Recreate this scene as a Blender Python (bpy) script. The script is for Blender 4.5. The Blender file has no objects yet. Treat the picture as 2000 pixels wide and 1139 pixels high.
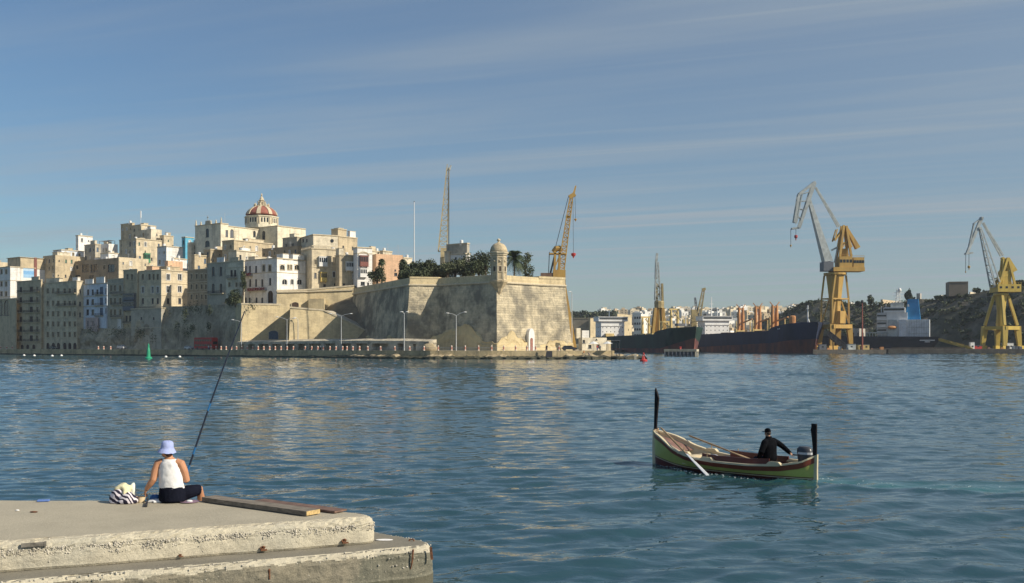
import bpy, bmesh, math, random
import numpy as np
from mathutils import Vector, Matrix, noise
random.seed(7); rng = np.random.default_rng(7)
sc = bpy.context.scene
COL = sc.collection
R = math.radians
# ------------------------------------------------------------ camera
cam_d = bpy.data.cameras.new('camera'); cam = bpy.data.objects.new('camera', cam_d); COL.objects.link(cam)
cam.location = (0, 0, 4.0); cam.rotation_euler = (R(90), 0, 0)
cam_d.sensor_width = 36; cam_d.lens = 36.0; cam_d.shift_y = 0.05325
cam_d.clip_start = 0.1; cam_d.clip_end = 30000
sc.camera = cam
# ------------------------------------------------------------ light
SUN = Vector((1.0, -0.40, 0.74)).normalized()
EXPOSURE = 0.1
w = bpy.data.worlds.new('World'); sc.world = w; w.use_nodes = True
def world_nodes():
    nt = w.node_tree; N = nt.nodes; L = nt.links
    N.clear()
    out = N.new('ShaderNodeOutputWorld'); bg = N.new('ShaderNodeBackground'); bg.inputs[1].default_value = 0.076
    sky = N.new('ShaderNodeTexSky'); sky.sky_type = 'NISHITA'; sky.sun_disc = False
    sky.sun_elevation = math.asin(SUN.z); sky.sun_rotation = math.atan2(SUN.x, SUN.y)
    sky.air_density = 1.2; sky.dust_density = 0.5; sky.ozone_density = 3.0; sky.altitude = 0
    tc = N.new('ShaderNodeTexCoord'); sep = N.new('ShaderNodeSeparateXYZ')
    L.new(tc.outputs['Generated'], sep.inputs[0])
    mx = N.new('ShaderNodeMath'); mx.operation = 'MAXIMUM'; mx.inputs[1].default_value = 0.03; L.new(sep.outputs[2], mx.inputs[0])
    def div(s):
        d = N.new('ShaderNodeMath'); d.operation = 'DIVIDE'; L.new(s, d.inputs[0]); L.new(mx.outputs[0], d.inputs[1]); return d.outputs[0]
    cb = N.new('ShaderNodeCombineXYZ'); L.new(div(sep.outputs[0]), cb.inputs[0]); L.new(div(sep.outputs[1]), cb.inputs[1])
    def layer(rot, scale, loc, detail, lo, hi, dist=0.6):
        m = N.new('ShaderNodeMapping'); m.vector_type = 'TEXTURE'
        m.inputs['Rotation'].default_value = (0, 0, rot); m.inputs['Scale'].default_value = scale; m.inputs['Location'].default_value = loc
        L.new(cb.outputs[0], m.inputs[0])
        n = N.new('ShaderNodeTexNoise'); n.inputs['Scale'].default_value = 1.0; n.inputs['Detail'].default_value = detail
        n.inputs['Roughness'].default_value = 0.56; n.inputs['Distortion'].default_value = dist
        L.new(m.outputs[0], n.inputs['Vector'])
        r = N.new('ShaderNodeMapRange'); r.interpolation_type = 'SMOOTHSTEP'
        r.inputs['From Min'].default_value = lo; r.inputs['From Max'].default_value = hi
        L.new(n.outputs['Fac'], r.inputs['Value']); return r.outputs[0]
    a = layer(R(-24), (7.0, 0.95, 1), (2.2, 0.35, 0), 4.5, 0.40, 0.74, 0.5)
    b = layer(R(-20), (5.0, 0.24, 1), (1.3, 0.2, 3), 5, 0.48, 0.80, 0.7)
    g = layer(R(-30), (9.0, 5.0, 1), (3.0, 1.5, 7), 2, 0.30, 0.70, 0.3)
    add = N.new('ShaderNodeMath'); add.operation = 'MULTIPLY_ADD'; add.inputs[1].default_value = 0.6
    L.new(b, add.inputs[0]); L.new(a, add.inputs[2])
    gs = N.new('ShaderNodeMath'); gs.operation = 'MULTIPLY_ADD'; gs.inputs[1].default_value = 0.55; gs.inputs[2].default_value = 0.45; L.new(g, gs.inputs[0])
    # the layer is a little thicker towards the sun's side of the sky, and fades only right at the horizon
    hz = N.new('ShaderNodeMapRange'); hz.interpolation_type = 'SMOOTHSTEP'; hz.inputs['From Min'].default_value = 0.0; hz.inputs['From Max'].default_value = 0.07
    L.new(sep.outputs[2], hz.inputs['Value'])
    m0 = N.new('ShaderNodeMath'); m0.operation = 'MULTIPLY'; L.new(add.outputs[0], m0.inputs[0]); L.new(gs.outputs[0], m0.inputs[1])
    mx1 = N.new('ShaderNodeMath'); mx1.operation = 'MULTIPLY_ADD'; mx1.inputs[1].default_value = 0.42; L.new(sep.outputs[0], mx1.inputs[0]); L.new(m0.outputs[0], mx1.inputs[2])
    m1 = N.new('ShaderNodeMath'); m1.operation = 'MULTIPLY'; L.new(mx1.outputs[0], m1.inputs[0]); L.new(hz.outputs[0], m1.inputs[1])
    sca = N.new('ShaderNodeMath'); sca.operation = 'MULTIPLY_ADD'; sca.inputs[1].default_value = 0.88; sca.inputs[2].default_value = 0.20; sca.use_clamp = True
    L.new(m1.outputs[0], sca.inputs[0])
    tint = N.new('ShaderNodeMix'); tint.data_type = 'RGBA'; tint.blend_type = 'MULTIPLY'; tint.inputs['Factor'].default_value = 1.0
    L.new(sky.outputs[0], tint.inputs['A']); tint.inputs['B'].default_value = (0.78, 0.96, 1.11, 1)
    mix = N.new('ShaderNodeMix'); mix.data_type = 'RGBA'
    L.new(sca.outputs[0], mix.inputs['Factor'])
    L.new(tint.outputs['Result'], mix.inputs['A']); mix.inputs['B'].default_value = (4.3, 5.0, 5.6, 1)
    L.new(mix.outputs['Result'], bg.inputs[0]); L.new(bg.outputs[0], out.inputs[0])
world_nodes()
sl = bpy.data.lights.new('sun', 'SUN'); sl.energy = 5.0; sl.angle = R(0.53); sl.color = (1.0, 0.90, 0.74)
so = bpy.data.objects.new('sun', sl); COL.objects.link(so); so.location = (200, -80, 200)
so.rotation_euler = SUN.to_track_quat('Z', 'Y').to_euler()
vs = sc.view_settings
vs.view_transform = 'Standard'; vs.look = 'None'; vs.gamma = 1; vs.use_curve_mapping = False; vs.exposure = EXPOSURE
sc.render.engine = 'CYCLES'
sc.cycles.use_denoising = True
sc.cycles.max_bounces = 6; sc.cycles.diffuse_bounces = 3; sc.cycles.glossy_bounces = 3
sc.cycles.sample_clamp_indirect = 6

# ------------------------------------------------------------ projection helpers (pixel + known distance -> place)
FP, HY, CH = 2000.0, 676.0, 4.0
def P(px, py, d): return Vector(((px-1000)*d/FP, d, CH+(HY-py)*d/FP))
def G(px, d): return Vector(((px-1000)*d/FP, d))
def ZY(py, d): return CH+(HY-py)*d/FP
def lerp(a, b, t): return a+(b-a)*t
def sstep(a, b, x):
    t = min(1, max(0, (x-a)/(b-a))); return t*t*(3-2*t)
SHORE = [(-700, 640), (0, 480), (370, 400), (600, 350), (740, 322), (840, 309), (975, 305), (1100, 306), (1200, 309)]
def shore(px):
    S = SHORE
    if px <= S[0][0]: return S[0][1]
    for (a, da), (b, db) in zip(S, S[1:]):
        if px <= b:
            t = (px-a)/(b-a); return 1/lerp(1/da, 1/db, t)
    return S[-1][1]
def nz(x, y, z, s=1.0, o=4):
    return noise.fractal(Vector((x*s, y*s, z*s)), 1.0, 2.0, o)

# ------------------------------------------------------------ materials
MATS = {}
def mat(name, col, rough=0.8, var=0.12, scale=1.0, bump=0.0, bscale=None, metal=0.0, spec=0.4, stretch=(1, 1, 1), col2=None, lo=0.35, hi=0.65, detail=5, coat=0):
    if name in MATS: return MATS[name]
    m = bpy.data.materials.new(name); m.use_nodes = True
    nt = m.node_tree; N = nt.nodes; L = nt.links
    b = N['Principled BSDF']; b.inputs['Roughness'].default_value = rough; b.inputs['Metallic'].default_value = metal
    b.inputs['Specular IOR Level'].default_value = spec
    if coat: b.inputs['Coat Weight'].default_value = coat
    geo = N.new('ShaderNodeNewGeometry')
    mp = N.new('ShaderNodeMapping'); mp.inputs['Scale'].default_value = stretch; L.new(geo.outputs['Position'], mp.inputs[0])
    n = N.new('ShaderNodeTexNoise'); n.inputs['Scale'].default_value = scale; n.inputs['Detail'].default_value = detail; n.inputs['Roughness'].default_value = 0.6
    L.new(mp.outputs[0], n.inputs['Vector'])
    r = N.new('ShaderNodeMapRange'); r.inputs['From Min'].default_value = lo; r.inputs['From Max'].default_value = hi; L.new(n.outputs['Fac'], r.inputs['Value'])
    mx = N.new('ShaderNodeMix'); mx.data_type = 'RGBA'; L.new(r.outputs[0], mx.inputs['Factor'])
    c2 = col2 or tuple(c*(1+var) for c in col); c1 = col if col2 else tuple(c*(1-var) for c in col)
    mx.inputs['A'].default_value = (*c1, 1); mx.inputs['B'].default_value = (*c2, 1)
    L.new(mx.outputs['Result'], b.inputs['Base Color'])
    if bump:
        n2 = N.new('ShaderNodeTexNoise'); n2.inputs['Scale'].default_value = bscale or scale*4; n2.inputs['Detail'].default_value = 6
        L.new(geo.outputs['Position'], n2.inputs['Vector'])
        bp = N.new('ShaderNodeBump'); bp.inputs['Strength'].default_value = min(1, bump); bp.inputs['Distance'].default_value = 1.0/(bscale or scale*4)*0.5
        L.new(n2.outputs['Fac'], bp.inputs['Height']); L.new(bp.outputs[0], b.inputs['Normal'])
    MATS[name] = m; return m
def stone(name, col, stain=(0.16, 0.145, 0.12), amt=0.5, s1=0.12, s2=0.9, streak=0.35, bump=0.35, course=0.45, coldspot=None, lo=0.46, hi=0.66, mort=0.8, blk=0.1):
    """weathered masonry: block to block change of tone, grey patches, streaks down the wall, relief of courses"""
    if name in MATS: return MATS[name]
    m = bpy.data.materials.new(name); m.use_nodes = True
    nt = m.node_tree; N = nt.nodes; L = nt.links
    b = N['Principled BSDF']; b.inputs['Roughness'].default_value = 0.9; b.inputs['Specular IOR Level'].default_value = 0.2
    geo = N.new('ShaderNodeNewGeometry'); sp = N.new('ShaderNodeSeparateXYZ'); L.new(geo.outputs['Position'], sp.inputs[0])
    ax = N.new('ShaderNodeMath'); ax.operation = 'SUBTRACT'; L.new(sp.outputs[0], ax.inputs[0]); L.new(sp.outputs[1], ax.inputs[1])
    cb = N.new('ShaderNodeCombineXYZ'); L.new(ax.outputs[0], cb.inputs[0]); L.new(sp.outputs[2], cb.inputs[1])
    br = N.new('ShaderNodeTexBrick'); L.new(cb.outputs[0], br.inputs['Vector'])
    br.inputs['Scale'].default_value = 1.0; br.inputs['Row Height'].default_value = course; br.inputs['Brick Width'].default_value = course*2.1
    br.inputs['Mortar Size'].default_value = 0.03; br.inputs['Color1'].default_value = (*[c*(1+blk) for c in col], 1); br.inputs['Color2'].default_value = (*[c*(1-blk) for c in col], 1)
    br.inputs['Mortar'].default_value = (*[c*mort for c in col], 1)
    def nse(scale, det, vec=None, st=None):
        n = N.new('ShaderNodeTexNoise'); n.inputs['Scale'].default_value = scale; n.inputs['Detail'].default_value = det; n.inputs['Roughness'].default_value = 0.62
        if st:
            mp = N.new('ShaderNodeMapping'); mp.inputs['Scale'].default_value = st; L.new(geo.outputs['Position'], mp.inputs[0]); L.new(mp.outputs[0], n.inputs['Vector'])
        else: L.new(geo.outputs['Position'], n.inputs['Vector'])
        return n.outputs['Fac']
    def rng_(s, a, c):
        r = N.new('ShaderNodeMapRange'); r.inputs['From Min'].default_value = a; r.inputs['From Max'].default_value = c; L.new(s, r.inputs['Value']); return r.outputs[0]
    def mixc(f, A, Bc, k):
        mu = N.new('ShaderNodeMath'); mu.operation = 'MULTIPLY'; mu.inputs[1].default_value = k; L.new(f, mu.inputs[0])
        x = N.new('ShaderNodeMix'); x.data_type = 'RGBA'; L.new(mu.outputs[0], x.inputs['Factor']); L.new(A, x.inputs['A']); x.inputs['B'].default_value = (*Bc, 1); return x.outputs['Result']
    c = br.outputs['Color']
    c = mixc(rng_(nse(s2, 5), 0.35, 0.7), c, tuple(x*1.25 for x in col), 0.5)
    c = mixc(rng_(nse(s1, 12), lo, hi), c, stain, amt)
    c = mixc(rng_(nse(1.0, 4, st=(0.7, 0.7, 0.06)), 0.52, 0.75), c, tuple(x*0.7 for x in stain), streak)
    if coldspot: c = mixc(rng_(nse(0.35, 3), 0.55, 0.68), c, coldspot, 0.6)
    L.new(c, b.inputs['Base Color'])
    n2 = nse(1.6, 6); ad = N.new('ShaderNodeMath'); ad.operation = 'MULTIPLY_ADD'; ad.inputs[1].default_value = 0.7
    L.new(n2, ad.inputs[0])
    iv = N.new('ShaderNodeMath'); iv.operation = 'MULTIPLY'; iv.inputs[1].default_value = -0.15; L.new(br.outputs['Fac'], iv.inputs[0]); L.new(iv.outputs[0], ad.inputs[2])
    bp = N.new('ShaderNodeBump'); bp.inputs['Strength'].default_value = bump; bp.inputs['Distance'].default_value = 0.4
    L.new(ad.outputs[0], bp.inputs['Height']); L.new(bp.outputs[0], b.inputs['Normal'])
    MATS[name] = m; return m
LIME = (0.60, 0.50, 0.34)
S_FORT = stone('fort limestone', (0.58, 0.50, 0.35), stain=(0.20, 0.185, 0.15), amt=0.85, s1=0.17, s2=0.6, streak=0.5, bump=1.0, course=0.75, lo=0.42, hi=0.58, coldspot=(0.26, 0.235, 0.185), mort=0.82, blk=0.13)
S_ROCKBASE = stone('smooth yellow bedrock', (0.58, 0.47, 0.27), amt=0.25, bump=0.35, course=2.5, s1=0.1)
S_CURT = stone('curtain limestone', (0.62, 0.51, 0.31), stain=(0.28, 0.23, 0.16), amt=0.5, s1=0.2, bump=0.3, course=0.5)
S_HOUSE = {}
def house(name, col, **k): S_HOUSE[name] = stone('masonry '+name, col, amt=k.get('amt', 0.28)*1.6, s1=0.3, s2=0.8, streak=0.42, bump=0.2, course=0.32); return S_HOUSE[name]
house('cream', (0.64, 0.545, 0.385)); house('pale', (0.71, 0.635, 0.485)); house('tan', (0.55, 0.455, 0.305)); house('grey', (0.46, 0.42, 0.335))
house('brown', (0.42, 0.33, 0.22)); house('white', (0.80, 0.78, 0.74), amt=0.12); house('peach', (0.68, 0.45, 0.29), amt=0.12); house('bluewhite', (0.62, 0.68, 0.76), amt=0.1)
house('pink', (0.58, 0.44, 0.40), amt=0.2); house('blue', (0.12, 0.42, 0.60), amt=0.1); house('church', (0.78, 0.71, 0.54), amt=0.2)
M_ROOF = mat('flat roof screed', (0.45, 0.40, 0.31), 0.9, 0.2, 0.6)
M_GLASS = mat('window glass', (0.025, 0.03, 0.035), 0.12, 0.3, 0.4, spec=0.5)
M_WOODW = mat('white paint', (0.72, 0.71, 0.68), 0.6, 0.08, 2)
M_WOODG = mat('green paint', (0.06, 0.24, 0.13), 0.6, 0.15, 2)
M_WOODR = mat('maroon paint', (0.20, 0.07, 0.055), 0.6, 0.2, 2)
M_WOODGR = mat('grey paint', (0.13, 0.14, 0.16), 0.6, 0.2, 2)
M_WOODB = mat('blue grey paint', (0.10, 0.15, 0.22), 0.6, 0.2, 2)
M_WOODY = mat('ochre paint', (0.60, 0.44, 0.14), 0.6, 0.2, 2)
M_DARKDOOR = mat('dark door wood', (0.07, 0.045, 0.03), 0.7, 0.2, 2)
M_IRON = mat('dark iron', (0.04, 0.04, 0.045), 0.6, 0.2, 3)
M_GALV = mat('galvanised steel', (0.55, 0.56, 0.56), 0.5, 0.1, 2, metal=0.3)
M_TRIM = mat('pale stone trim', (0.56, 0.48, 0.34), 0.9, 0.15, 1.5)
M_TANK = mat('white tank', (0.75, 0.75, 0.73), 0.5, 0.06, 3)

# ------------------------------------------------------------ mesh builder
class MB:
    def __init__(s): s.v = []; s.f = []
    def add(s, vs, fs):
        o = len(s.v); s.v += [tuple(v) for v in vs]; s.f += [tuple(i+o for i in f) for f in fs]; return s
    def obox(s, c, a, b, h):
        c, a, b, h = Vector(c), Vector(a), Vector(b), Vector(h)
        V = [c+a*i+b*j+h*k for k in (-1, 1) for (i, j) in ((-1, -1), (1, -1), (1, 1), (-1, 1))]
        if a.cross(b).dot(h) < 0: V = V[4:]+V[:4]
        return s.add(V, [(3, 2, 1, 0), (4, 5, 6, 7), (0, 1, 5, 4), (1, 2, 6, 5), (2, 3, 7, 6), (3, 0, 4, 7)])
    def box(s, x0, x1, y0, y1, z0, z1):
        return s.obox(((x0+x1)/2, (y0+y1)/2, (z0+z1)/2), ((x1-x0)/2, 0, 0), (0, (y1-y0)/2, 0), (0, 0, (z1-z0)/2))
    def beam(s, p, q, w, h=None, w2=None, h2=None):
        p, q = Vector(p), Vector(q); h = h or w; w2 = w2 or w; h2 = h2 or (h if w2 == w else h*w2/w)
        z = (q-p).normalized(); up = Vector((0, 1, 0)) if abs(z.y) < 0.9 else Vector((0, 0, 1))
        x = z.cross(up).normalized(); y = z.cross(x)
        V = []
        for c, a, b in ((p, w/2, h/2), (q, w2/2, h2/2)):
            V += [c-x*a-y*b, c+x*a-y*b, c+x*a+y*b, c-x*a+y*b]
        return s.add(V, [(3, 2, 1, 0), (4, 5, 6, 7), (0, 1, 5, 4), (1, 2, 6, 5), (2, 3, 7, 6), (3, 0, 4, 7)])
    def loft(s, rings, closed=True, cap=True):
        """rings: list of equally long lists of points"""
        o = len(s.v); n = len(rings[0])
        for r in rings: s.v += [tuple(p) for p in r]
        for i in range(len(rings)-1):
            for j in range(n if closed else n-1):
                k = (j+1) % n
                s.f.append((o+i*n+j, o+i*n+k, o+(i+1)*n+k, o+(i+1)*n+j))
        if cap and closed:
            s.f.append(tuple(o+j for j in range(n))[::-1]); s.f.append(tuple(o+(len(rings)-1)*n+j for j in range(n)))
        return s
    def tube(s, pts, rad, n=8, cap=True):
        pts = [Vector(p) for p in pts]; rad = rad if isinstance(rad, (list, tuple)) else [rad]*len(pts)
        rings = []; x = None
        for i, p in enumerate(pts):
            t = (pts[min(i+1, len(pts)-1)]-pts[max(i-1, 0)]).normalized()
            if x is None:
                x = t.cross(Vector((0.13, 1, 0.07)) if abs(t.y) < 0.9 else Vector((0, 0.1, 1))).normalized()
            else: x = (x-t*x.dot(t)).normalized()
            y = t.cross(x); r = rad[i]
            ra, rb = r if isinstance(r, (tuple, list)) else (r, r)
            rings.append([p+x*(ra*math.cos(2*math.pi*k/n))+y*(rb*math.sin(2*math.pi*k/n)) for k in range(n)])
        return s.loft(rings, True, cap)
    def ell(s, c, rx, ry, rz, n=12, m=8):
        c = Vector(c); rings = []
        for i in range(1, m):
            a = math.pi*i/m
            rings.append([c+Vector((rx*math.sin(a)*math.cos(2*math.pi*k/n), ry*math.sin(a)*math.sin(2*math.pi*k/n), -rz*math.cos(a))) for k in range(n)])
        return s.loft(rings)
    def rings(s, specs, n=16):
        """specs: (centre, a-vector, b-vector) ellipses"""
        return s.loft([[Vector(c)+Vector(a)*math.cos(2*math.pi*k/n)+Vector(b)*math.sin(2*math.pi*k/n) for k in range(n)] for c, a, b in specs])
    def lathe(s, c, prof, n=16, ph=0.0, cap=True):
        c = Vector(c)
        return s.loft([[c+Vector((r*math.cos(2*math.pi*k/n+ph), r*math.sin(2*math.pi*k/n+ph), z)) for k in range(n)] for r, z in prof], True, cap)
    def prism(s, poly, z0, z1):
        n = len(poly); V = [(p[0], p[1], z0) for p in poly]+[(p[0], p[1], z1) for p in poly]
        return s.add(V, [tuple(range(n))[::-1], tuple(range(n, 2*n))]+[(i, (i+1) % n, n+(i+1) % n, n+i) for i in range(n)])
    def build(s, name, m, parent=None, base=None, smooth=False, kind=None):
        o0 = wbase(parent) if parent else Vector(base or (0, 0, 0))
        me = bpy.data.meshes.new(name)
        me.from_pydata([(v[0]-o0.x, v[1]-o0.y, v[2]-o0.z) for v in s.v], [], s.f)
        for mm in (m if isinstance(m, (list, tuple)) else [m]): me.materials.append(mm)
        if smooth: me.polygons.foreach_set('use_smooth', [True]*len(me.polygons))
        me.update()
        ob = bpy.data.objects.new(name, me); COL.objects.link(ob)
        if parent: ob.parent = parent
        else: ob.location = o0
        if kind: ob['kind'] = kind
        return ob
def wbase(o):
    v = Vector((0, 0, 0))
    while o is not None: v = v+Vector(o.location); o = o.parent
    return v
def thing(name, label, cat, loc, group=None):
    o = bpy.data.objects.new(name, None); COL.objects.link(o); o.location = loc; o.empty_display_size = 0.2
    return tag(o, label, cat, group)
def tag(o, label, cat, group=None):
    o['label'] = label; o['category'] = cat
    if group: o['group'] = group
    return o
def recalc(ob):
    bm = bmesh.new(); bm.from_mesh(ob.data); bmesh.ops.recalc_face_normals(bm, faces=bm.faces); bm.to_mesh(ob.data); bm.free(); return ob
def bevel(ob, wd, seg=2):
    bm = bmesh.new(); bm.from_mesh(ob.data)
    bmesh.ops.bevel(bm, geom=[e for e in bm.edges], offset=wd, segments=seg, affect='EDGES', clamp_overlap=True)
    bm.to_mesh(ob.data); bm.free(); return ob
def fuse(mb, name, m, parent=None, base=None, voxel=0.01, smooth=4, ratio=0.5):
    """merge overlapping limbs into one continuous skin"""
    ob = mb.build(name, m, parent, base)
    a = ob.modifiers.new('r', 'REMESH'); a.mode = 'VOXEL'; a.voxel_size = voxel
    b = ob.modifiers.new('s', 'SMOOTH'); b.iterations = smooth; b.factor = 0.5
    if ratio < 1: c = ob.modifiers.new('d', 'DECIMATE'); c.ratio = ratio
    dg = bpy.context.evaluated_depsgraph_get(); dg.update()
    me = bpy.data.meshes.new_from_object(ob.evaluated_get(dg)); ob.modifiers.clear()
    old = ob.data; ob.data = me; me.name = name
    if not me.materials: me.materials.append(m)
    me.polygons.foreach_set('use_smooth', [True]*len(me.polygons)); bpy.data.meshes.remove(old)
    return ob
def copy_tree(o, parent=None):
    c = o.copy(); COL.objects.link(c); c.parent = parent
    for ch in list(o.children): copy_tree(ch, c)
    return c
def truss(mb, p, q, w, h, n, t, w2=None, h2=None, faces=4):
    """four chords with zigzag bracing between two box ends"""
    p, q = Vector(p), Vector(q); z = (q-p).normalized(); up = Vector((0, 1, 0)) if abs(z.y) < 0.9 else Vector((0, 0, 1))
    x = z.cross(up).normalized(); y = z.cross(x); w2 = w2 or w; h2 = h2 or h
    def pt(i, t_): 
        sx, sy = ((-1, -1), (1, -1), (1, 1), (-1, 1))[i % 4]
        return lerp(p, q, t_)+x*(sx*lerp(w, w2, t_)/2)+y*(sy*lerp(h, h2, t_)/2)
    for i in range(4): mb.beam(pt(i, 0), pt(i, 1), t)
    for k in range(n):
        for i in range(faces):
            a, b = (i, i+1) if k % 2 else (i+1, i)
            mb.beam(pt(a, k/n), pt(b, (k+1)/n), t*0.6)
            mb.beam(pt(i, k/n), pt(i+1, k/n), t*0.5)
    return mb
# ------------------------------------------------------------ water: one sheet, waves as geometry near by, ripples as relief further out
def M_water():
    m = bpy.data.materials.new('sea water'); m.use_nodes = True; nt = m.node_tree; N = nt.nodes; L = nt.links
    b = N['Principled BSDF']; b.inputs['Roughness'].default_value = 0.04; b.inputs['IOR'].default_value = 1.333
    at = N.new('ShaderNodeAttribute'); at.attribute_name = 'churn'
    mx = N.new('ShaderNodeMix'); mx.data_type = 'RGBA'; L.new(at.outputs['Fac'], mx.inputs['Factor'])
    mx.inputs['A'].default_value = (0.021, 0.064, 0.084, 1); mx.inputs['B'].default_value = (0.025, 0.13, 0.13, 1)
    L.new(mx.outputs['Result'], b.inputs['Base Color'])
    geo = N.new('ShaderNodeNewGeometry')
    def nse(scale, st, det, rot=0.2):
        mp = N.new('ShaderNodeMapping'); mp.inputs['Scale'].default_value = st; mp.inputs['Rotation'].default_value = (0, 0, rot)
        L.new(geo.outputs['Position'], mp.inputs[0])
        n = N.new('ShaderNodeTexNoise'); n.inputs['Scale'].default_value = scale; n.inputs['Detail'].default_value = det; n.inputs['Roughness'].default_value = 0.55; n.inputs['Distortion'].default_value = 0.3
        L.new(mp.outputs[0], n.inputs['Vector']); return n.outputs['Fac']
    a = nse(1.9, (0.75, 1.15, 1), 3); c = nse(0.42, (0.7, 1.2, 1), 3, -0.15); g = nse(0.045, (0.6, 1.3, 1), 3, 0.1)
    # ripples are stronger in gusty patches than in the slicks between them
    gm = N.new('ShaderNodeMapRange'); gm.inputs['From Min'].default_value = 0.38; gm.inputs['From Max'].default_value = 0.62; gm.inputs['To Min'].default_value = 0.55; gm.inputs['To Max'].default_value = 1.0
    L.new(g, gm.inputs['Value'])
    m1 = N.new('ShaderNodeMath'); m1.operation = 'MULTIPLY'; L.new(a, m1.inputs[0]); L.new(gm.outputs[0], m1.inputs[1])
    m2 = N.new('ShaderNodeMath'); m2.operation = 'MULTIPLY_ADD'; m2.inputs[1].default_value = 2.2; L.new(c, m2.inputs[0]); L.new(m1.outputs[0], m2.inputs[2])
    bp = N.new('ShaderNodeBump'); bp.inputs['Strength'].default_value = 1.0; bp.inputs['Distance'].default_value = 0.036
    L.new(m2.outputs[0], bp.inputs['Height']); L.new(bp.outputs[0], b.inputs['Normal'])
    return m
WAKE = [(8.75, 30.6), (10.2, 29.5), (12.2, 28.9), (15.5, 28.4), (21, 27.9), (32, 27.6)]
WAVES = []
_r = np.random.default_rng(12)
for i in range(90):
    lam = 0.42*(3.6/0.42)**_r.random(); th = R(97)+_r.normal(0, 0.5)
    WAVES.append((lam, th, _r.random()*6.28, 0.0034*lam**0.62))
def wave_z(X, Y, s):
    Z = np.zeros_like(X); WX_ = X+0.35*np.sin(0.31*Y+0.8)+0.5*np.sin(0.07*X-0.11*Y); WY_ = Y+0.4*np.sin(0.27*X+1.9)+0.6*np.sin(0.05*Y+0.13*X)
    gust = 0.8+0.22*np.sin(0.043*X+0.09*Y+0.6*np.sin(0.031*Y))+0.16*np.sin(0.11*X-0.037*Y+2)
    boost = 1.0+0.75*math.log(max(1, s/0.14))
    for lam, th, ph, a in WAVES:
        if lam < 2.6*s: continue
        k = 2*math.pi/lam; Z += a*np.sin(k*(WX_*math.cos(th)+WY_*math.sin(th))+ph)
    return Z*gust*boost
def wake_field(X, Y):
    D = np.full_like(X, 1e9); T = np.zeros_like(X); tot = 0
    for (ax, ay), (bx, by) in zip(WAKE, WAKE[1:]):
        dx, dy = bx-ax, by-ay; l = math.hypot(dx, dy)
        t = np.clip(((X-ax)*dx+(Y-ay)*dy)/l**2, 0, 1)
        dd = np.hypot(X-ax-t*dx, Y-ay-t*dy)
        u = dd < D; D = np.where(u, dd, D); T = np.where(u, tot+t*l, T); tot += l
    wd = 0.42+0.055*T
    arm = np.exp(-((D-wd*1.8)/(0.24+0.02*T))**2)*np.exp(-T/30)
    Z = 0.07*arm+0.025*np.exp(-(D/wd)**2)*np.sin(3.1*T+D*2.4)*np.exp(-T/14)
    churn = np.exp(-(D/(wd*1.5))**3)*np.exp(-T/26)*0.75
    bx, by, sx, sy = 4.86, 34.9, 8.97, 30.3; l = math.hypot(sx-bx, sy-by)
    t = np.clip(((X-bx)*(sx-bx)+(Y-by)*(sy-by))/l**2, 0, 1); dd = np.hypot(X-bx-t*(sx-bx), Y-by-t*(sy-by))
    churn = np.maximum(churn, 0.34*np.exp(-(dd/1.3)**4)); Z = Z+0.02*np.exp(-((dd-1.5)/0.3)**2)
    return Z, churn
def make_water():
    V = []; F = []; C = []; o = 0
    for (x0, x1, y0, y1, s) in ((-33, 33, 8, 62, 0.14), (-100, 105, 59, 190, 0.42), (-262, 262, 184, 480, 0.7), (-370, 370, 472, 720, 1.2)):
        nx = int((x1-x0)/s)+1; ny = int((y1-y0)/s)+1
        X, Y = np.meshgrid(np.linspace(x0, x1, nx), np.linspace(y0, y1, ny)); Z = wave_z(X, Y, s); ch = np.zeros_like(X)
        if s > 0.2: Z = Z-0.3*np.clip(1-(Y-y0)/(7*s), 0, 1)
        if s < 0.2: wz_, ch = wake_field(X, Y); Z = Z+wz_
        V.append(np.stack([X, Y, Z], -1).reshape(-1, 3)); C.append(ch.ravel())
        i = (np.arange(ny-1)[:, None]*nx+np.arange(nx-1)[None]).ravel()+o
        F.append(np.stack([i, i+1, i+1+nx, i+nx], -1)); o += nx*ny
    # calm sheet beneath, reaching the horizon
    V.append(np.array([[-9000, -300, -0.7], [9000, -300, -0.7], [9000, 9000, -0.7], [-9000, 9000, -0.7]], float)); C.append(np.zeros(4)); F.append(np.array([[o, o+1, o+2, o+3]]))
    V = np.vstack(V).astype(np.float32); F = np.vstack(F).astype(np.int32)
    me = bpy.data.meshes.new('water'); me.vertices.add(len(V)); me.vertices.foreach_set('co', V.ravel())
    me.loops.add(F.size); me.loops.foreach_set('vertex_index', F.ravel()); me.polygons.add(len(F)); me.polygons.foreach_set('loop_start', np.arange(0, F.size, 4, dtype=np.int32))
    me.update(calc_edges=True)
    at = me.attributes.new('churn', 'FLOAT', 'POINT'); at.data.foreach_set('value', np.concatenate(C).astype(np.float32))
    me.materials.append(M_water()); me.polygons.foreach_set('use_smooth', [True]*len(me.polygons)); me.update()
    ob = bpy.data.objects.new('water', me); COL.objects.link(ob); ob['kind'] = 'structure'
make_water()
def wz(x, y):
    X = np.array([[x]], float); Y = np.array([[y]], float); return float(wave_z(X, Y, .13)[0, 0]+wake_field(X, Y)[0][0, 0])
M_FOAM = mat('foam', (0.62, 0.70, 0.72), 0.6, 0.1, 5)
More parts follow.
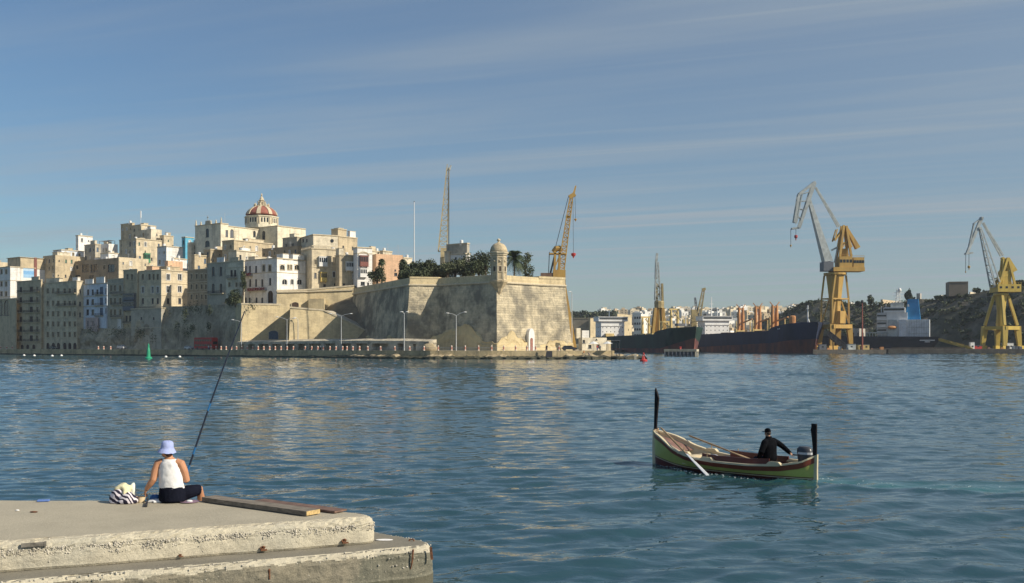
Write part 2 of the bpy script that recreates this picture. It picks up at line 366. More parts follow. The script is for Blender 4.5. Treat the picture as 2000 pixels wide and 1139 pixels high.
def foam():
    mb = MB(); rr = random.Random(3)
    def fleck(x, y, r):
        a = rr.random()*6.28; n = 6; z = wz(x, y)+0.012
        mb.add([(x+r*math.cos(a+k*1.047)*rr.uniform(.6, 1.6), y+r*math.sin(a+k*1.047)*rr.uniform(.3, .8), z+rr.uniform(0, .012)) for k in range(n)], [tuple(range(n))])
    for _ in range(130):
        t = rr.random(); side = -1
        x = lerp(4.9, 8.9, t); y = lerp(34.8, 30.3, t); o = rr.gauss(0.95+0.25*math.sin(t*3.14), 0.16)
        fleck(x-0.745*o*math.sin(max(.2, t*3.14)), y-0.66*o*math.sin(max(.2, t*3.14)), rr.uniform(.012, .035))
    for _ in range(60):
        k = rr.randrange(4); t = rr.random()**1.3; (ax, ay), (bx, by) = WAKE[k], WAKE[k+1]
        fleck(lerp(ax, bx, t), lerp(ay, by, t)+rr.gauss(0, .35), rr.uniform(.01, .03))
    o = mb.build('foam', M_FOAM, kind='stuff'); o['label'] = 'flecks of white foam along the boat and its wake'; o['category'] = 'foam'
foam()

# ------------------------------------------------------------ foreground pier: two concrete tiers
def concrete(name, col, dark, algae, sc1=2.2, hi=0.62, rough_bump=0.5, bs=22):
    m = bpy.data.materials.new(name); m.use_nodes = True; nt = m.node_tree; N = nt.nodes; L = nt.links
    b = N['Principled BSDF']; b.inputs['Roughness'].default_value = 0.92; b.inputs['Specular IOR Level'].default_value = 0.2
    geo = N.new('ShaderNodeNewGeometry')
    def nse(s, d, r=0.6):
        n = N.new('ShaderNodeTexNoise'); n.inputs['Scale'].default_value = s; n.inputs['Detail'].default_value = d; n.inputs['Roughness'].default_value = r; L.new(geo.outputs['Position'], n.inputs['Vector']); return n.outputs['Fac']
    def rg(s, a, c):
        r = N.new('ShaderNodeMapRange'); r.inputs['From Min'].default_value = a; r.inputs['From Max'].default_value = c; L.new(s, r.inputs['Value']); return r.outputs[0]
    def mixc(f, A, Bc, k=1.0):
        mu = N.new('ShaderNodeMath'); mu.operation = 'MULTIPLY'; mu.inputs[1].default_value = k; L.new(f, mu.inputs[0])
        x = N.new('ShaderNodeMix'); x.data_type = 'RGBA'; L.new(mu.outputs[0], x.inputs['Factor'])
        if isinstance(A, tuple): x.inputs['A'].default_value = (*A, 1)
        else: L.new(A, x.inputs['A'])
        x.inputs['B'].default_value = (*Bc, 1); return x.outputs['Result']
    c = mixc(rg(nse(sc1, 8), 0.36, 0.66), col, dark, 0.8)
    c = mixc(rg(nse(0.9, 6), 0.5, hi), c, algae, 0.55)
    c = mixc(rg(nse(40, 3), 0.55, 0.7), c, tuple(x*1.35 for x in col), 0.6)
    c = mixc(rg(nse(55, 2), 0.62, 0.72), c, tuple(x*0.45 for x in dark), 0.7)
    L.new(c, b.inputs['Base Color'])
    bp = N.new('ShaderNodeBump'); bp.inputs['Strength'].default_value = rough_bump; bp.inputs['Distance'].default_value = 0.02
    L.new(nse(bs, 8, 0.7), bp.inputs['Height']); L.new(bp.outputs[0], b.inputs['Normal'])
    MATS[name] = m; return m
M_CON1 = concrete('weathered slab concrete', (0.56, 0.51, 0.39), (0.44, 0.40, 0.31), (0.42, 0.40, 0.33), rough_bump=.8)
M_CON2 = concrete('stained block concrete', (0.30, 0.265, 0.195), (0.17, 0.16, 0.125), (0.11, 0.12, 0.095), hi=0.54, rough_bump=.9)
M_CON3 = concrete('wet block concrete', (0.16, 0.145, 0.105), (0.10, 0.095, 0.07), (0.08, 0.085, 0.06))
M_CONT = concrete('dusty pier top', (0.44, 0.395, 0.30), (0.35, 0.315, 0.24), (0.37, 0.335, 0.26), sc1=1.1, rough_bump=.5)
M_CONT2 = concrete('grimy shaded ledge', (0.25, 0.23, 0.185), (0.19, 0.175, 0.14), (0.22, 0.205, 0.165), sc1=1.5, rough_bump=.5)  # ledge grey holds grime plus the low sun's weaker light, painted in
M_PEB = mat('aggregate pebbles', (0.52, 0.48, 0.40), 0.85, 0.3, 14, bump=0.3, bscale=60)
M_RUST = mat('rusted iron', (0.16, 0.07, 0.035), 0.85, 0.5, 30, bump=0.6, bscale=60)
ZU, ZL = 1.62, 1.25
def pier():
    root = thing('concrete_pier', 'worn two-tier concrete pier with pebbly edge below the seated angler', 'pier', (-5, 14, 0))
    # outline polygons, counter-clockwise
    def outline(pts, step=0.05, round_=0.14):
        out = []; n = len(pts)
        P2 = []
        for i in range(n):      # rounded corners
            a, b, c = Vector(pts[i-1]), Vector(pts[i]), Vector(pts[(i+1) % n])
            d1 = (a-b).normalized(); d2 = (c-b).normalized()
            for k in range(9):
                t = k/8; P2.append((b+d1*round_)*(1-t)**2+b*2*t*(1-t)+(b+d2*round_)*t*t)
        for i in range(len(P2)):
            a, b = P2[i], P2[(i+1) % len(P2)]; m = max(1, int((b-a).length/step))
            for k in range(m): out.append(lerp(a, b, k/m))
        return out
    def make(name, pts, zt, zb, m, amp, levels, round_, band):
        """levels: (inset, z); between them the face is subdivided and roughened; band(x, h) says how strongly the aggregate shows"""
        o2 = outline(pts, round_=round_); n = len(o2); mb = MB()
        cx = sum(p.x for p in o2)/n; cy = sum(p.y for p in o2)/n; rings = []
        nor = []
        for i in range(n):
            t = (o2[(i+1) % n]-o2[i-1]).normalized(); nor.append(Vector((t.y, -t.x)))
        lv = []
        for (a, za), (b, zb_) in zip(levels, levels[1:]):
            k = max(1, int(((zb_-za)**2+(b-a)**2)**.5/0.018)) if za > .8 else 1
            for q in range(k): lv.append((lerp(a, b, q/k), lerp(za, zb_, q/k)))
        lv.append(levels[-1])
        for li, (ins, z) in enumerate(lv):
            ring = []; last = li == len(lv)-1
            for i, p in enumerate(o2):
                q = p-nor[i]*ins
                if last: ring.append((q.x, q.y, z)); continue
                dn = nz(q.x, q.y, z, 1.3, 3)*amp*1.4; dz = 0.0
                if nor[i].y < .2 or nor[i].x > .3:
                    dn += nz(q.x, q.y, z, 9, 4)*amp*.35
                    bd = band(q.x, q.y, z)
                    if bd > .02 and z > .8:
                        dd, _ = noise.voronoi(Vector((q.x, q.y, z))*30); st = (.45-min(1, dd[0]))*.048*bd
                        dn += st; dz = st*.6*(ins/.1)
                q = q+nor[i]*dn
                ring.append((q.x, q.y, min(z+dz, zt+.004)))
            rings.append(ring)
        mb.loft(rings, True, False)
        o = len(mb.v)-n; nf = len(mb.f); mb.v.append((cx, cy, levels[-1][1])); mb.f += [(o+i, o+(i+1) % n, o+n) for i in range(n)]
        ob = mb.build(name, m, root, smooth=False)
        return ob, o2, nor
    up = [(-10.5, 10.56), (-1.72, 14.33), (-3.75, 15.86), (-10.5, 15.93)]
    lev = [(0.02, ZL-0.0), (0.0, ZL+0.03), (0.0, ZL+0.12), (0.005, ZL+0.2), (0.015, ZL+0.29), (0.035, ZU-0.05), (0.06, ZU-0.022), (0.10, ZU-0.006), (0.14, ZU)]
    def bandU(x, y, z):
        h = (z-ZL)/(ZU-ZL); lo = .36+.14*nz(x, 0, 2.5, .9, 3)+.10*sstep(-4.5, -3, x); return sstep(lo, lo+.18, h)*(.7+.5*nz(x, y, z, 2.2, 3))
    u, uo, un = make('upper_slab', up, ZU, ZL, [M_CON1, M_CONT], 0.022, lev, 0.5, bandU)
    lo = [(-10.5, 9.86), (-0.84, 14.23), (-2.3, 15.5), (-10.5, 15.6)]
    lev2 = [(-0.02, -1.2), (-0.03, 0.2), (-0.02, 0.55), (-0.01, 0.83), (0.0, 0.86), (0.0, 1.0), (0.0, 1.12), (0.02, 1.19), (0.05, ZL-0.025), (0.09, ZL-0.006), (0.11, ZL-0.004)]
    def bandL(x, y, z): return sstep(1.08, 1.2, z)*(.6+.8*nz(x, y, z, 3, 3))+.35*sstep(-1.6, -1.1, x)
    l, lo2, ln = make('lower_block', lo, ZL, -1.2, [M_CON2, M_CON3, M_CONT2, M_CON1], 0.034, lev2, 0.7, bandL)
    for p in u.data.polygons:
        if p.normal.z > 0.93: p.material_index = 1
    # wet band near the water, ledge top toned darker for the low sun, pale chipped rim
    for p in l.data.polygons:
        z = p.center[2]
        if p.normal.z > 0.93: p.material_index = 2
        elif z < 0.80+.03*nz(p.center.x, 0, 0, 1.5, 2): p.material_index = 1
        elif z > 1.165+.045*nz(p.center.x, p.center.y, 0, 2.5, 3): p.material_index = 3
    # exposed aggregate along the worn upper edge
    mb = MB(); rr = random.Random(11); ico = [Vector((math.cos(a)*math.cos(b), math.sin(a)*math.cos(b), math.sin(b))) for b in (-1.0, 0, 1.0) for a in (0, 1.26, 2.51, 3.77, 5.03)]
    def pebble(c, r):
        o = [c+Vector((v.x*r*rr.uniform(.7, 1.35), v.y*r*rr.uniform(.7, 1.35), v.z*r*rr.uniform(.6, 1.1))) for v in ico]
        fs = [(k, (k+1) % 5, 5+(k+1) % 5, 5+k) for k in range(5)]+[(5+k, 5+(k+1) % 5, 10+(k+1) % 5, 10+k) for k in range(5)]+[(10, 11, 12, 13, 14)]
        mb.add(o, fs)
    front = [i for i, p in enumerate(uo) if (un[i].y < -0.3 or un[i].x > 0.55) and p.x > -9]
    for _ in range(9000):
        i = rr.choice(front); t = rr.random(); p = lerp(uo[i], uo[(i+1) % len(uo)], t)
        dens = nz(p.x, p.y, 0, 1.1, 3)
        band = 0.5+0.25*dens
        h = rr.betavariate(4.0, 2.2)
        if h < 0.42+0.2*nz(p.x, 0, 3, 0.7, 2) and rr.random() < 0.85: continue
        if h > 0.86: ins = 0.1+(h-0.86)*rr.uniform(0.5, 4.5); z = ZU-0.012
        elif h > 0.7: ins = lerp(0.02, 0.1, (h-0.7)/0.16); z = lerp(ZL+0.27, ZU-0.03, (h-0.7)/0.16)
        else: ins = 0.012; z = ZL+0.27*h/0.7
        if nz(p.x, z*2, p.y, 2.0, 3) < -0.5: continue
        q = p-un[i]*ins+un[i]*(nz(p.x, p.y, z, 6, 5)*0.018+nz(p.x, p.y, z, 1.3, 3)*0.0216)
        pebble(Vector((q.x+rr.uniform(-.02, .02), q.y, z)), rr.uniform(0.005, 0.0135)*(1 if ins < .12 else .55))
    for _ in range(1500):
        fr = [i for i in (rr.randrange(len(lo2)),) if ln[i].y < -0.3 or ln[i].x > 0.5]
        if not fr: continue
        i = fr[0]; p = lo2[i]
        z = ZL-0.01-rr.random()**2*0.3; ins = 0.05 if z > ZL-0.04 else 0.0
        q = p-ln[i]*ins; pebble(Vector((q.x, q.y, z))-Vector((*ln[i], 0))*.006, rr.uniform(0.005, 0.014))
    mb.build('pebbles', M_PEB, root, smooth=False, kind='stuff')
    # rusted bolt stumps in the face of the slab and a broken pipe
    def onface(px, py, z):      # where the front face of the slab (or of the block below) stands at that column
        a, b = (Vector(up[0]), Vector(up[1])) if z > ZL else (Vector(lo[0]), Vector(lo[1])); t = (px-1000)/FP; e = b-a
        k = (t*a.y-a.x)/(e.x-t*e.y); q = a+e*k; return Vector((q.x, q.y, CH+(HY-py)*q.y/FP))
    for px, py, z in ((511, 1070, ZL+0.045), (670, 1056, ZL+0.06), (350, 1084, ZL+.03)):
        c = onface(px, py, z); r = MB(); c = c+Vector((.02, -.03, 0))
        k = .5 if px < 400 else .85
        for a_, b_ in ((.2, 1.3), (2.2, 3.1), (4.1, 5.6), (1.1, 4.4)): r.tube([c+Vector((.02*math.cos(a_), .05, .02*math.sin(a_)))*k, c+Vector((.03*math.cos(b_), .0, .026*math.sin(b_)))*k, c+Vector((.036*math.cos(a_+1), -.012, .03*math.sin(b_)-.01))*k], [.018*k, .016*k, .009*k], 6)
        r.obox(c+Vector((0.015, 0.01, -0.03*k)), Vector((0.045, 0.018, 0))*k, Vector((-.01, 0.025, 0))*k, (0, 0, 0.009*k))
        r.build('rusted_bolt', M_RUST, root)
    c = onface(805, 1083, 1.2); r = MB(); r.tube([c+Vector((0.01, .06, .05)), c+Vector((0.01, -.005, .02)), c+Vector((-.0, -.01, -.1)), c+Vector((-.02, -.008, -.2))], [.013, .012, .012, .006], 6); r.build('rusted_bar', M_RUST, root)
    c = onface(838, 1079, 1.19); r = MB(); r.beam(c+Vector((0.02, .02, .07)), c+Vector((.04, -.0, -.1)), .035, .02); r.build('rusted_bar', M_RUST, root)
    c = onface(527, 1112, 1.1); r = MB(); r.tube([c+Vector((0, .05, .03)), c+Vector((0, -.03, .0)), c+Vector((0.005, -.035, -.12))], [.018, .016, .01], 7); r.build('rusted_bar', M_RUST, root)
    c = onface(803, 1058, 1.27); r = MB(); r.tube([c+Vector((-.04, 0, -.02)), c+Vector((-.02, 0, .03)), c+Vector((.03, 0, .035)), c+Vector((.05, 0, -.02))], .011, 6); r.build('rusted_ring', M_RUST, root)
    # steel channel cast into the edge at the left
    c = onface(64, 1064, ZU-0.09); r = MB(); d = Vector((0.917, 0.394, 0))
    r.obox(c+Vector((0, 0.0, 0)), d*0.13, Vector((0.39, -0.9, 0))*0.02, (0, 0, 0.022)); r.obox(c+d*0.14, d*0.012, Vector((0.39, -0.9, 0))*0.026, (0, 0, 0.028)); r.build('cast_in_channel', mat('weathered channel', (.17, .155, .13), .8, .4, 12), root)
pier()
# planks on the pier
M_PLANK = mat('grey plank', (0.20, 0.17, 0.135), 0.85, 0.35, 5, bump=0.4, bscale=30, stretch=(1, 3, 6))
M_PLANKR = mat('reddish plank', (0.17, 0.105, 0.08), 0.8, 0.35, 5, bump=0.4, bscale=30, stretch=(1, 3, 6))
M_PLANKE = mat('fresh plank end', (0.50, 0.36, 0.16), 0.85, 0.3, 20)
def plank(a, b, wd, th, m, lab, end):
    a = Vector((*a, ZU)); b = Vector((*b, ZU)); d = (b-a).normalized(); s = Vector((-d.y, d.x, 0))
    root = thing('plank', lab, 'plank', a, None)
    mb = MB(); n = 14; rings = []
    for k in range(n+1):
        t = k/n; p = lerp(a, b, t); wob = nz(t*6, wd*9, 1, 1, 3)*0.008
        rings.append([p+s*wob+Vector((0, 0, 0.012)), p+s*(wd+wob)+Vector((0, 0, 0.012)), p+s*(wd+wob)+Vector((0, 0, 0.012+th+wob*.4)), p+s*wob+Vector((0, 0, 0.012+th+wob*.4))])
    mb.loft(rings); recalc(mb.build('board', m, root))
    e = MB(); q = b+d*0.003; e.obox(q+s*(wd/2)+Vector((0, 0, 0.012+th/2)), s*(wd/2-.004), d*0.003, Vector((0, 0, th/2-.003))); e.build('sawn_end', end, root)
def on(px, py, z=ZU):
    return G(px, (CH-z)*FP/(py-HY))
plank(on(394, 981), on(598, 1009.5), 0.26, 0.065, M_PLANK, 'thick grey plank with a pale sawn end lying on the pier', M_PLANKE)
plank(on(492, 983), on(653, 1004), 0.25, 0.028, M_PLANKR, 'thin reddish-brown plank lying at the pier end', M_PLANKR)
# ------------------------------------------------------------ promontory: quay, rock shelf, hill
QZ = 2.6
M_QUAYTOP = mat('quay paving', (0.40, 0.35, 0.26), 0.9, 0.15, 0.6)
S_QUAY = stone('quay wall stone', (0.52, 0.42, 0.25), stain=(0.15, 0.14, 0.11), amt=0.6, s1=0.3, streak=0.6, bump=0.4, course=0.6)
M_WETROCK = mat('wet rock', (0.055, 0.055, 0.035), 0.6, 0.5, 1.2, bump=0.8, bscale=2.5)
M_ROCK = mat('pale shore rock', (0.36, 0.29, 0.18), 0.9, 0.3, 0.8, bump=0.8, bscale=2)
M_EARTH = mat('hill earth', (0.22, 0.18, 0.12), 0.95, 0.3, 0.2)
S_CLIFF = stone('dark rock face', (0.50, 0.43, 0.31), stain=(0.16, 0.145, 0.115), amt=0.6, s1=0.16, s2=0.5, streak=0.6, bump=0.9, course=0.9, lo=0.42, hi=0.6)
def quay():
    mb = MB(); pxs = [-700, -350]+list(range(0, 1201, 40))
    top = []
    for px in pxs:
        p = G(px, shore(px)); top.append(p)
    back = [G(1165, 440), Vector((-300, 700))]
    poly = top+back
    n = len(top)
    V = [(p.x, p.y, -3) for p in top]+[(p.x+0.0, p.y+0.25, QZ) for p in top]+[(b.x, b.y, QZ) for b in back]
    F = [(i, i+1, n+i+1, n+i) for i in range(n-1)]+[tuple(range(n, 2*n+2))]
    # right end wall
    V += [(back[0].x, back[0].y, -3)]; F.append((n-1, 2*n+2, 2*n, 2*n-1))
    ob = mb.add(V, F).build('quay', [S_QUAY, M_QUAYTOP], kind='structure'); recalc(ob)
    for p in ob.data.polygons:
        if abs(p.normal.z) > 0.7: p.material_index = 1
    # rock shelf at the foot of the quay wall
    mb = MB(); rings = []
    pxs = np.arange(-20, 1262, 4.0)
    for px in pxs:
        d = shore(min(px, 1200)); p = G(px, d); amt = 0.25+0.75*sstep(560, 700, px)
        tip = sstep(1195, 1255, px)
        dn = Vector((-0.35, -0.94)).normalized() if px > 800 else Vector((-0.6, -0.8))
        ext = (1.2+2.2*nz(px*0.03, 1.7, 0, 1, 4)+1.2)*amt+0.5; ext = max(0.4, ext)
        hgt = (0.75+0.7*nz(px*0.06, 7.7, 0, 1, 4))*amt+0.15
        if px > 1080: ext += 2.0*sstep(1080, 1200, px); hgt += 0.4*sstep(1080, 1150, px)*(1-tip*.9)
        a = p+dn*ext; 
        rings.append([Vector((a.x, a.y, -1.0)), Vector((a.x, a.y, 0.25+hgt*.35+0.2*nz(px*.13, 3, 1, 1, 3))), Vector((*(p+dn*ext*0.55), hgt*0.8+0.25*nz(px*.17, 5, 1, 1, 3))), Vector((*(p+dn*0.15), hgt+0.2)), Vector((*(p-dn*(1+4*tip)), (hgt+0.3)*(1-tip)-0.4*tip)), Vector((*(p-dn*(1+7*tip)), -1))])
    ob = mb.loft(rings, False, False).build('rock_shelf', [M_WETROCK, M_ROCK], kind='structure'); recalc(ob)
    for p in ob.data.polygons:
        if p.center.z > 1.05: p.material_index = 1
    # hill under the town
    mb = MB(); rings = []
    cols = list(range(-350, 760, 30))
    for off in (17, 24, 32, 42, 55, 75, 110, 170):
        ring = []
        for px in cols:
            sh = lerp(0.20, 1.0, sstep(20, 280, px))*lerp(1, 0.72, sstep(560, 700, px))
            d = shore(px)+off; p = G(px, d)
            hmax = 36*sh; z = 2.4+hmax*sstep(18, 80, off)-(off > 140)*34*sh
            if px > 430: z = 2.4+(z-2.4)*sstep(24, 60, off)
            ring.append((p.x, p.y, z+nz(p.x, p.y, 0, .05, 3)*1.2*(off > 30)))
        rings.append(ring)
    mb.loft(rings, False, False).build('town_hill', M_EARTH, kind='structure')
quay()
# ------------------------------------------------------------ fortress
def wall_strip(mb, base, top, thick=2.0):
    """battered wall between two polylines of 3D points, with a flat top of some thickness"""
    n = len(base); V = [*base, *top]
    F = [(i, i+1, n+i+1, n+i) for i in range(n-1)]
    return mb.add(V, F)
def poly_z(ps, z): return [Vector((p[0], p[1], z)) for p in ps]
def outset(ps, k, closed=False):
    """move each point of an open polyline out of the wall (to its right-hand side looking along it)"""
    out = []
    for i, p in enumerate(ps):
        ns = []
        for a, b in ((i-1, i), (i, i+1)):
            if 0 <= a and b < len(ps):
                t = (Vector(ps[b])-Vector(ps[a])).normalized(); ns.append(Vector((t.y, -t.x)))
        nrm = sum(ns, Vector((0, 0))).normalized(); c = nrm.dot(ns[0]); out.append(Vector(p)+nrm*k/max(c, .4))
    return out
BAST = [G(690, 392), G(800, 332), G(857, 334.5), G(970, 318), G(1053, 332), G(1104, 338), G(1104, 338)+Vector((-6, 45))]
BZ = 26.2
def sub(ps, k):
    out = []
    for a, b in zip(ps, ps[1:]):
        for i in range(k): out.append(lerp(Vector(a), Vector(b), i/k))
    out.append(Vector(ps[-1])); return out
def bastion():
    root = thing('bastion', 'massive battered limestone bastion with cordon and parapet carrying the watchtower', 'fortress', (*BAST[3], QZ))
    top = BAST; N = 10
    prof = [(1.9, 0.0), (1.75, 0.06), (1.5, 0.16), (1.3, 0.27), (1.05, 0.4), (.8, .55), (.5, .7), (.25, .85), (0.0, 1.0)]
    def shell(z0, z1, ks, name, m, amp):
        mb = MB(); rings = []
        for t, k in ks:
            o = outset(top, k); ring = []
            for a, b in zip(o, o[1:]):
                L = max(2, int((b-a).length/1.1))
                for i in range(L): ring.append(lerp(a, b, i/L))
            ring.append(o[-1]); rings.append((t, ring))
        n = min(len(r) for _, r in rings)
        # equal counts: resample by fraction per segment
        counts = [max(2, int((b-a).length/1.0)) for a, b in zip(top, top[1:])]
        rr = []
        for t, k in ks:
            o = outset(top, k); ring = []
            for (a, b), c in zip(zip(o, o[1:]), counts):
                for i in range(c): ring.append(lerp(a, b, i/c))
            ring.append(o[-1])
            z = lerp(z0, z1, t); out = []
            cc = 0
            for j, q in enumerate(ring):
                kk = nz(q.x, q.y, z, .35, 4)*amp
                zz = z
                if name == 'bedrock_base': zz = z0+(z-z0)*(0.62+0.55*nz(q.x, q.y, 2.0, .09, 4)+0.42*nz(q.x, q.y, 5.0, .33, 4)+.7*(1-sstep(-13, -6, q.x))*sstep(-32, -22, q.x))
                out.append((q.x+kk*0.3, q.y-kk, zz))
            rr.append(out)
        return mb.loft(rr, False, False).build(name, m, root, smooth=False)
    zc = BZ-2.6
    ks = []
    for i in range(21):
        t = i/20; ks.append((t, lerp(2.0, 0.0, t)))
    shell(QZ-.3, zc, [(t, k*1.12) for t, k in ks], 'wall', S_FORT, 0.28)
    ks = [(i/8, lerp(3.0, 2.25, i/8)-0.06*math.sin(i*2.1)) for i in range(9)]+[(1.0, 1.7)]
    shell(QZ-0.3, QZ+5.0, ks, 'bedrock_base', S_ROCKBASE, 0.45)
    shell(zc-0.02, zc+0.55, [(0, 0.0), (0.01, .38), (.5, .48), (.99, .38), (1, 0.02)], 'cordon', M_TRIM, 0.03)
    mb = MB()
    shell(zc+0.5, BZ, [(0, 0.02), (1, -0.12)], 'parapet', S_CURT, 0.08)
    # thick parapet top with inner face
    o = outset(top, -0.12); i_ = outset(top, -2.6)
    mb = MB(); rings = [poly_z(o, BZ-0.01), poly_z(i_, BZ+0.25), poly_z(i_, BZ-2.2)]
    mb.loft(rings, False, False).build('parapet_top', M_TRIM, root)
    # raised block at the right end, embrasure merlons
    mb = MB(); a, b = outset(top, 0.05)[4], outset(top, 0.05)[5]; c = outset(top, -3)
    mb.prism([a, b, c[5], c[4]], BZ-0.3, BZ+0.45).build('merlon', S_CURT, root)
    a, b, c = lerp(top[1], top[2], .0), lerp(top[1], top[2], 1.0), outset(top, -3)
    mb = MB(); mb.prism([a, b, c[2], c[1]], BZ-.2, BZ+.35).build('merlon', S_CURT, root)
    # door with white arched surround in the lit face
    f0, f1 = outset(top, 2.35)[3], outset(top, 2.35)[4]; d = (f1-f0).normalized(); n = Vector((d.y, -d.x))
    def at(px): # along face at pixel column
        t_ = (px-1000)/FP; s = (t_*f0.y-f0.x)/(d.x-t_*d.y); return s
    s = at(1036); c = f0+d*s+n*0.3; D3 = Vector((*d, 0)); N3 = Vector((*n, 0))
    mb = MB(); w_, h_ = 1.35, 7.0; zb = QZ
    prof = [(-w_, 0), (-w_, h_-2.2)]+[(-w_*math.cos(a), h_-2.2+2.2*math.sin(a)) for a in [k*math.pi/12 for k in range(1, 12)]]+[(w_, h_-2.2), (w_, 0)]
    V = [Vector((*c, zb))+D3*x+Vector((0, 0, z))+N3*y for y in (-1.2, 0.25) for x, z in prof]; m_ = len(prof)
    mb.add(V, [tuple(range(m_, 2*m_))]+[(i, i+1, m_+i+1, m_+i) for i in range(m_-1)]); sur = recalc(mb.build('door_surround', M_WOODW, root))
    mb = MB(); w_, h_ = 0.6, 4.0
    prof = [(-w_, 0), (-w_, h_-.6)]+[(-w_*math.cos(a), h_-.6+.6*math.sin(a)) for a in [k*math.pi/8 for k in range(1, 8)]]+[(w_, h_-.6), (w_, 0)]; m_ = len(prof)
    V = [Vector((*c, zb))+D3*(x-.1)+Vector((0, 0, z))+N3*y for y in (0.2, 0.34) for x, z in prof]
    mb.add(V, [tuple(range(m_, 2*m_))]+[(i, i+1, m_+i+1, m_+i) for i in range(m_-1)]); recalc(mb.build('door', mat('pinkish door', (0.30, 0.14, 0.11), .8, .2, 2), root))
    # ramped plaster apron left of the door
    mb = MB(); q = f0+d*at(1013)+n*.1; q2 = f0+d*at(1030)+n*.1
    mb.add([(*q, QZ), (*q2, QZ), (*q2, QZ+2.6), (*(q-d*0.9), QZ+2.3), (*(q-n*1.5), QZ), (*(q2-n*1.5), QZ), (*(q2-n*1.5), QZ+2.6), (*(q-d*.9-n*1.5), QZ+2.3)], [(0, 1, 2, 3), (7, 6, 5, 4), (3, 2, 6, 7), (0, 3, 7, 4), (1, 5, 6, 2)]).build('buttress', S_ROCKBASE, root)
    # terreplein
    i2 = outset(top, -2.6); mb = MB(); pts = list(i2)+[G(1104, 338)+Vector((-20, 130)), G(640, 520)]
    mb.prism(pts, BZ-3.4, BZ-1.2).build('terreplein', M_EARTH, root)
    return root
bastion()
def gardjola():
    c2 = G(974, 318.5); c = Vector((*c2, 0)); s = 318.5/FP
    root = thing('watchtower', 'slender stone watchtower with domed cap and carved panels on the bastion corner', 'watchtower', (*c2, ZY(560, 318.5)))
    z = lambda py: ZY(py, 318.5)
    r = 2.75; ph = R(22.5)+R(12)
    S = stone('tower stone', (0.55, 0.45, 0.29), amt=.4, s1=.5, streak=.5, bump=.3, course=.4)
    mb = MB(); mb.lathe(c, [(0.25, z(577)), (1.0, z(570)), (1.4, z(564)), (2.2, z(557)), (2.9, z(551)), (2.95, z(549)), (2.6, z(548.5))], 8, ph); mb.build('corbel', S, root)
    mb = MB(); mb.lathe(c, [(2.45, z(549)), (2.45, z(500))], 8, ph); body = mb.build('body', S, root)
    # eight-sided drum: panels with frames, sculpted eye and ear, window slits
    for k in range(8):
        a = ph+R(22.5)+k*R(45); n = Vector((math.cos(a), math.sin(a), 0)); t = Vector((-n.y, n.x, 0)); ap = 2.45*math.cos(R(22.5))
        if n.y > 0.45: continue
        q = c+n*(ap+0.05)
        fr = MB()
        for sx in (-1, 1): fr.obox(q+t*(.8*sx)+Vector((0, 0, z(525))), t*.12, n*.09, (0, 0, z(503)-z(525)))
        for zz in (z(547), z(503)): fr.obox(q+Vector((0, 0, zz)), t*.92, n*.09, (0, 0, .16))
        fr.build('panel_frame', M_TRIM, root)
        wn = MB(); wn.obox(q+Vector((0, 0, z(526))), t*.4, n*.06, (0, 0, .75)); w_ = wn.build('window', M_DARKDOOR, root)
        wf = MB()
        for sx in (-1, 1): wf.obox(q+t*(.5*sx)+Vector((0, 0, z(526))), t*.1, n*.14, (0, 0, .95))
        wf.obox(q+Vector((0, 0, z(526)+.87)), t*.62, n*.18, (0, 0, .1)); wf.obox(q+Vector((0, 0, z(526)-.87)), t*.62, n*.18, (0, 0, .1)); wf.build('window_frame', M_TRIM, w_)
        ey = MB(); ey.ell(q+Vector((0, 0, z(511))), .42, .42, .26, 10, 6)
        ey.obox(q+Vector((0, 0, z(511)+.38)), t*.6, n*.12, (0, 0, .09)); ey.build('carved_eye', M_TRIM, root)
    mb = MB(); mb.lathe(c, [(2.45, z(500.5)), (2.75, z(499)), (2.75, z(497)), (3.05, z(496)), (3.15, z(493)), (2.75, z(492))], 8, ph); mb.build('cornice', M_TRIM, root)
    prof = [(2.75, z(492.2)), (2.72, z(490)), (2.6, z(487)), (2.3, z(482)), (1.75, z(478)), (1.15, z(475.8)), (.6, z(474.8)), (.5, z(473.5))]
    mb = MB(); mb.lathe(c, prof, 24); mb.build('dome', S, root, smooth=True)
    mb = MB(); mb.lathe(c, [(.5, z(474)), (.3, z(472.5)), (.28, z(471.5)), (.55, z(470.3)), (.62, z(469)), (.55, z(467.6)), (.2, z(466.4)), (.05, z(465.8))], 12); mb.build('finial', M_TRIM, root, smooth=True)
gardjola()
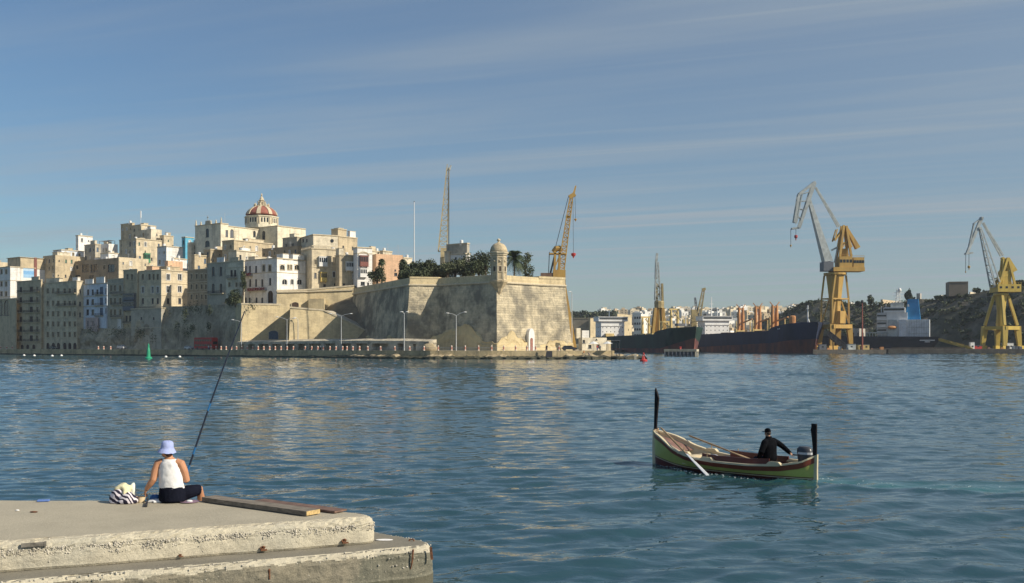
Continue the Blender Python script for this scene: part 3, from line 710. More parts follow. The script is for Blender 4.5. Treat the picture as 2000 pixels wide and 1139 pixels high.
def outworks():
    # lower outwork, lit face with blind arch and doorway, and shaded flank towards the town
    def wbox(name, label, pts_px, ztop, base=QZ-.2, m=S_CURT, batter=.9, extra=None, cat='wall', back=14):
        f = [G(*p) for p in pts_px]; root = thing(name, label, cat, (*f[0], QZ))
        o = outset(f, batter); mb = MB(); n = len(f); zt = ztop if isinstance(ztop, list) else [ztop]*n
        fine = 9; rings = []
        for k in range(fine+1):
            t = k/fine; ring = []
            for i in range(n-1):
                c = max(2, int((f[i+1]-f[i]).length/1.2))
                for j in range(c+(1 if i == n-2 else 0)):
                    u = j/c; p = lerp(lerp(o[i], o[i+1], u), lerp(f[i], f[i+1], u), t); z = lerp(base, lerp(zt[i], zt[i+1], u), t)
                    w_ = nz(p.x, p.y, z, .4, 4)*.16; ring.append((p.x+w_*.3, p.y-w_, z))
            rings.append(ring)
        mb.loft(rings, False, False).build('face', m, root)
        mb = MB(); b_ = [p+Vector((2.0, back)) for p in f]
        V = [(*p, z-.02) for p, z in zip(f, zt)]+[(*p, z-.02) for p, z in zip(b_, zt)]
        mb.add(V, [(i, i+1, n+i+1, n+i) for i in range(n-1)]).build('top', M_ROOF, root)
        cp = MB(); o2 = outset(f, .22); i2 = outset(f, -.6)
        for i in range(n-1):
            cp.add([(*o2[i], zt[i]-.25), (*o2[i+1], zt[i+1]-.25), (*o2[i+1], zt[i+1]+.3), (*o2[i], zt[i]+.3), (*i2[i], zt[i]-.25), (*i2[i+1], zt[i+1]-.25), (*i2[i+1], zt[i+1]+.3), (*i2[i], zt[i]+.3)], [(0, 1, 2, 3), (3, 2, 6, 7), (5, 4, 7, 6), (0, 3, 7, 4), (1, 5, 6, 2), (0, 4, 5, 1)])
        cp.build('coping', M_TRIM, root)
        return root
    # lower platform, near face
    r1 = wbox('outwork_wall', 'sunlit yellow limestone wall with a wide arched garage doorway', [(424, 428), (472, 384), (520, 388), (575, 393)], [ZY(594.5, 388)]*4, m=S_CURT, batter=.8)
    def archdoor(root, px, py, w_px, h_px, d, m, nrm=(-.02, -1), thick=.35, frame=None):
        q = P(px, py, d); s = d/FP; hw, h = w_px*s/2, h_px*s; n = Vector((nrm[0], nrm[1], 0)).normalized(); t = Vector((-n.y, n.x, 0))
        pr = [(-hw, 0), (-hw, h-hw*.55)]+[(-hw*math.cos(a), h-hw*.55+hw*.55*math.sin(a)) for a in [k*math.pi/10 for k in range(1, 10)]]+[(hw, h-hw*.55), (hw, 0)]
        k = len(pr); mb = MB(); V = [q+t*x+Vector((0, 0, z))+n*y for y in (-.5, .1) for x, z in pr]
        mb.add(V, [tuple(range(k, 2*k))]+[(i, i+1, k+i+1, k+i) for i in range(k-1)]); dr = recalc(mb.build('door', m, root))
        fr = MB(); pr2 = [(x*1.16, z*1.07) for x, z in pr]
        V = [q+t*x+Vector((0, 0, z))+n*y for y in (-.3, .28) for x, z in pr]+[q+t*x+Vector((0, 0, z))+n*y for y in (-.3, .28) for x, z in pr2]
        F = []
        for i in range(k-1): F += [(k+i, k+i+1, 3*k+i+1, 3*k+i), (i, k+i, k+i+1, i+1), (3*k+i, 3*k+i+1, 2*k+i+1, 2*k+i)]
        fr.add(V, F); recalc(fr.build('arch_frame', frame or M_TRIM, dr))
    archdoor(r1, 534, 663, 18, 17, 388.6, M_WOODB, nrm=(.4, -.92))
    r2 = wbox('outwork_wall', 'lower limestone wall whose top slopes down to the bastion foot', [(567.5, 392), (567, 366), (632, 370), (690, 372), (748, 373)], [ZY(600.5, 366), ZY(600.5, 366), ZY(606, 370), ZY(633, 372), ZY(664, 373)], batter=.6, back=8)
    r3 = wbox('curtain_wall', 'long sunlit curtain wall with cordon below the houses', [(541.5, 425), (541, 390), (600, 394), (692, 397)], [ZY(568, 390)]*2+[ZY(566, 394), ZY(558, 397)], batter=.7, back=60)
    archdoor(r3, 576.5, 600, 13, 9.5, 391.9, M_DARKDOOR, nrm=(.25, -.97))
    cd = MB(); f = outset([G(541, 390), G(600, 394), G(690, 397)], .35)
    zc = [ZY(570.5, 390), ZY(569.5, 394), ZY(566.5, 397)]
    for i in range(2): cd.beam((*f[i], zc[i]), (*f[i+1], zc[i+1]), .5, .45)
    cd.build('cordon', M_TRIM, r3)
    # pilaster beside the small arch
    mb = MB(); q = P(606, 600, 392.6); mb.box(q.x-.5, q.x+5.5, q.y-.9, q.y+2, q.z-1, q.z+3.2); mb.build('buttress', S_CURT, r3)
outworks()
# sea wall with square bays along the quay
def seawall():
    root = thing('sea_wall', 'low whitish sea wall with square recessed bays along the quay', 'wall', (*G(640, shore(640)+7), QZ))
    f = [G(px, shore(px)+7.5) for px in (471, 560, 640, 720, 800, 846)]
    zt = [ZY(665, shore(471)+7.5), ZY(663.5, shore(560)+7), ZY(662.5, shore(640)+7), ZY(661.8, shore(720)+7), ZY(662, shore(800)+7), ZY(663.5, shore(840)+7)]
    M_SW = stone('whitewashed sea wall', (0.56, 0.50, 0.385), stain=(0.22, 0.2, 0.16), amt=.7, s1=.35, s2=.9, streak=.5, bump=.6, course=.5)
    mb = MB()
    n = len(f); b = outset(f, -1.6)
    V = [(*p, QZ-.1) for p in f]+[(*p, z-.9) for p, z in zip(f, zt)]+[(*p, z-.9) for p, z in zip(b, zt)]+[(*p, QZ-.1) for p in b]
    F = []
    for k in range(3): F += [(k*n+i, k*n+i+1, (k+1)*n+i+1, (k+1)*n+i) for i in range(n-1)]
    F += [(0, n, 2*n, 3*n)[::-1], (n-1, 2*n-1, 3*n-1, 4*n-1)]
    mb.add(V, F); recalc(mb.build('wall', M_SW, root))
    mb = MB(); o = outset(f, 2.1); b = outset(f, -1.7)
    for i in range(n-1):
        z0, z1 = zt[i], zt[i+1]
        mb.add([(*o[i], z0-1.5), (*o[i+1], z1-1.5), (*o[i+1], z1-.6), (*o[i], z0-.6), (*b[i], z0-1.5), (*b[i+1], z1-1.5), (*b[i+1], z1+.1), (*b[i], z0+.05)], [(0, 1, 2, 3), (3, 2, 6, 7), (5, 4, 7, 6), (0, 3, 7, 4), (1, 5, 6, 2), (0, 4, 5, 1)])
    recalc(mb.build('sloping_cap', M_SW, root))
    # buttress blocks standing forward between the bays
    for px, wd in ((489, 9), (510, 9), (537, 9), (562, 9), (588, 9), (609, 9), (640, 11), (669, 12), (700, 12), (731, 11), (776, 21), (806, 20), (829, 18)):
        d = shore(px)+7.5; p = G(px, d); i = 0
        t = Vector((.78, -.62)); nn = Vector((-.62, -.78)); hw = wd*d/FP/2*1.25
        zz = np.interp(px, (471, 560, 640, 720, 800, 846), zt)
        mb = MB(); c = p+nn*1.0; mb.obox((*c, (QZ+zz-1.5)/2), (*(t*hw), 0), (*(nn*1.05), 0), (0, 0, (zz-1.5-QZ)/2)); mb.build('buttress', M_SW, root)
    # lumpy rubble end
    mb = MB(); p = G(838, shore(838)+5); mb.ell((p.x, p.y, QZ+.5), 2.6, 1.6, 1.7, 12, 7)
    for v in range(len(mb.v)):
        q = Vector(mb.v[v]); q += Vector((1, 1, .6))*nz(*q, .7, 3)*.5; mb.v[v] = tuple(q)
    mb.build('rubble_end', M_ROCK, root, smooth=True)
seawall()
# bollards
M_BRED = mat('faded red paint', (0.50, 0.22, 0.165), .7, .15, 3); M_BWH = mat('chalky white paint', (0.66, 0.55, 0.46), .7, .1, 3)
def bollards():
    p0 = thing('bollard', 'stubby red and white banded bollard at the edge of the quay', 'bollard', (0, 0, 0), 'red and white bollards along the quay')
    a = MB(); a.lathe((0, 0, 0), [(.34, 0), (.34, .28), (.3, .32)], 10); a.build('base', M_BWH, p0)
    a = MB(); a.lathe((0, 0, .32), [(.31, 0), (.29, .70)], 10); a.build('red_band', M_BRED, p0)
    a = MB(); a.lathe((0, 0, 1.02), [(.29, 0), (.30, .18), (.22, .33), (.06, .38)], 10); a.build('cap', M_BWH, p0)
    xs = [412.6, 422, 431.7, 441.5, 452, 461.8, 472.3, 483, 493.7, 504, 515, 526.4, 537.4, 548.7, 560.6, 572.8, 596, 608.7, 620.6, 631.6, 644.3, 656, 669, 677.5, 689, 702, 718, 743, 770.8, 799.7, 828]
    xs2 = [855.8, 882, 908.5, 934.6, 960, 983.6, 1007, 1029, 1046, 1067, 1091.6]
    xl = [1, 13, 24, 192, 202.5, 216]
    for i, px in enumerate(xs+xs2+xl):
        o = p0 if i == 0 else copy_tree(p0); q = G(px, shore(px)+1.2); o.location = (q.x, q.y, QZ); 
        if px in xs2: o.scale = (.8, .8, 1.15)
    r = thing('railing', 'thin double pipe railing strung between the bollards below the bastion', 'railing', (*G(960, shore(960)+1.2), QZ))
    pts = [G(px, shore(px)+1.2) for px in [718, 743, 770.8, 799.7, 828]+xs2]
    for a_, b_ in zip(pts, pts[1:]):
        mb = MB()
        for h in (.5, 1.0): mb.beam((*a_, QZ+h), (*b_, QZ+h), .07)
        mb.build('rail', M_GALV, r)
bollards()
def lamp(px, ytop, d, arms, lab, ybase=None, ang=None):
    s = d/FP; q = G(px, d); z1 = ZY(ytop, d); zb = QZ
    root = thing('street_lamp', lab, 'lamp post', (*q, zb))
    mb = MB(); mb.tube([(*q, zb), (*q, zb+1), (*q, z1)], [.2, .16, .1], 8); mb.build('pole', M_GALV, root)
    for dx, dy in arms:
        e = Vector((q.x+dx*s, q.y-abs(dx)*s*.1, z1+dy*s))
        mb = MB(); mb.tube([(*q, z1-.1), lerp(Vector((*q, z1)), e, .5)+Vector((0, 0, .12)), e], [.08, .07, .06], 6); ar = mb.build('arm', M_GALV, root)
        dd = Vector((1 if dx > 0 else -1, 0, .12)); mb = MB(); mb.ell(e+dd*.35, .55, .24, .16, 10, 6); mb.build('lamp_head', M_TANK, ar, smooth=True)
lamp(666.5, 617, shore(666)+3, [(-19, 4), (17, 4)], 'tall double-armed steel lamp post with wide spread arms on the quay')
lamp(560.5, 624, shore(560)+3, [(-17, 4.5), (12, 2)], 'double-armed lamp post in front of the arched garage doorway')
lamp(789.5, 613, shore(789)+3, [(-3, 3.5), (3.5, 3.5)], 'lamp post with two short arms at the left edge of the bastion')
lamp(891, 616, shore(891)+8, [(-15, 4), (15, 6)], 'lamp post against the shaded bastion face with thin arms')
lamp(471.5, 629, shore(471)+3, [(-15, 4)], 'single-armed lamp post behind the tip of the fishing rod')
lamp(582, 624, shore(582)+12, [(-4, 3)], 'short-armed lamp post beside the outwork wall')
lamp(1117, 571, 345, [(-2.5, 1)], 'tall thin pale mast standing right of the bastion')
# ------------------------------------------------------------ buildings of the town
U0 = Vector((0.80, -0.60))
class Bld:
    """block with a front (towards the water, mostly shaded) and a right side; window holes are cut into both.
       a, b, c: pixel columns of left corner, near corner, right corner; d: distance of the near corner"""
    def __init__(s, label, a, b, c, yt, yb, d, m, name='house', cat='house', u=U0, zb=None, group=None, depth=None, roof=True):
        s.u = Vector(u).normalized(); s.v = Vector((-s.u.y, s.u.x)); s.d = d
        C = G(b, d); s.C = C
        ta, tcx = (a-1000)/FP, (c-1000)/FP
        s.w = (C.x-ta*C.y)/(s.u.x-ta*s.u.y) if a < b else 8.0
        s.t = (tcx*C.y-C.x)/(s.v.x-tcx*s.v.y) if c > b else (depth or 9.0)
        if depth and c <= b: s.t = depth
        s.zt = ZY(yt, d); s.zb = ZY(yb, d) if zb is None else zb
        s.vis = (a < b, c > b)
        s.m = m; s.h = {'f': [], 's': []}
        s.root = thing(name, label, cat, (*(C-s.u*s.w/2), s.zb), group)
        s.roof = roof; s.parts = []
    def frame(s, face):   # origin, direction along the face, outward normal
        if face == 'f': return s.C, -s.u, -s.v
        return s.C, s.v, s.u
    def hit(s, face, px, py):
        O, D, Nn = s.frame(face); r = Vector(((px-1000)/FP, 1.0)); t = O.dot(Nn)/r.dot(Nn); q = r*t
        return (q-O).dot(D), CH+(HY-py)/FP*t
    def rect(s, face, cx, cy, w_, h_):
        a0, z0 = s.hit(face, cx-w_/2, cy+h_/2); a1, z1 = s.hit(face, cx+w_/2, cy-h_/2)
        m0, zl = s.hit(face, cx, cy+h_/2); _, zh = s.hit(face, cx, cy-h_/2)
        lo, hi = min(a0, a1), max(a0, a1); L = s.w if face == 'f' else s.t
        lo, hi = max(.15, lo), min(L-.15, hi); zl, zh = max(zl, s.zb+.05), min(zh, s.zt-.3)
        return (lo, hi, zl, zh) if hi-lo > .15 and zh-zl > .2 else None
    def win(s, face, cx, cy, w_, h_, style='dark'):
        r = s.rect(face, cx, cy, w_, h_)
        if r is None: return s
        for q in s.h[face]:
            if r[0] < q[0][1]+.1 and r[1] > q[0][0]-.1 and r[2] < q[0][3]+.1 and r[3] > q[0][2]-.1: return s
        s.h[face].append((r, style)); return s
    def wins(s, face, xs, ys, w_, h_, style='dark'):
        for y in ys:
            for x in xs: s.win(face, x, y, w_, h_, style)
        return s
    def auto(s, face, nx, ny, w_=1.0, h_=1.7, style='dark', z0=None, skip=0.0, sd=0):
        L = s.w if face == 'f' else s.t; rr = random.Random(sd*31+nx*7+ny); zb = s.zb if z0 is None else z0; H_ = s.zt-.9-zb
        for j in range(ny):
            for i in range(nx):
                if rr.random() < skip: continue
                x = L*(i+.5)/nx; z = zb+H_*(j+.5)/ny; s.h[face].append(((x-w_/2, x+w_/2, z-h_/2, z+h_/2), style))
        return s
    def pt(s, face, x, z, out=0.0):
        O, D, Nn = s.frame(face); q = O+D*x+Nn*out; return Vector((q.x, q.y, z))
    def done(s, parapet=0.8, cornice=True, courses=()):
        mb = MB()
        for face in ('f', 's'):
            L = s.w if face == 'f' else s.t; H_ = s.h[face]
            xs = sorted({0, L, *[x for r, _ in H_ for x in r[:2]]}); zs = sorted({s.zb, s.zt, *[z for r, _ in H_ for z in r[2:]]})
            for x0, x1 in zip(xs, xs[1:]):
                for z0, z1 in zip(zs, zs[1:]):
                    cx, cz = (x0+x1)/2, (z0+z1)/2
                    if any(r[0] < cx < r[1] and r[2] < cz < r[3] for r, _ in H_): continue
                    mb.add([s.pt(face, x0, z0), s.pt(face, x1, z0), s.pt(face, x1, z1), s.pt(face, x0, z1)], [(3, 2, 1, 0) if face == 'f' else (0, 1, 2, 3)])
            for r, st in H_:
                x0, x1, z0, z1 = r; dp = -.45
                q = [s.pt(face, x, z, o) for o in (0, dp) for x, z in ((x0, z0), (x1, z0), (x1, z1), (x0, z1))]
                F = [(0, 1, 5, 4), (1, 2, 6, 5), (2, 3, 7, 6), (3, 0, 4, 7)]
                mb.add(q, F if face == 'f' else [f[::-1] for f in F])
                if 'arch' in st:      # round head: fill the corners
                    hw = (x1-x0)/2; mx = (x0+x1)/2; rz = min(hw, (z1-z0)*.5)
                    for sg in (-1, 1):
                        fan = [s.pt(face, mx+sg*hw*math.cos(k*math.pi/10), z1-rz+rz*math.sin(k*math.pi/10), -.02) for k in range(6)]
                        cor = s.pt(face, mx+sg*hw, z1, -.02)
                        for k in range(5): mb.add([cor, fan[k], fan[k+1]], [(0, 1, 2)])
        # back, left, parapet ring
        A, B_ = s.C-s.u*s.w, s.C; Cc = s.C+s.v*s.t; Dd = s.C-s.u*s.w+s.v*s.t
        zr = s.zt-parapet; ti = .3
        mb.add([(*Cc, s.zb), (*Dd, s.zb), (*Dd, s.zt), (*Cc, s.zt), (*A, s.zb), (*A, s.zt)], [(0, 1, 2, 3), (1, 4, 5, 2)])
        outer = [A, B_, Cc, Dd]; cen = (A+Cc)/2
        inner = [B_-s.u*(s.w-ti)+s.v*ti, B_-s.u*ti+s.v*ti, Cc-s.u*ti-s.v*ti, Dd+s.u*ti-s.v*ti]
        V = [(*p, s.zt) for p in outer]+[(*p, s.zt) for p in inner]+[(*p, zr-.05) for p in inner]
        mb.add(V, [(i, (i+1) % 4, 4+(i+1) % 4, 4+i) for i in range(4)]+[(4+i, 4+(i+1) % 4, 8+(i+1) % 4, 8+i) for i in range(4)])
        s.wall = mb.build('wall', s.m, s.root)
        if s.roof: mb = MB(); mb.add([(*p, zr) for p in inner], [(0, 1, 2, 3)]).build('roof', M_ROOF, s.root)
        def strip(z, hgt, out, name='cornice', m=None):
            mb = MB(); 
            o = [A-s.u*out*.0-s.v*out, B_+s.u*out-s.v*out, Cc+s.u*out]; i_ = [A+s.v*.003, B_-s.u*.003+s.v*.003, Cc-s.u*.003]
            V = [(*p, z) for p in o]+[(*p, z+hgt) for p in o]+[(*p, z+hgt) for p in i_]+[(*p, z) for p in i_]
            F = []
            for k in range(2): F += [(k, k+1, 3+k+1, 3+k), (3+k, 3+k+1, 6+k+1, 6+k), (9+k, 9+k+1, k+1, k)]
            F += [(0, 3, 6, 9), (2, 11, 8, 5)]
            recalc(mb.add(V, F).build(name, m or M_TRIM, s.root))
        if cornice: strip(s.zt-.42, .36, .28)
        for py in courses:
            zz = s.hit('f' if s.vis[0] else 's', 0, py)[1] if False else ZY(py, s.d); strip(zz, .22, .16, 'string_course')
        for face in ('f', 's'):
            O, D, Nn = s.frame(face); D3 = Vector((*D, 0)); N3 = Vector((*Nn, 0))
            for r, st in s.h[face]: s._window(face, r, st, D3, N3)
        return s
    def _window(s, face, r, st, D3, N3):
        x0, x1, z0, z1 = r; w_, h_ = x1-x0, z1-z0; c = s.pt(face, (x0+x1)/2, (z0+z1)/2)
        door = 'door' in st; fm = M_WOODW if 'white' in st else M_WOODB if 'blue' in st else M_TRIM if 'trim' in st else M_WOODGR
        mb = MB(); t = min(.12, w_*.16)
        for sx in (-1, 1): mb.obox(c+D3*(sx*(w_/2-t/2))-N3*.2, D3*(t/2), N3*.05, (0, 0, h_/2))
        for sz in (-1, 1): mb.obox(c+Vector((0, 0, sz*(h_/2-t/2)))-N3*.2, D3*(w_/2-t), N3*.045, (0, 0, t/2))
        if w_ > .7: mb.obox(c-N3*.2, D3*(t*.4), N3*.04, (0, 0, h_/2-t))
        if 'trim' in st or 'white' in st:
            for sx in (-1, 1): mb.obox(c+D3*(sx*(w_/2+.1))+N3*.02, D3*.1, N3*.06, (0, 0, h_/2+.15))
            mb.obox(c+Vector((0, 0, h_/2+.12))+N3*.02, D3*(w_/2), N3*.06, (0, 0, .12))
        if not door: mb.obox(c-Vector((0, 0, h_/2+.06))+N3*.06, D3*(w_/2+.15), N3*.12, (0, 0, .06))
        wn = mb.build('door' if door else 'window', fm, s.root)
        pm = M_DARKDOOR if door else M_GLASS
        if 'shut' in st: pm = M_WOODB if 'blue' in st else M_WOODG if 'green' in st else M_WOODW if 'white' in st else M_WOODGR
        mb = MB(); mb.obox(c-N3*.28, D3*(w_/2), N3*.02, (0, 0, h_/2)); mb.build('pane' if not door else 'door_leaf', pm, wn)
        if 'bal' in st: s.balcony(face, x0-.45, x1+.45, z0)
    def balcony(s, face, x0, x1, z, m=None, red=False, solid=False):
        O, D, Nn = s.frame(face); D3 = Vector((*D, 0)); N3 = Vector((*Nn, 0)); dp = .95; c = s.pt(face, (x0+x1)/2, z); w_ = x1-x0
        mb = MB(); mb.obox(c+N3*(dp/2)-Vector((0, 0, .1)), D3*(w_/2), N3*(dp/2), (0, 0, .1))
        for sx in (-.4, .4): mb.beam(c+D3*(sx*w_)+N3*.75-Vector((0, 0, .2)), c+D3*(sx*w_)-Vector((0, 0, .7)), .18)
        b = mb.build('balcony', M_TRIM, s.root)
        mb = MB(); n = max(3, int(w_/.28)); rail = lambda a, q, h: mb.beam(a+Vector((0, 0, h)), q+Vector((0, 0, h)), .06)
        p = [c-D3*(w_/2-.05), c-D3*(w_/2-.05)+N3*(dp-.05), c+D3*(w_/2-.05)+N3*(dp-.05), c+D3*(w_/2-.05)]
        for a, q in zip(p, p[1:]):
            rail(a, q, 1.0); rail(a, q, .12); k = max(2, int((q-a).length/.25))
            for i in range(k+1): g = lerp(a, q, i/k); mb.beam(g, g+Vector((0, 0, 1.0)), .035)
        mb.build('railing', m or M_IRON, b)
        if red:
            mb = MB(); rr = random.Random(int(x0*10))
            for i in range(int(w_*26)):
                q = c+D3*rr.uniform(-w_/2, w_/2)+N3*(dp+rr.uniform(-.05, .25))+Vector((0, 0, rr.uniform(.05, 1.15))); a = rr.random()*3
                mb.obox(q, Vector((math.cos(a), .2, math.sin(a)))*.09, Vector((-math.sin(a), .3, math.cos(a)))*.07, (0, .03, 0))
            mb.build('flowers', M_FLOW, b, kind='stuff')
        return b
    def gallarija(s, face, cx, cy, w_, h_, m, panes=True, roofm=None):
        """enclosed timber balcony hung on the wall"""
        r = s.rect(face, cx, cy, w_, h_); O, D, Nn = s.frame(face); D3 = Vector((*D, 0)); N3 = Vector((*Nn, 0))
        x0, x1, z0, z1 = r; W = x1-x0; Hh = z1-z0; c = s.pt(face, (x0+x1)/2, (z0+z1)/2); dp = 1.0
        mb = MB(); mb.obox(c+N3*(dp/2+.02), D3*(W/2), N3*(dp/2), (0, 0, Hh/2)); g = mb.build('enclosed_balcony', m, s.root)
        mb = MB(); mb.obox(c+N3*(dp/2+.05)+Vector((0, 0, Hh/2+.08)), D3*(W/2+.12), N3*(dp/2+.08), (0, 0, .08)); mb.obox(c+N3*(dp/2+.05)-Vector((0, 0, Hh/2+.08)), D3*(W/2+.1), N3*(dp/2+.06), (0, 0, .08))
        for sx in (-.36, .36):
            mb.beam(c+D3*(sx*W)+N3*.8-Vector((0, 0, Hh/2+.15)), c+D3*(sx*W)-Vector((0, 0, Hh/2+.7)), .2)
        mb.build('cornice', m, g)
        if panes:
            n = max(3, int(round(W/.75)))
            for i in range(n):
                x = (i+.5)/n-.5; mb = MB(); mb.obox(c+N3*(dp+.03)+D3*(x*W)+Vector((0, 0, Hh*.16)), D3*(W/n*.36), N3*.02, (0, 0, Hh*.24)); mb.build('pane', M_GLASS, g)
        return s
    def box(s, name, fx0, fx1, sx0, sx1, h, m, cap=True):
        """something on the roof: fractions of width (from the right end) and depth"""
        z = s.zt-.8; p = [s.C-s.u*(s.w*fx)+s.v*(s.t*sy) for fx, sy in ((fx1, sx0), (fx0, sx0), (fx0, sx1), (fx1, sx1))]
        mb = MB(); mb.prism(p, z, z+h); o = mb.build(name, m, s.root)
        if cap:
            cc = sum(p, Vector((0, 0)))/4; mb = MB(); mb.prism([cc+(q-cc)*1.08 for q in p], z+h+.002, z+h+.18); mb.build('cap', M_TRIM, o)
        return o
    def tank(s, fx, sy, h=1.3):
        q = s.C-s.u*(s.w*fx)+s.v*(s.t*sy); mb = MB(); z = s.zt-.8
        mb.lathe((*q, z), [(.6, .5), (.62, .55), (.62, .5+h), (.5, .62+h), (.1, .68+h)], 12); mb.box(q.x-.6, q.x+.6, q.y-.6, q.y+.6, z, z+.49); mb.build('water_tank', M_TANK, s.root)
        return s
    def aerial(s, fx, sy, h=3.0):
        q = s.C-s.u*(s.w*fx)+s.v*(s.t*sy); z = s.zt-.8; mb = MB(); mb.tube([(*q, z), (*q, z+h)], .045, 5)
        for k in (.75, .85, .95): mb.beam((q.x-.7, q.y, z+h*k), (q.x+.7, q.y, z+h*k), .04)
        mb.build('aerial', M_GALV, s.root); return s
    def balustrade(s, n_f=14, n_s=14):
        mb = MB()
        for face, n in (('f', n_f), ('s', n_s)):
            L = s.w if face == 'f' else s.t
            for i in range(n+1):
                q = s.pt(face, .15+(L-.3)*i/n, s.zt, -.15); mb.lathe(q, [(.1, 0), (.16, .25), (.08, .5), (.12, .75)], 6)
            a, b = s.pt(face, 0, s.zt+.85, -.15), s.pt(face, L, s.zt+.85, -.15); mb.beam(a, b, .3, .2)
        mb.build('balustrade', M_TRIM, s.root); return s
M_FLOW = mat('geranium red', (0.30, 0.035, 0.04), .8, .5, 4)
H = S_HOUSE
def town():
    B = Bld
    # ---- row along the water, left to right
    b = B('white building with a blue-striped sunlit gable above the stone terrace', -60, 20, 97, 520, 690, 497, H['white'])
    b.wins('f', (3, 12), (531, 555, 574), 4, 9, 'trim');
    mbx = b.done(courses=(548, 580))
    mb = MB(); O, D, N_ = b.frame('s'); x0, zt = b.hit('s', 45.5, 522); x1, zb_ = b.hit('s', 67, 543.5); b.box('stair_hut', .0, .3, .25, .95, 5.5, H['tan'])
    for k, colr in enumerate(((0.30, 0.50, 0.72), (0.20, 0.42, 0.70), (0.42, 0.58, 0.74))):
        z0 = lerp(zb_, zt, k/3)+.003; z1 = lerp(zb_, zt, (k+1)/3); mb = MB()
        mb.add([b.pt('s', x0, z0, .03), b.pt('s', x1, z0, .03), b.pt('s', x1, z1, .03), b.pt('s', x0, z1, .03)], [(0, 1, 2, 3)]); mb.build('painted_stripe', mat('blue wall stripe %d' % k, colr, .8, .08, 1), b.root)
    mb = MB(); x, z = b.hit('s', 69, 503); mb.obox(b.pt('s', x, (z+ZY(543, 500))/2, .12), (.45, .5, 0), (.1, -.1, 0), (0, 0, (z-ZY(543, 500))/2)); mb.build('drain_chase', M_WOODR, b.root)
    b = B('tan stone terrace with two tall arches at the waterside', -80, 31, 33, 582, 690, shore(31)+10, H['tan'], name='terrace', cat='wall', depth=12); b.win('f', 2, 601, 10, 30, 'arch'); b.win('f', 13, 601, 10, 30, 'arch'); b.done()
    b = B('narrow tan apartment block with stacked iron balconies', 33, 80, 83, 546, 688, shore(80)+13, H['tan'], cat='building')
    for y in (566, 586, 605, 624, 643, 661):
        b.win('f', 40.5, y, 5, 11, 'door'); b.win('f', 61, y, 6, 12, 'door'); b.win('f', 73, y, 5, 12, 'trim')
    b.wins('f', (43, 54, 66), (679,), 6, 12, 'arch door'); b.done(courses=(670,))
    for y in (571.5, 591.5, 610.5, 629.5, 648.5, 666.5):
        x0, z = b.hit('f', 36, y); x1, _ = b.hit('f', 44.5, y); b.balcony('f', min(x0, x1), max(x0, x1), z)
        x0, z = b.hit('f', 48, y); x1, _ = b.hit('f', 78.5, y); b.balcony('f', min(x0, x1), max(x0, x1), z)
    b.box('stair_hut', .1, .4, .2, .8, 2.2, H['cream'])
    b = B('six-storey cream hotel block with six window columns and ground arches', 83, 150, 163, 548, 688, shore(150)+13, H['cream'], cat='building')
    xs = (93.5, 104, 114, 126.5, 136.2, 146.3)
    b.wins('f', xs, (568.5, 592.5, 613, 633, 653.5), 5, 10.5, 'trim'); b.wins('f', xs, (677,), 6.5, 15, 'arch door'); b.wins('s', (156.5,), (570, 594, 615), 3.5, 9)
    b.done(courses=(576, 599, 620.5, 640.5, 661))
    for y in (574.5, 598):
        x0, z = b.hit('f', 110 if y < 580 else 112, y); x1, _ = b.hit('f', 149, y); b.balcony('f', min(x0, x1), max(x0, x1), z)
    b.box('stair_hut', .55, .95, .25, .8, 2.6, H['pale']); b.box('stair_hut', .05, .2, .4, .8, 2.4, H['white'])
    b = B('pale grey-white house with blue doors above the rock face', 163, 208, 211, 552, 650, shore(208)+17, H['bluewhite'], zb=ZY(650, shore(208)+17))
    b.wins('f', (171, 181), (590, 610), 5, 11); b.wins('f', (172, 181, 190), (571,), 4, 11); b.wins('f', (198,), (568, 589, 609), 6.5, 15, 'blue shut'); b.wins('f', (207,), (568, 587, 607), 3, 10); b.done(courses=(578, 598))
    for y in (576, 597, 617):
        x0, z = b.hit('f', 187, y); x1, _ = b.hit('f', 202, y); b.balcony('f', min(x0, x1), max(x0, x1), z)
    b.box('stair_hut', .1, .45, .1, .6, 3.4, H['white']); b.box('stair_hut', .6, .95, .2, .7, 2.8, H['white'])
    b = B('pinkish low house at the foot of the grey-white house', 167, 191, 192, 620, 648, shore(191)+15.5, H['pink'], depth=2.2); b.wins('f', (172, 182), (632,), 4, 9); b.done(cornice=False)
    b = B('weathered tan house with three wrought-iron balconies', 210, 241, 243, 543, 650, shore(241)+16, H['grey'])
    b.wins('f', (217, 224.5, 235), (563, 588, 610), 4.5, 12, 'trim'); b.win('f', 233, 634, 6, 20, 'white shut'); b.done(courses=(553,))
    for y in (575, 596, 620):
        x0, z = b.hit('f', 218, y); x1, _ = b.hit('f', 240, y); b.balcony('f', min(x0, x1), max(x0, x1), z)
    b = B('narrow stone house with a large grey enclosed balcony', 241, 268, 270, 525, 652, shore(268)+16, H['tan'])
    b.wins('f', (249, 258), (541,), 4.5, 11, 'trim'); b.wins('f', (247, 254, 262), (622,), 4, 11); b.done(courses=(550,))
    b.gallarija('f', 254.5, 580, 22, 11, M_WOODGR); b.gallarija('f', 254.5, 597, 22, 18, M_WOODGR)
    x0, z = b.hit('f', 242, 632); x1, _ = b.hit('f', 266, 632); b.balcony('f', min(x0, x1), max(x0, x1), z)
    b = B('tall battered masonry base carrying the square stone house', 256, 315, 374, 600.5, 690, shore(315)+13, H['grey'], name='retaining_wall', cat='wall', zb=QZ-.2); b.wins('f', (276, 300), (622,), 3, 5); b.win('f', 285, 676, 6, 12, 'door'); b.wins('s', (330, 352), (616,), 3, 5); b.done(parapet=.3, courses=(640,))
    b = B('tall square stone house with white-framed windows on its sunlit flank', 268, 315, 380, 526, 602, shore(315)+16, H['cream'])
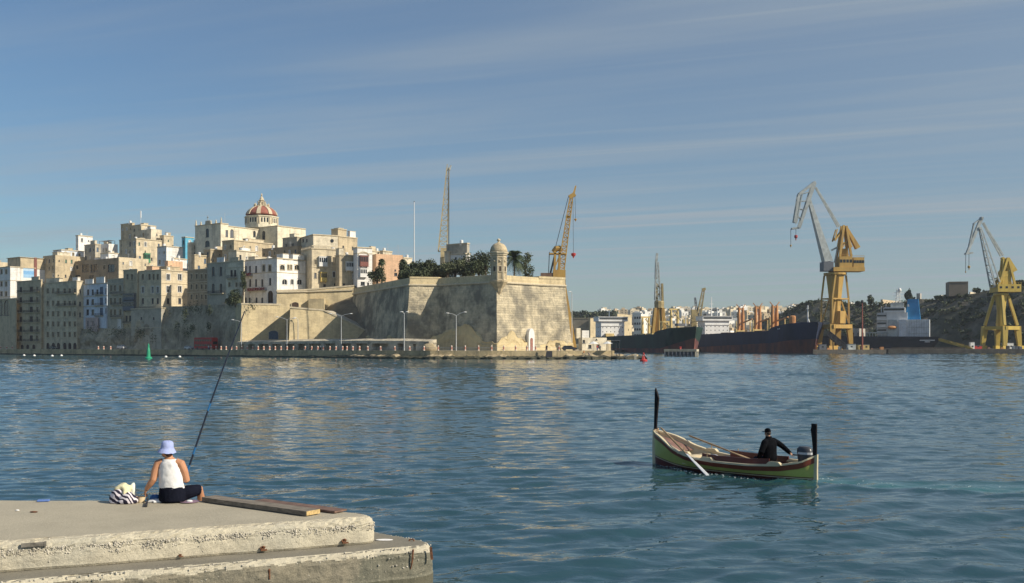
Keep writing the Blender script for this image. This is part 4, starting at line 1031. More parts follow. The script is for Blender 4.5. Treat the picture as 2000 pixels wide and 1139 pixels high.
    b.wins('s', (328.5, 351), (541.5, 565), 7, 12, 'white trim'); b.wins('s', (376,), (541, 565), 4, 11, 'white'); b.wins('s', (328.5, 351, 376.5), (588,), 5.5, 11)
    b.wins('f', (279, 292, 300, 308), (541,), 4.5, 12, 'trim'); b.wins('f', (279, 298, 308), (566,), 5, 13, 'white'); b.wins('f', (279, 298, 308), (588,), 4, 11); b.done(courses=(553, 577))
    b.box('stair_hut', .2, .5, .3, .7, 2.4, H['tan']); b.box('stair_hut', .65, .9, .2, .5, 2.8, H['peach']); b.tank(.12, .3)
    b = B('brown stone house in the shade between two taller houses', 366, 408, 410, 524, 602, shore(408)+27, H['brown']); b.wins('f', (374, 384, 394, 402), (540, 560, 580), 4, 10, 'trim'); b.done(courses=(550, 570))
    b = B('grey stone house with paired arched windows above the retaining wall', 405, 441, 443, 511, 600, shore(441)+18, H['grey'])
    b.wins('f', (416.5, 431.5), (530, 563), 5, 18, 'arch'); b.done(courses=(574,)); x0, z = b.hit('f', 408, 574); x1, _ = b.hit('f', 438, 574); b.balcony('f', min(x0, x1), max(x0, x1), z); b.box('stair_hut', .1, .5, .3, .8, 2.6, H['white'])
    b = B('cream townhouse with an ironwork balcony beside the dark tree', 441, 476, 478, 508, 600, shore(476)+17, H['pale'])
    b.wins('f', (452, 459), (534,), 4.5, 13, 'door'); b.wins('f', (448, 462, 470), (556,), 4, 9, 'trim'); b.wins('f', (455, 466), (582,), 4, 9); b.done(courses=(522,)); x0, z = b.hit('f', 445, 544); x1, _ = b.hit('f', 463, 544); b.balcony('f', min(x0, x1), max(x0, x1), z); b.box('stair_hut', .3, .8, .2, .6, 2.0, H['cream'])
    b = B('bright white house with flower balconies and a sunlit windowed end', 476, 541, 597, 503, 595, 396, H['white'])
    b.wins('s', (551.5, 580), (522.5,), 9, 10, 'arch trim'); b.wins('s', (563, 568.5), (522.5,), 3.6, 10, 'trim')
    b.wins('s', (556, 585), (551,), 10, 10.5, 'arch white'); b.win('s', 570.5, 551, 6.5, 10.5, 'arch white')
    b.wins('f', (480, 488, 500), (526,), 3.6, 13); b.wins('f', (515, 527), (524,), 5.5, 13, 'arch trim'); b.wins('f', (488.5, 500, 512), (553,), 3.6, 15, 'door'); b.win('f', 527.5, 550, 4, 14); b.win('f', 480, 556, 3, 12)
    b.wins('f', (480, 487.5, 501, 512), (586.5,), 3.6, 10); b.win('f', 528, 580, 10, 24, 'arch door'); b.done(courses=(532,))
    for xa, xb, y in ((478, 494, 540), (486, 521, 569)):
        x0, z = b.hit('f', xa, y); x1, _ = b.hit('f', xb, y); b.balcony('f', min(x0, x1), max(x0, x1), z, red=True)
    b.box('stair_hut', .0, .22, .55, .95, 2.6, H['white']); b.box('stair_hut', .0, .18, .2, .4, 2.4, H['white']); b.tank(.5, .3); b.tank(.62, .5); b.box('stair_hut', .75, .95, .1, .5, 2.0, H['pale'])
    # sunlit projecting lower storey of the white house
    b2 = B('projecting white lower storey with three shuttered windows', 541, 544, 598, 530, 568, 394.6, H['white'], depth=3) if False else None
    # ---- houses on the curtain wall
    b = B('cream house with roof balustrade and white enclosed balcony', 588, 609, 662, 484, 568, 402, H['cream'], u=(.5, -.866))
    b.win('s', 653, 508, 5.5, 11, 'trim'); b.win('s', 652.5, 536, 5.5, 11, 'white'); b.win('s', 655, 556, 5, 5); b.win('s', 616, 512, 4.5, 10, 'trim'); b.win('s', 616, 538, 4.5, 10, 'shut'); b.win('s', 634, 558, 5, 6, 'door'); b.done(courses=(522,)).balustrade(8, 16)
    b.gallarija('s', 630, 511, 16, 18, M_WOODW); b.gallarija('s', 631, 541, 12, 17, M_WOODY); b.tank(.3, .9)
    b = B('upper cream house with a round vent above the balustraded roof', 579, 612, 660, 457, 500, 420, H['pale'], u=(.5, -.866)); b.wins('f', (585, 592, 599), (470,), 3, 6); b.done(); mb = MB(); x, z = b.hit('s', 648.5, 470.5); q = b.pt('s', x, z, .05); n_ = Vector((*b.u, 0)); t_ = Vector((*b.v, 0))
    mb.loft([[q+t_*(r*math.cos(k*.52))+Vector((0, 0, r*math.sin(k*.52)))+n_*o for k in range(12)] for r, o in ((.75, -.1), (.75, .12), (.55, .14))]); mb.build('round_vent', M_GLASS, b.root)
    b = B('ochre house with a small white enclosed balcony', 655, 663, 699, 497, 566, 400, H['tan'], u=(.5, -.866)); b.win('s', 691.5, 540, 5.5, 9, 'white'); b.win('s', 672, 556, 5, 5); b.win('s', 690, 556, 4, 4); b.done(); b.gallarija('s', 681.5, 520, 14, 16, M_WOODW); b.box('stair_hut', .1, .9, .0, .25, 3.2, H['pale']); b.tank(.5, .15); b.tank(.5, .5)
    b = B('white-fronted house with a maroon enclosed balcony under an arch', 690, 698, 727, 482, 566, 398, H['white'], u=(.5, -.866)); b.win('s', 708.5, 554, 8, 7); b.win('s', 719, 556, 4, 8, 'door'); b.done(courses=(495,)); b.gallarija('s', 710, 510, 16, 20, M_WOODR); b.gallarija('s', 708.5, 533, 13, 16, M_WOODW)
    mb = MB(); x, z = b.hit('s', 710, 500); q = b.pt('s', x, z, .06); t_ = Vector((*b.v, 0))
    for k in range(10): a0, a1 = k*math.pi/10, (k+1)*math.pi/10; mb.beam(q+t_*(2.2*math.cos(a0))+Vector((0, 0, 1.6*math.sin(a0))), q+t_*(2.2*math.cos(a1))+Vector((0, 0, 1.6*math.sin(a1))), .35)
    mb.build('arch_moulding', M_TRIM, b.root)
    b = B('peach-coloured rendered building behind the palm', 727, 735, 787, 496, 566, 404, H['peach'], cat='building', u=(.5, -.866)); b.win('s', 773, 536, 6, 6); b.win('s', 772, 528, 3, 3); b.done(cornice=False); b.aerial(.5, .9, 5)
    b = B('cream penthouse behind the white-fronted house', 700, 706, 742, 487, 500, 425, H['pale']); b.auto('s', 3, 1, .8, 1.2); b.done(); b.box('stair_hut', .2, .8, .55, .8, 2.4, H['cream']); b.tank(.4, .9); b.tank(.5, .45)
    b = B('low cream house at the right end of the roofs', 742, 748, 766, 489, 505, 430, H['pale']); b.done(); b.tank(.5, .3); b.aerial(.5, .7, 4)
    b = B('small pale house by the flagpole', 785, 788, 805, 502, 515, 440, H['pale']); b.done(); b.tank(.5, .5)
    # ---- church neighbourhood and hill, behind
    b = B('grey rooftop tower block beside the balustraded house', 647, 660, 677, 446, 470, 440, H['tan']); b.done(); b.box('stair_hut', .1, .8, .2, .7, 1.0, H['grey'])
    b = B('broad tan block under the rooftop tower', 655, 661, 698, 460, 500, 428, H['tan']); b.auto('s', 2, 1, .9, 1.4); b.done(); b.box('stair_hut', .1, .9, .62, .92, 3.2, H['white'])
    spec = [  # label, a, b, c, top, base, d, colour, front windows, side windows, extras
        ('wide tan house with heavy cornice left of the white rooftop tower', 84, 108, 172, 498, 560, 505, 'tan', (2, 2), (0, 0), 'h'),
        ('white rooftop tower rising over the tan house', 148, 153, 181, 459, 500, 520, 'white', (0, 0), (1, 1), ''),
        ('long low white roof house with small dark openings', 104, 120, 164, 487, 500, 512, 'bluewhite', (0, 0), (4, 1), ''),
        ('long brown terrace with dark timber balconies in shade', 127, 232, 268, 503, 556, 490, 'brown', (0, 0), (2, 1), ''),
        ('grey plastered house with a white flank', 165, 186, 197, 476, 510, 512, 'grey', (2, 1), (1, 1), 'h'),
        ('small white house above the long brown terrace', 196, 212, 233, 493, 506, 505, 'white', (2, 1), (2, 1), ''),
        ('white cube house under a roof pergola', 190, 212, 230, 476, 496, 520, 'white', (1, 1), (1, 1), 'p'),
        ('grey-beige tower house at the crest of the hill', 236, 258, 263, 435, 470, 520, 'tan', (0, 0), (0, 0), ''),
        ('stepped beige house with a white antenna mast', 258, 276, 305, 438, 480, 515, 'cream', (1, 1), (1, 1), 'm'),
        ('cream house stepping down below the antenna house', 275, 295, 316, 447, 490, 500, 'pale', (1, 1), (1, 1), ''),
        ('long beige house with a flat roof beside the church', 312, 320, 339, 459, 490, 500, 'cream', (0, 0), (3, 1), 't'),
        ('blocky beige house with a green enclosed balcony', 233, 266, 316, 465, 525, 482, 'cream', (2, 2), (0, 0), 'g'),
        ('beige house with rounded loggia below the green balcony', 231, 232, 290, 502, 535, 468, 'cream', (0, 0), (4, 1), ''),
        ('white house with a blank sunlit wall', 307, 325, 357, 480, 520, 458, 'white', (1, 1), (0, 0), ''),
        ('bright blue rooftop house beside the church', 355, 362, 379, 462, 480, 500, 'blue', (1, 1), (1, 1), ''),
        ('pale block below the church front', 366, 374, 402, 473, 500, 462, 'pale', (0, 0), (3, 1), 't'),
        ('low tan block left of the church front', 398, 411, 447, 486, 515, 440, 'tan', (1, 1), (2, 1), 't'),
        ('streaked plaster block above the brown house', 376, 380, 408, 497, 530, 436, 'tan', (0, 0), (1, 1), ''),
        ('peach rooftop room on the hillside', 322, 328, 357, 509, 530, 440, 'peach', (1, 1), (2, 1), 't'),
        ('small white rooftop room on the hillside', 336, 342, 365, 504, 516, 444, 'white', (0, 0), (1, 1), ''),
        ('plain beige house in front of the church nave', 434, 457, 533, 468, 510, 436, 'tan', (0, 0), (3, 1), 't'),
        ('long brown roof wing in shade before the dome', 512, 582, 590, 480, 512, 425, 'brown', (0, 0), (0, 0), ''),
        ('grey house with dark window row beside the church', 552, 580, 600, 462, 490, 432, 'grey', (3, 1), (1, 1), ''),
        ('cream terrace house left of the white house roof', 446, 462, 500, 488, 512, 424, 'pale', (2, 1), (3, 1), 't'),
        ('low pale house on the left shoreline slope', -40, 0, 22, 512, 560, 520, 'cream', (3, 2), (1, 1), 't'),
        ('tan house behind the blue-striped gable', 60, 82, 100, 508, 560, 515, 'tan', (2, 2), (1, 1), ''),
    ]
    for i, (lab, a, bb, c, yt, yb, d, colr, fw, sw, ex) in enumerate(spec):
        b = B(lab, a, bb, c, yt, yb, d, H[colr], zb=max(3, ZY(yb, d)-14))
        if 'brown terrace' in lab:
            b.wins('f', (135, 167, 183.5, 217), (524,), 13, 15, 'dark'); b.wins('f', (151, 204), (522,), 5, 9, 'trim'); b.wins('f', (152, 179), (541,), 9, 7)
        vh = b.zt-.9-ZY(yb, d); rr = random.Random(i*13+5); z0 = ZY(yb, d)
        for face, L in (('f', b.w), ('s', b.t)):
            if 'blank' in lab and face == 's': continue
            if 'brown terrace' in lab and face == 'f': continue
            nx_, ny_ = max(1, int(L/3.1)), max(1, int(round(vh/3.5)))
            for jy in range(ny_):
                for ix in range(nx_):
                    if rr.random() < .22: continue
                    x = L*(ix+.5+rr.uniform(-.12, .12))/nx_; z = z0+vh*(jy+.5)/ny_; w_, h_ = rr.choice(((.8, 1.4), (.9, 1.7), (.6, .9), (1.1, 2.0))); h_ = min(h_, vh/ny_*.7)
                    if x-w_/2 < .3 or x+w_/2 > L-.3: continue
                    b.h[face].append(((x-w_/2, x+w_/2, z-h_/2, z+h_/2), rr.choice(('dark', 'trim', 'trim', 'white', 'dark', 'green shut', 'shut', 'white shut', 'blue shut'))))
        b.done(cornice=(i % 3 != 0))
        if 'h' in ex: b.box('stair_hut', .1, .5, .1, .5, 2.4, H['pale'])
        if 't' in ex: b.tank(.3, .4); b.box('stair_hut', .45, .9, .5, .9, 2.2, H['white' if i % 2 else 'cream'])
        if 'm' in ex:
            q = P(275, 438, 512); mb = MB(); mb.tube([q-Vector((0, 0, 1)), q+Vector((0, 0, 3.2))], .08, 6); mb.lathe(q+Vector((0, 0, 3.2)), [(.3, 0), (.3, 3.4), (.1, 3.5)], 8); mb.build('antenna', M_TANK, b.root)
        if 'g' in ex:
            b.gallarija('s', 286, 504, 11, 17, M_WOODG)
        if 'p' in ex:
            mb = MB(); z = b.zt-.8
            cs = [b.C-b.u*(b.w*f)+b.v*(b.t*g) for f, g in ((.1, .1), (.9, .1), (.9, .8), (.1, .8))]
            for q in cs: mb.beam((*q, z), (*q, z+2.6), .16)
            for k in range(7):
                t = k/6; mb.beam((*lerp(cs[0], cs[1], t), z+2.65), (*lerp(cs[3], cs[2], t), z+2.65), .12)
            mb.build('pergola', M_DARKDOOR, b.root)
        if i % 3 != 2: b.aerial(rr.uniform(.2, .8), rr.uniform(.3, .8), rr.uniform(2.2, 3.4))
        if i % 2: b.tank(rr.uniform(.15, .85), rr.uniform(.15, .4))
        if b.w > 7 and b.t > 5: b.box('stair_hut', .55, .55+3/b.w, .5, .5+2.6/b.t, rr.uniform(1.8, 2.6), H[rr.choice(('white', 'pale', 'cream', 'tan'))])
town()
# ---- church
def church():
    d = 452; K = H['church']
    root = thing('church', 'large cream parish church with a red ribbed dome and lantern on the hilltop', 'church', (*G(470, d), ZY(490, d)))
    u = U0.normalized(); v = Vector((-u.y, u.x))
    def block(a, b, c, yt, yb, dd, name='wall', holes=(), m=K):
        q = Bld('x', a, b, c, yt, yb, dd, m)
        for h in holes: q.win(*h)
        q.done(parapet=.5)
        for ch in list(q.root.children):
            ch.location = q.root.location-root.location
            ch.parent = root
        bpy.data.objects.remove(q.root); return q
    fr = block(381, 431, 446, 435, 492, d, holes=[('f', 405, 455, 6, 17, 'arch'), ('f', 405, 476, 9, 12, 'arch'), ('s', 443, 456, 5, 13, 'shut')])
    nv = block(420, 440, 512, 440, 492, d+6, holes=[('s', 453, 456, 7, 16, 'arch shut'), ('s', 497, 457, 5, 12, 'arch')])
    tr = block(507, 542, 597, 440, 492, 466, holes=[('f', 515, 460, 6, 18, 'arch'), ])
    # statues, pinnacles and cross on the front
    for k in range(6):
        q = fr.pt('f', fr.w*(k+.05)/5.1, fr.zt, -.4); mb = MB(); h = 2.6 if k in (0, 5) else 1.7
        mb.lathe(q, [(.45, 0), (.45, .5), (.22, .6), (.34, 1.0), (.2, h*.8), (.05, h)], 8); mb.build('pinnacle', M_TRIM, root)
    q = fr.pt('f', fr.w*.52, fr.zt, -.3); mb = MB(); t = Vector((*-fr.u, 0))
    mb.obox(q+Vector((0, 0, .8)), t*1.6, (0, .3, 0), (0, 0, .8)); mb.obox(q+Vector((0, 0, 2.4)), t*.12, (0, .12, 0), (0, 0, 1.4)); mb.obox(q+Vector((0, 0, 3.0)), t*.6, (0, .12, 0), (0, 0, .12)); mb.build('gable_cross', M_TRIM, root)
    mb = MB(); q = fr.pt('f', 1, fr.zt, -3); mb.tube([q, q+Vector((0, 0, 4.6))], .06, 5); mb.build('lightning_rod', M_GALV, root)
    # drum
    dd = 486; c2 = G(511, dd); c = Vector((*c2, 0)); z = lambda py: ZY(py, dd); s = dd/FP; rD = 31*s*1.02
    ph = R(22.5)-R(20)
    mb = MB(); mb.lathe(c, [(rD, z(447)), (rD, z(426.5)), (rD*1.05, z(426)), (rD*1.07, z(424)), (rD*.96, z(423.4))], 8, ph); mb.build('drum', K, root)
    for k in range(8):
        a = ph+R(22.5)+k*R(45); n = Vector((math.cos(a), math.sin(a), 0)); t = Vector((-n.y, n.x, 0)); ap = rD*math.cos(R(22.5))
        if n.y > .55: continue
        for off in (-1, 0, 1):
            mb = MB(); q = c+n*(ap+.02)+t*(off*rD*.17)+Vector((0, 0, z(432.5))); mb.obox(q, t*.34, n*.05, (0, 0, 1.05)); mb.build('window', M_GLASS, root)
        for sg in (-1, 1):
            mb = MB(); q = c+n*(ap+.1)+t*(sg*rD*.31)+Vector((0, 0, z(433))); mb.obox(q, t*.3, n*.2, (0, 0, 1.6)); mb.build('pilaster', M_TRIM, root)
    M_DOME = mat('red dome lead', (0.30, 0.105, 0.075), .75, .15, .8)
    r0 = rD*.955; prof = []
    for k in range(9):
        a = R(8+k*9.2); prof.append((r0*math.cos(a)*1.0, z(424)+(z(402.5)-z(424))*math.sin(a)/math.sin(R(81.6))))
    mb = MB(); mb.lathe(c, prof, 32, ph); mb.build('dome', M_DOME, root, smooth=True)
    for k in range(8):
        a = ph+k*R(45); rib = MB(); rib_pts = []
        n = Vector((math.cos(a), math.sin(a), 0)); t = Vector((-n.y, n.x, 0)); rings = []
        for (r_, zz) in prof:
            w_ = lerp(.35, .95, r_/r0); rings.append([c+n*(r_-.2)-t*w_+Vector((0, 0, zz)), c+n*(r_+.22)-t*w_+Vector((0, 0, zz+.1)), c+n*(r_+.22)+t*w_+Vector((0, 0, zz+.1)), c+n*(r_-.2)+t*w_+Vector((0, 0, zz))])
        recalc(rib.loft(rings).build('rib', M_TRIM, root))
    ln = MB(); ln.lathe(c, [(1.9, z(405)), (1.9, z(402)), (1.0, z(401)), (1.0, z(393)), (1.35, z(392)), (1.4, z(391)), (1.0, z(390)), (.75, z(386.5)), (.3, z(384)), (.3, z(382.5)), (.45, z(381)), (.25, z(379.5)), (.06, z(377))], 8, ph); ln.build('lantern', M_TRIM, root)
    for k in range(8):
        a = ph+k*R(45); q = c+Vector((math.cos(a)*1.7, math.sin(a)*1.7, 0)); mb = MB(); mb.lathe(q, [(.3, z(402)), (.22, z(400)), (.22, z(394)), (.35, z(393.5))], 6); mb.build('column', M_TRIM, root)
        q = c+Vector((math.cos(a)*3.3, math.sin(a)*3.3, 0)); mb = MB(); mb.lathe(q, [(.45, z(405.5)), (.4, z(403)), (.5, z(401.5)), (.3, z(399)), (.08, z(397.5))], 6); mb.build('urn', M_TRIM, root)
church()
# rock face and retaining wall under the houses
def rockface():
    mb = MB(); cols = np.arange(155, 473, 2.5); rows = 22; rings = []
    def ytop(px): return float(np.interp(px, (150, 163, 200, 240, 262, 270, 380, 400, 440, 475), (648, 643, 641, 643, 640, 599, 598, 596, 595, 594)))
    for px in cols:
        d = shore(px)+float(np.interp(px, (150, 270, 380, 475), (13, 12.5, 13, 12)))
        ring = []
        zt = ZY(ytop(px), d+3)
        for k in range(rows+1):
            t = k/rows; z = lerp(QZ-.2, zt, t); q = G(px, d+lerp(0, 3.0, t)+.6*math.sin(t*9))
            n = nz(q.x, q.y, z, .22, 5)*1.1*(0.35 if px > 280 else 1.0)+nz(q.x, q.y, z, 1.1, 3)*.16
            ring.append((q.x-.6*n, q.y-.8*n, z))
        q = G(px, d+30); ring.append((q.x, q.y, zt+.3)); rings.append(ring)
    mb.loft(rings, False, False).build('cliff', S_CLIFF, kind='structure')
rockface()
# ------------------------------------------------------------ vegetation
M_LEAF = mat('dark evergreen leaves', (0.07, 0.088, 0.042), .7, .5, .5, lo=.3, hi=.7)
M_LEAF2 = mat('olive green leaves', (0.095, 0.11, 0.055), .7, .45, .5, lo=.3, hi=.7)
M_PALM = mat('palm fronds', (0.06, 0.085, 0.035), .6, .4, .8)
M_BARK = mat('bark', (0.10, 0.075, 0.05), .9, .3, 3)
def crown(mb, c, rx, ry, rz, n, size, rr, lobes=9):
    c = Vector(c); L = []
    for i in range(lobes):
        a = rr.random()*6.28; r = rr.random()**.5*.62; z = rr.uniform(-.5, .62)
        L.append((Vector((math.cos(a)*r, math.sin(a)*r, z)), rr.uniform(.3, .52)))
    for i in range(n):
        q, lr = L[rr.randrange(lobes)]
        v = Vector((rr.gauss(0, 1), rr.gauss(0, 1), rr.gauss(0, 1))).normalized()*lr*rr.uniform(.55, 1.08)
        p = q+v; p = c+Vector((p.x*rx, p.y*ry, p.z*rz))
        a = Vector((rr.gauss(0, 1), rr.gauss(0, 1), rr.gauss(0, 1))).normalized(); b = a.cross(Vector((rr.gauss(0, 1), rr.gauss(0, 1), rr.gauss(0, 1)))).normalized(); s = size*rr.uniform(.6, 1.4)
        mb.add([p-a*s, p-b*s*.6, p+a*s, p+b*s*.6], [(0, 1, 2, 3)])
def tree(name, label, px, yb, yt, wpx, d, m=M_LEAF, n=1800, size=.34, zb=None, group=None, low=.18, cat='tree', sd=0, lobes=10):
    rr = random.Random(sd+int(px*7)); s = d/FP; q = G(px, d); z0 = ZY(yb, d) if zb is None else zb; z1 = ZY(yt, d); h = z1-z0; rx = wpx*s/2
    root = thing(name, label, cat, (*q, z0), group)
    mb = MB(); rt = max(.06, h*.03); zc = z0+h*(low+.5*(1-low)); mb.tube([(*q, z0-.3), (q.x+.1, q.y, z0+h*low), (q.x, q.y, zc)], [rt*1.4, rt, rt*.5], 7)
    for k in range(5):
        a = k*1.26+rr.random(); e = Vector((q.x+math.cos(a)*rx*.55, q.y+math.sin(a)*rx*.4, zc+h*rr.uniform(-.05, .22))); mb.tube([(q.x, q.y, z0+h*low*(.7+.1*k)), lerp(Vector((*q, zc)), e, .4), e], [rt*.7, rt*.45, rt*.15], 5)
    mb.build('trunk', M_BARK, root)
    mb = MB(); crown(mb, (q.x, q.y, zc), rx*1.3, rx*1.05, h*(1-low)/2*1.1, n, size, rr, lobes); mb.build('crown', m, root)
    return root
def palm(label, px, yb, yt, wpx, d, zb=None, sd=0):
    rr = random.Random(sd); s = d/FP; q = G(px, d); z0 = ZY(yb, d) if zb is None else zb; R_ = wpx*s/2; zt = ZY(yt, d)-R_*.6; root = thing('palm_tree', label, 'palm', (*q, z0))
    mb = MB(); mb.tube([(*q, z0-.3), (q.x+.08, q.y, (z0+zt)/2), (q.x, q.y, zt)], [.3, .24, .22], 8); mb.build('trunk', M_BARK, root)
    mb = MB(); c = Vector((q.x, q.y, zt))
    for k in range(80):
        a = rr.random()*6.28; el = R(rr.uniform(-45, 80)); L = R_*rr.uniform(.85, 1.1); hd = Vector((math.cos(a), math.sin(a), 0)); pts = []
        for i in range(7):
            t = i/6; pts.append(c+hd*(L*t*math.cos(el)*(1-.15*t))+Vector((0, 0, L*(t*math.sin(el)-.55*t*t))))
        sd_ = Vector((-hd.y, hd.x, 0))
        for i in range(6):
            for j in range(3):
                p = lerp(pts[i], pts[i+1], j/3); tl = L*.24*(1-abs(i/6-.45)*.9); tg = (pts[i+1]-pts[i]).normalized()
                for sg in (-1, 1): mb.add([p-tg*.09, p+tg*.1, p+sd_*(sg*tl)+tg*tl*.6-Vector((0, 0, tl*.35))], [(0, 1, 2)])
        mb.tube(pts, [.05, .045, .04, .03, .025, .02, .01], 4)
    mb.build('crown', M_PALM, root); return root
def garden():
    zt = BZ-1.2
    G_ = 'dark evergreen trees of the bastion garden'; lab = 'dense dark evergreen tree behind the bastion parapet'
    for i, (px, yt, w_, d) in enumerate(((791, 509, 30, 350), (803, 504, 36, 354), (817, 503, 38, 350), (832, 504, 36, 354), (846, 505, 36, 349), (859, 508, 32, 352), (797, 517, 34, 346), (825, 515, 38, 346))):
        tree('evergreen_tree', lab, px, 0, yt+4, w_*.92, d, M_LEAF, 1900, .32, zb=zt, group=G_, low=.08, sd=i)
    for i, (px, yt, w_, d) in enumerate(((874, 511, 32, 346), (889, 507, 34, 350), (904, 507, 34, 347), (917, 489, 40, 354), (935, 487, 42, 350), (948, 493, 36, 347), (925, 508, 44, 345))):
        tree('garden_tree', 'low olive-green tree below the white annex behind the parapet' if i < 3 else 'tall dark tree between the white annex and the watchtower', px, 0, yt, w_, d, M_LEAF2 if i < 3 else M_LEAF, 1500, .3, zb=zt, group='low olive trees of the garden' if i < 3 else 'tall trees beside the watchtower', low=.2, sd=i+9)
    tree('garden_tree', 'rounded thin tree right of the palm behind the parapet', 1026, 0, 496, 24, 352, M_LEAF2, 700, .28, zb=zt, low=.3, sd=31)
    tree('garden_bush', 'small dark bush at the right end of the garden', 1032, 0, 519, 20, 350, M_LEAF, 700, .26, zb=zt, low=.1, sd=33)
    palm('full palm tree rising beside the watchtower', 1004, 0, 484, 66, 349, zb=zt, sd=4)
    palm('slim palm above the dark bush before the peach building', 745.5, 0, 504, 20, 385, zb=BZ, sd=5)
    palm('palm half hidden at the left end of the garden trees', 787, 0, 505, 22, 372, zb=zt, sd=6)
    tree('garden_bush', 'round dark bush before the peach building', 737, 0, 517, 32, 384, M_LEAF, 1700, .32, zb=BZ-.3, low=.02, sd=41)
    tree('climbing_shrub', 'dark overgrown shrub hanging on the retaining wall by the townhouse', 459, 598, 565, 38, shore(459)+12.5, M_LEAF, 1900, .3, low=.0, sd=43, cat='shrub')
    tree('climbing_shrub', 'tall narrow creeper between the townhouse and the white house', 475, 575, 527, 10, shore(476)+15, M_LEAF, 900, .28, low=.0, sd=44, cat='shrub')
    # creepers on the rock face
    mb = MB(); rr = random.Random(8)
    for px, py, w_, n in ((272, 652, 14, 90), (300, 660, 12, 60), (362, 612, 10, 120), (360, 625, 8, 60), (380, 602, 26, 160), (409, 608, 9, 120), (408, 640, 7, 80), (345, 636, 12, 70), (180, 645, 20, 120), (225, 650, 26, 120), (240, 646, 16, 60), (492, 598, 12, 60), (325, 610, 10, 30), (366, 650, 14, 120), (376, 640, 9, 100), (280, 650, 10, 40)):
        d = shore(px)+11.6
        for k in range(n):
            p = P(px+rr.gauss(0, w_/3), py+rr.gauss(0, 5), d+rr.uniform(-.2, .8)); a = rr.random()*6.28; s = rr.uniform(.12, .3)
            mb.add([p+Vector((math.cos(a)*s, -.1, math.sin(a)*s)), p+Vector((math.cos(a+2.1)*s, .1, math.sin(a+2.1)*s)), p+Vector((math.cos(a+4.2)*s, 0, math.sin(a+4.2)*s))], [(0, 1, 2)])
    o = mb.build('creepers', M_LEAF, kind='stuff'); o['label'] = 'dark creepers and weeds clinging to the rock face'; o['category'] = 'creeper'
garden()
# block house and flagpole behind the garden
def garden_extras():
    b = Bld('grey-topped white block behind the garden trees', 872, 912, 917, 474, 520, 372, S_HOUSE['grey'], cat='building'); b.done(); b.tank(.3, .3)
    b = Bld('low white annex with a terrace wall below the grey block', 880, 909, 918, 494, 535, 366, S_HOUSE['white'], cat='building', depth=4); b.wins('f', (890,), (505,), 4, 5); b.done()
    b = Bld('small white garden hut behind the trees', 868, 876, 884, 490, 530, 376, S_HOUSE['pale']); b.done()
    q = G(809, 352); r = thing('flagpole', 'tall bare white flagpole rising from the bastion garden', 'flagpole', (*q, BZ-1.2))
    mb = MB(); mb.tube([(*q, BZ-1.2), (*q, ZY(395, 352))], [.2, .12], 8); mb.build('pole', M_TANK, r)
    mb = MB(); mb.lathe((*q, ZY(395, 352)), [(.14, 0), (.22, .15), (.14, .35), (.03, .45)], 8); mb.build('truck', M_WOODGR, r)
garden_extras()
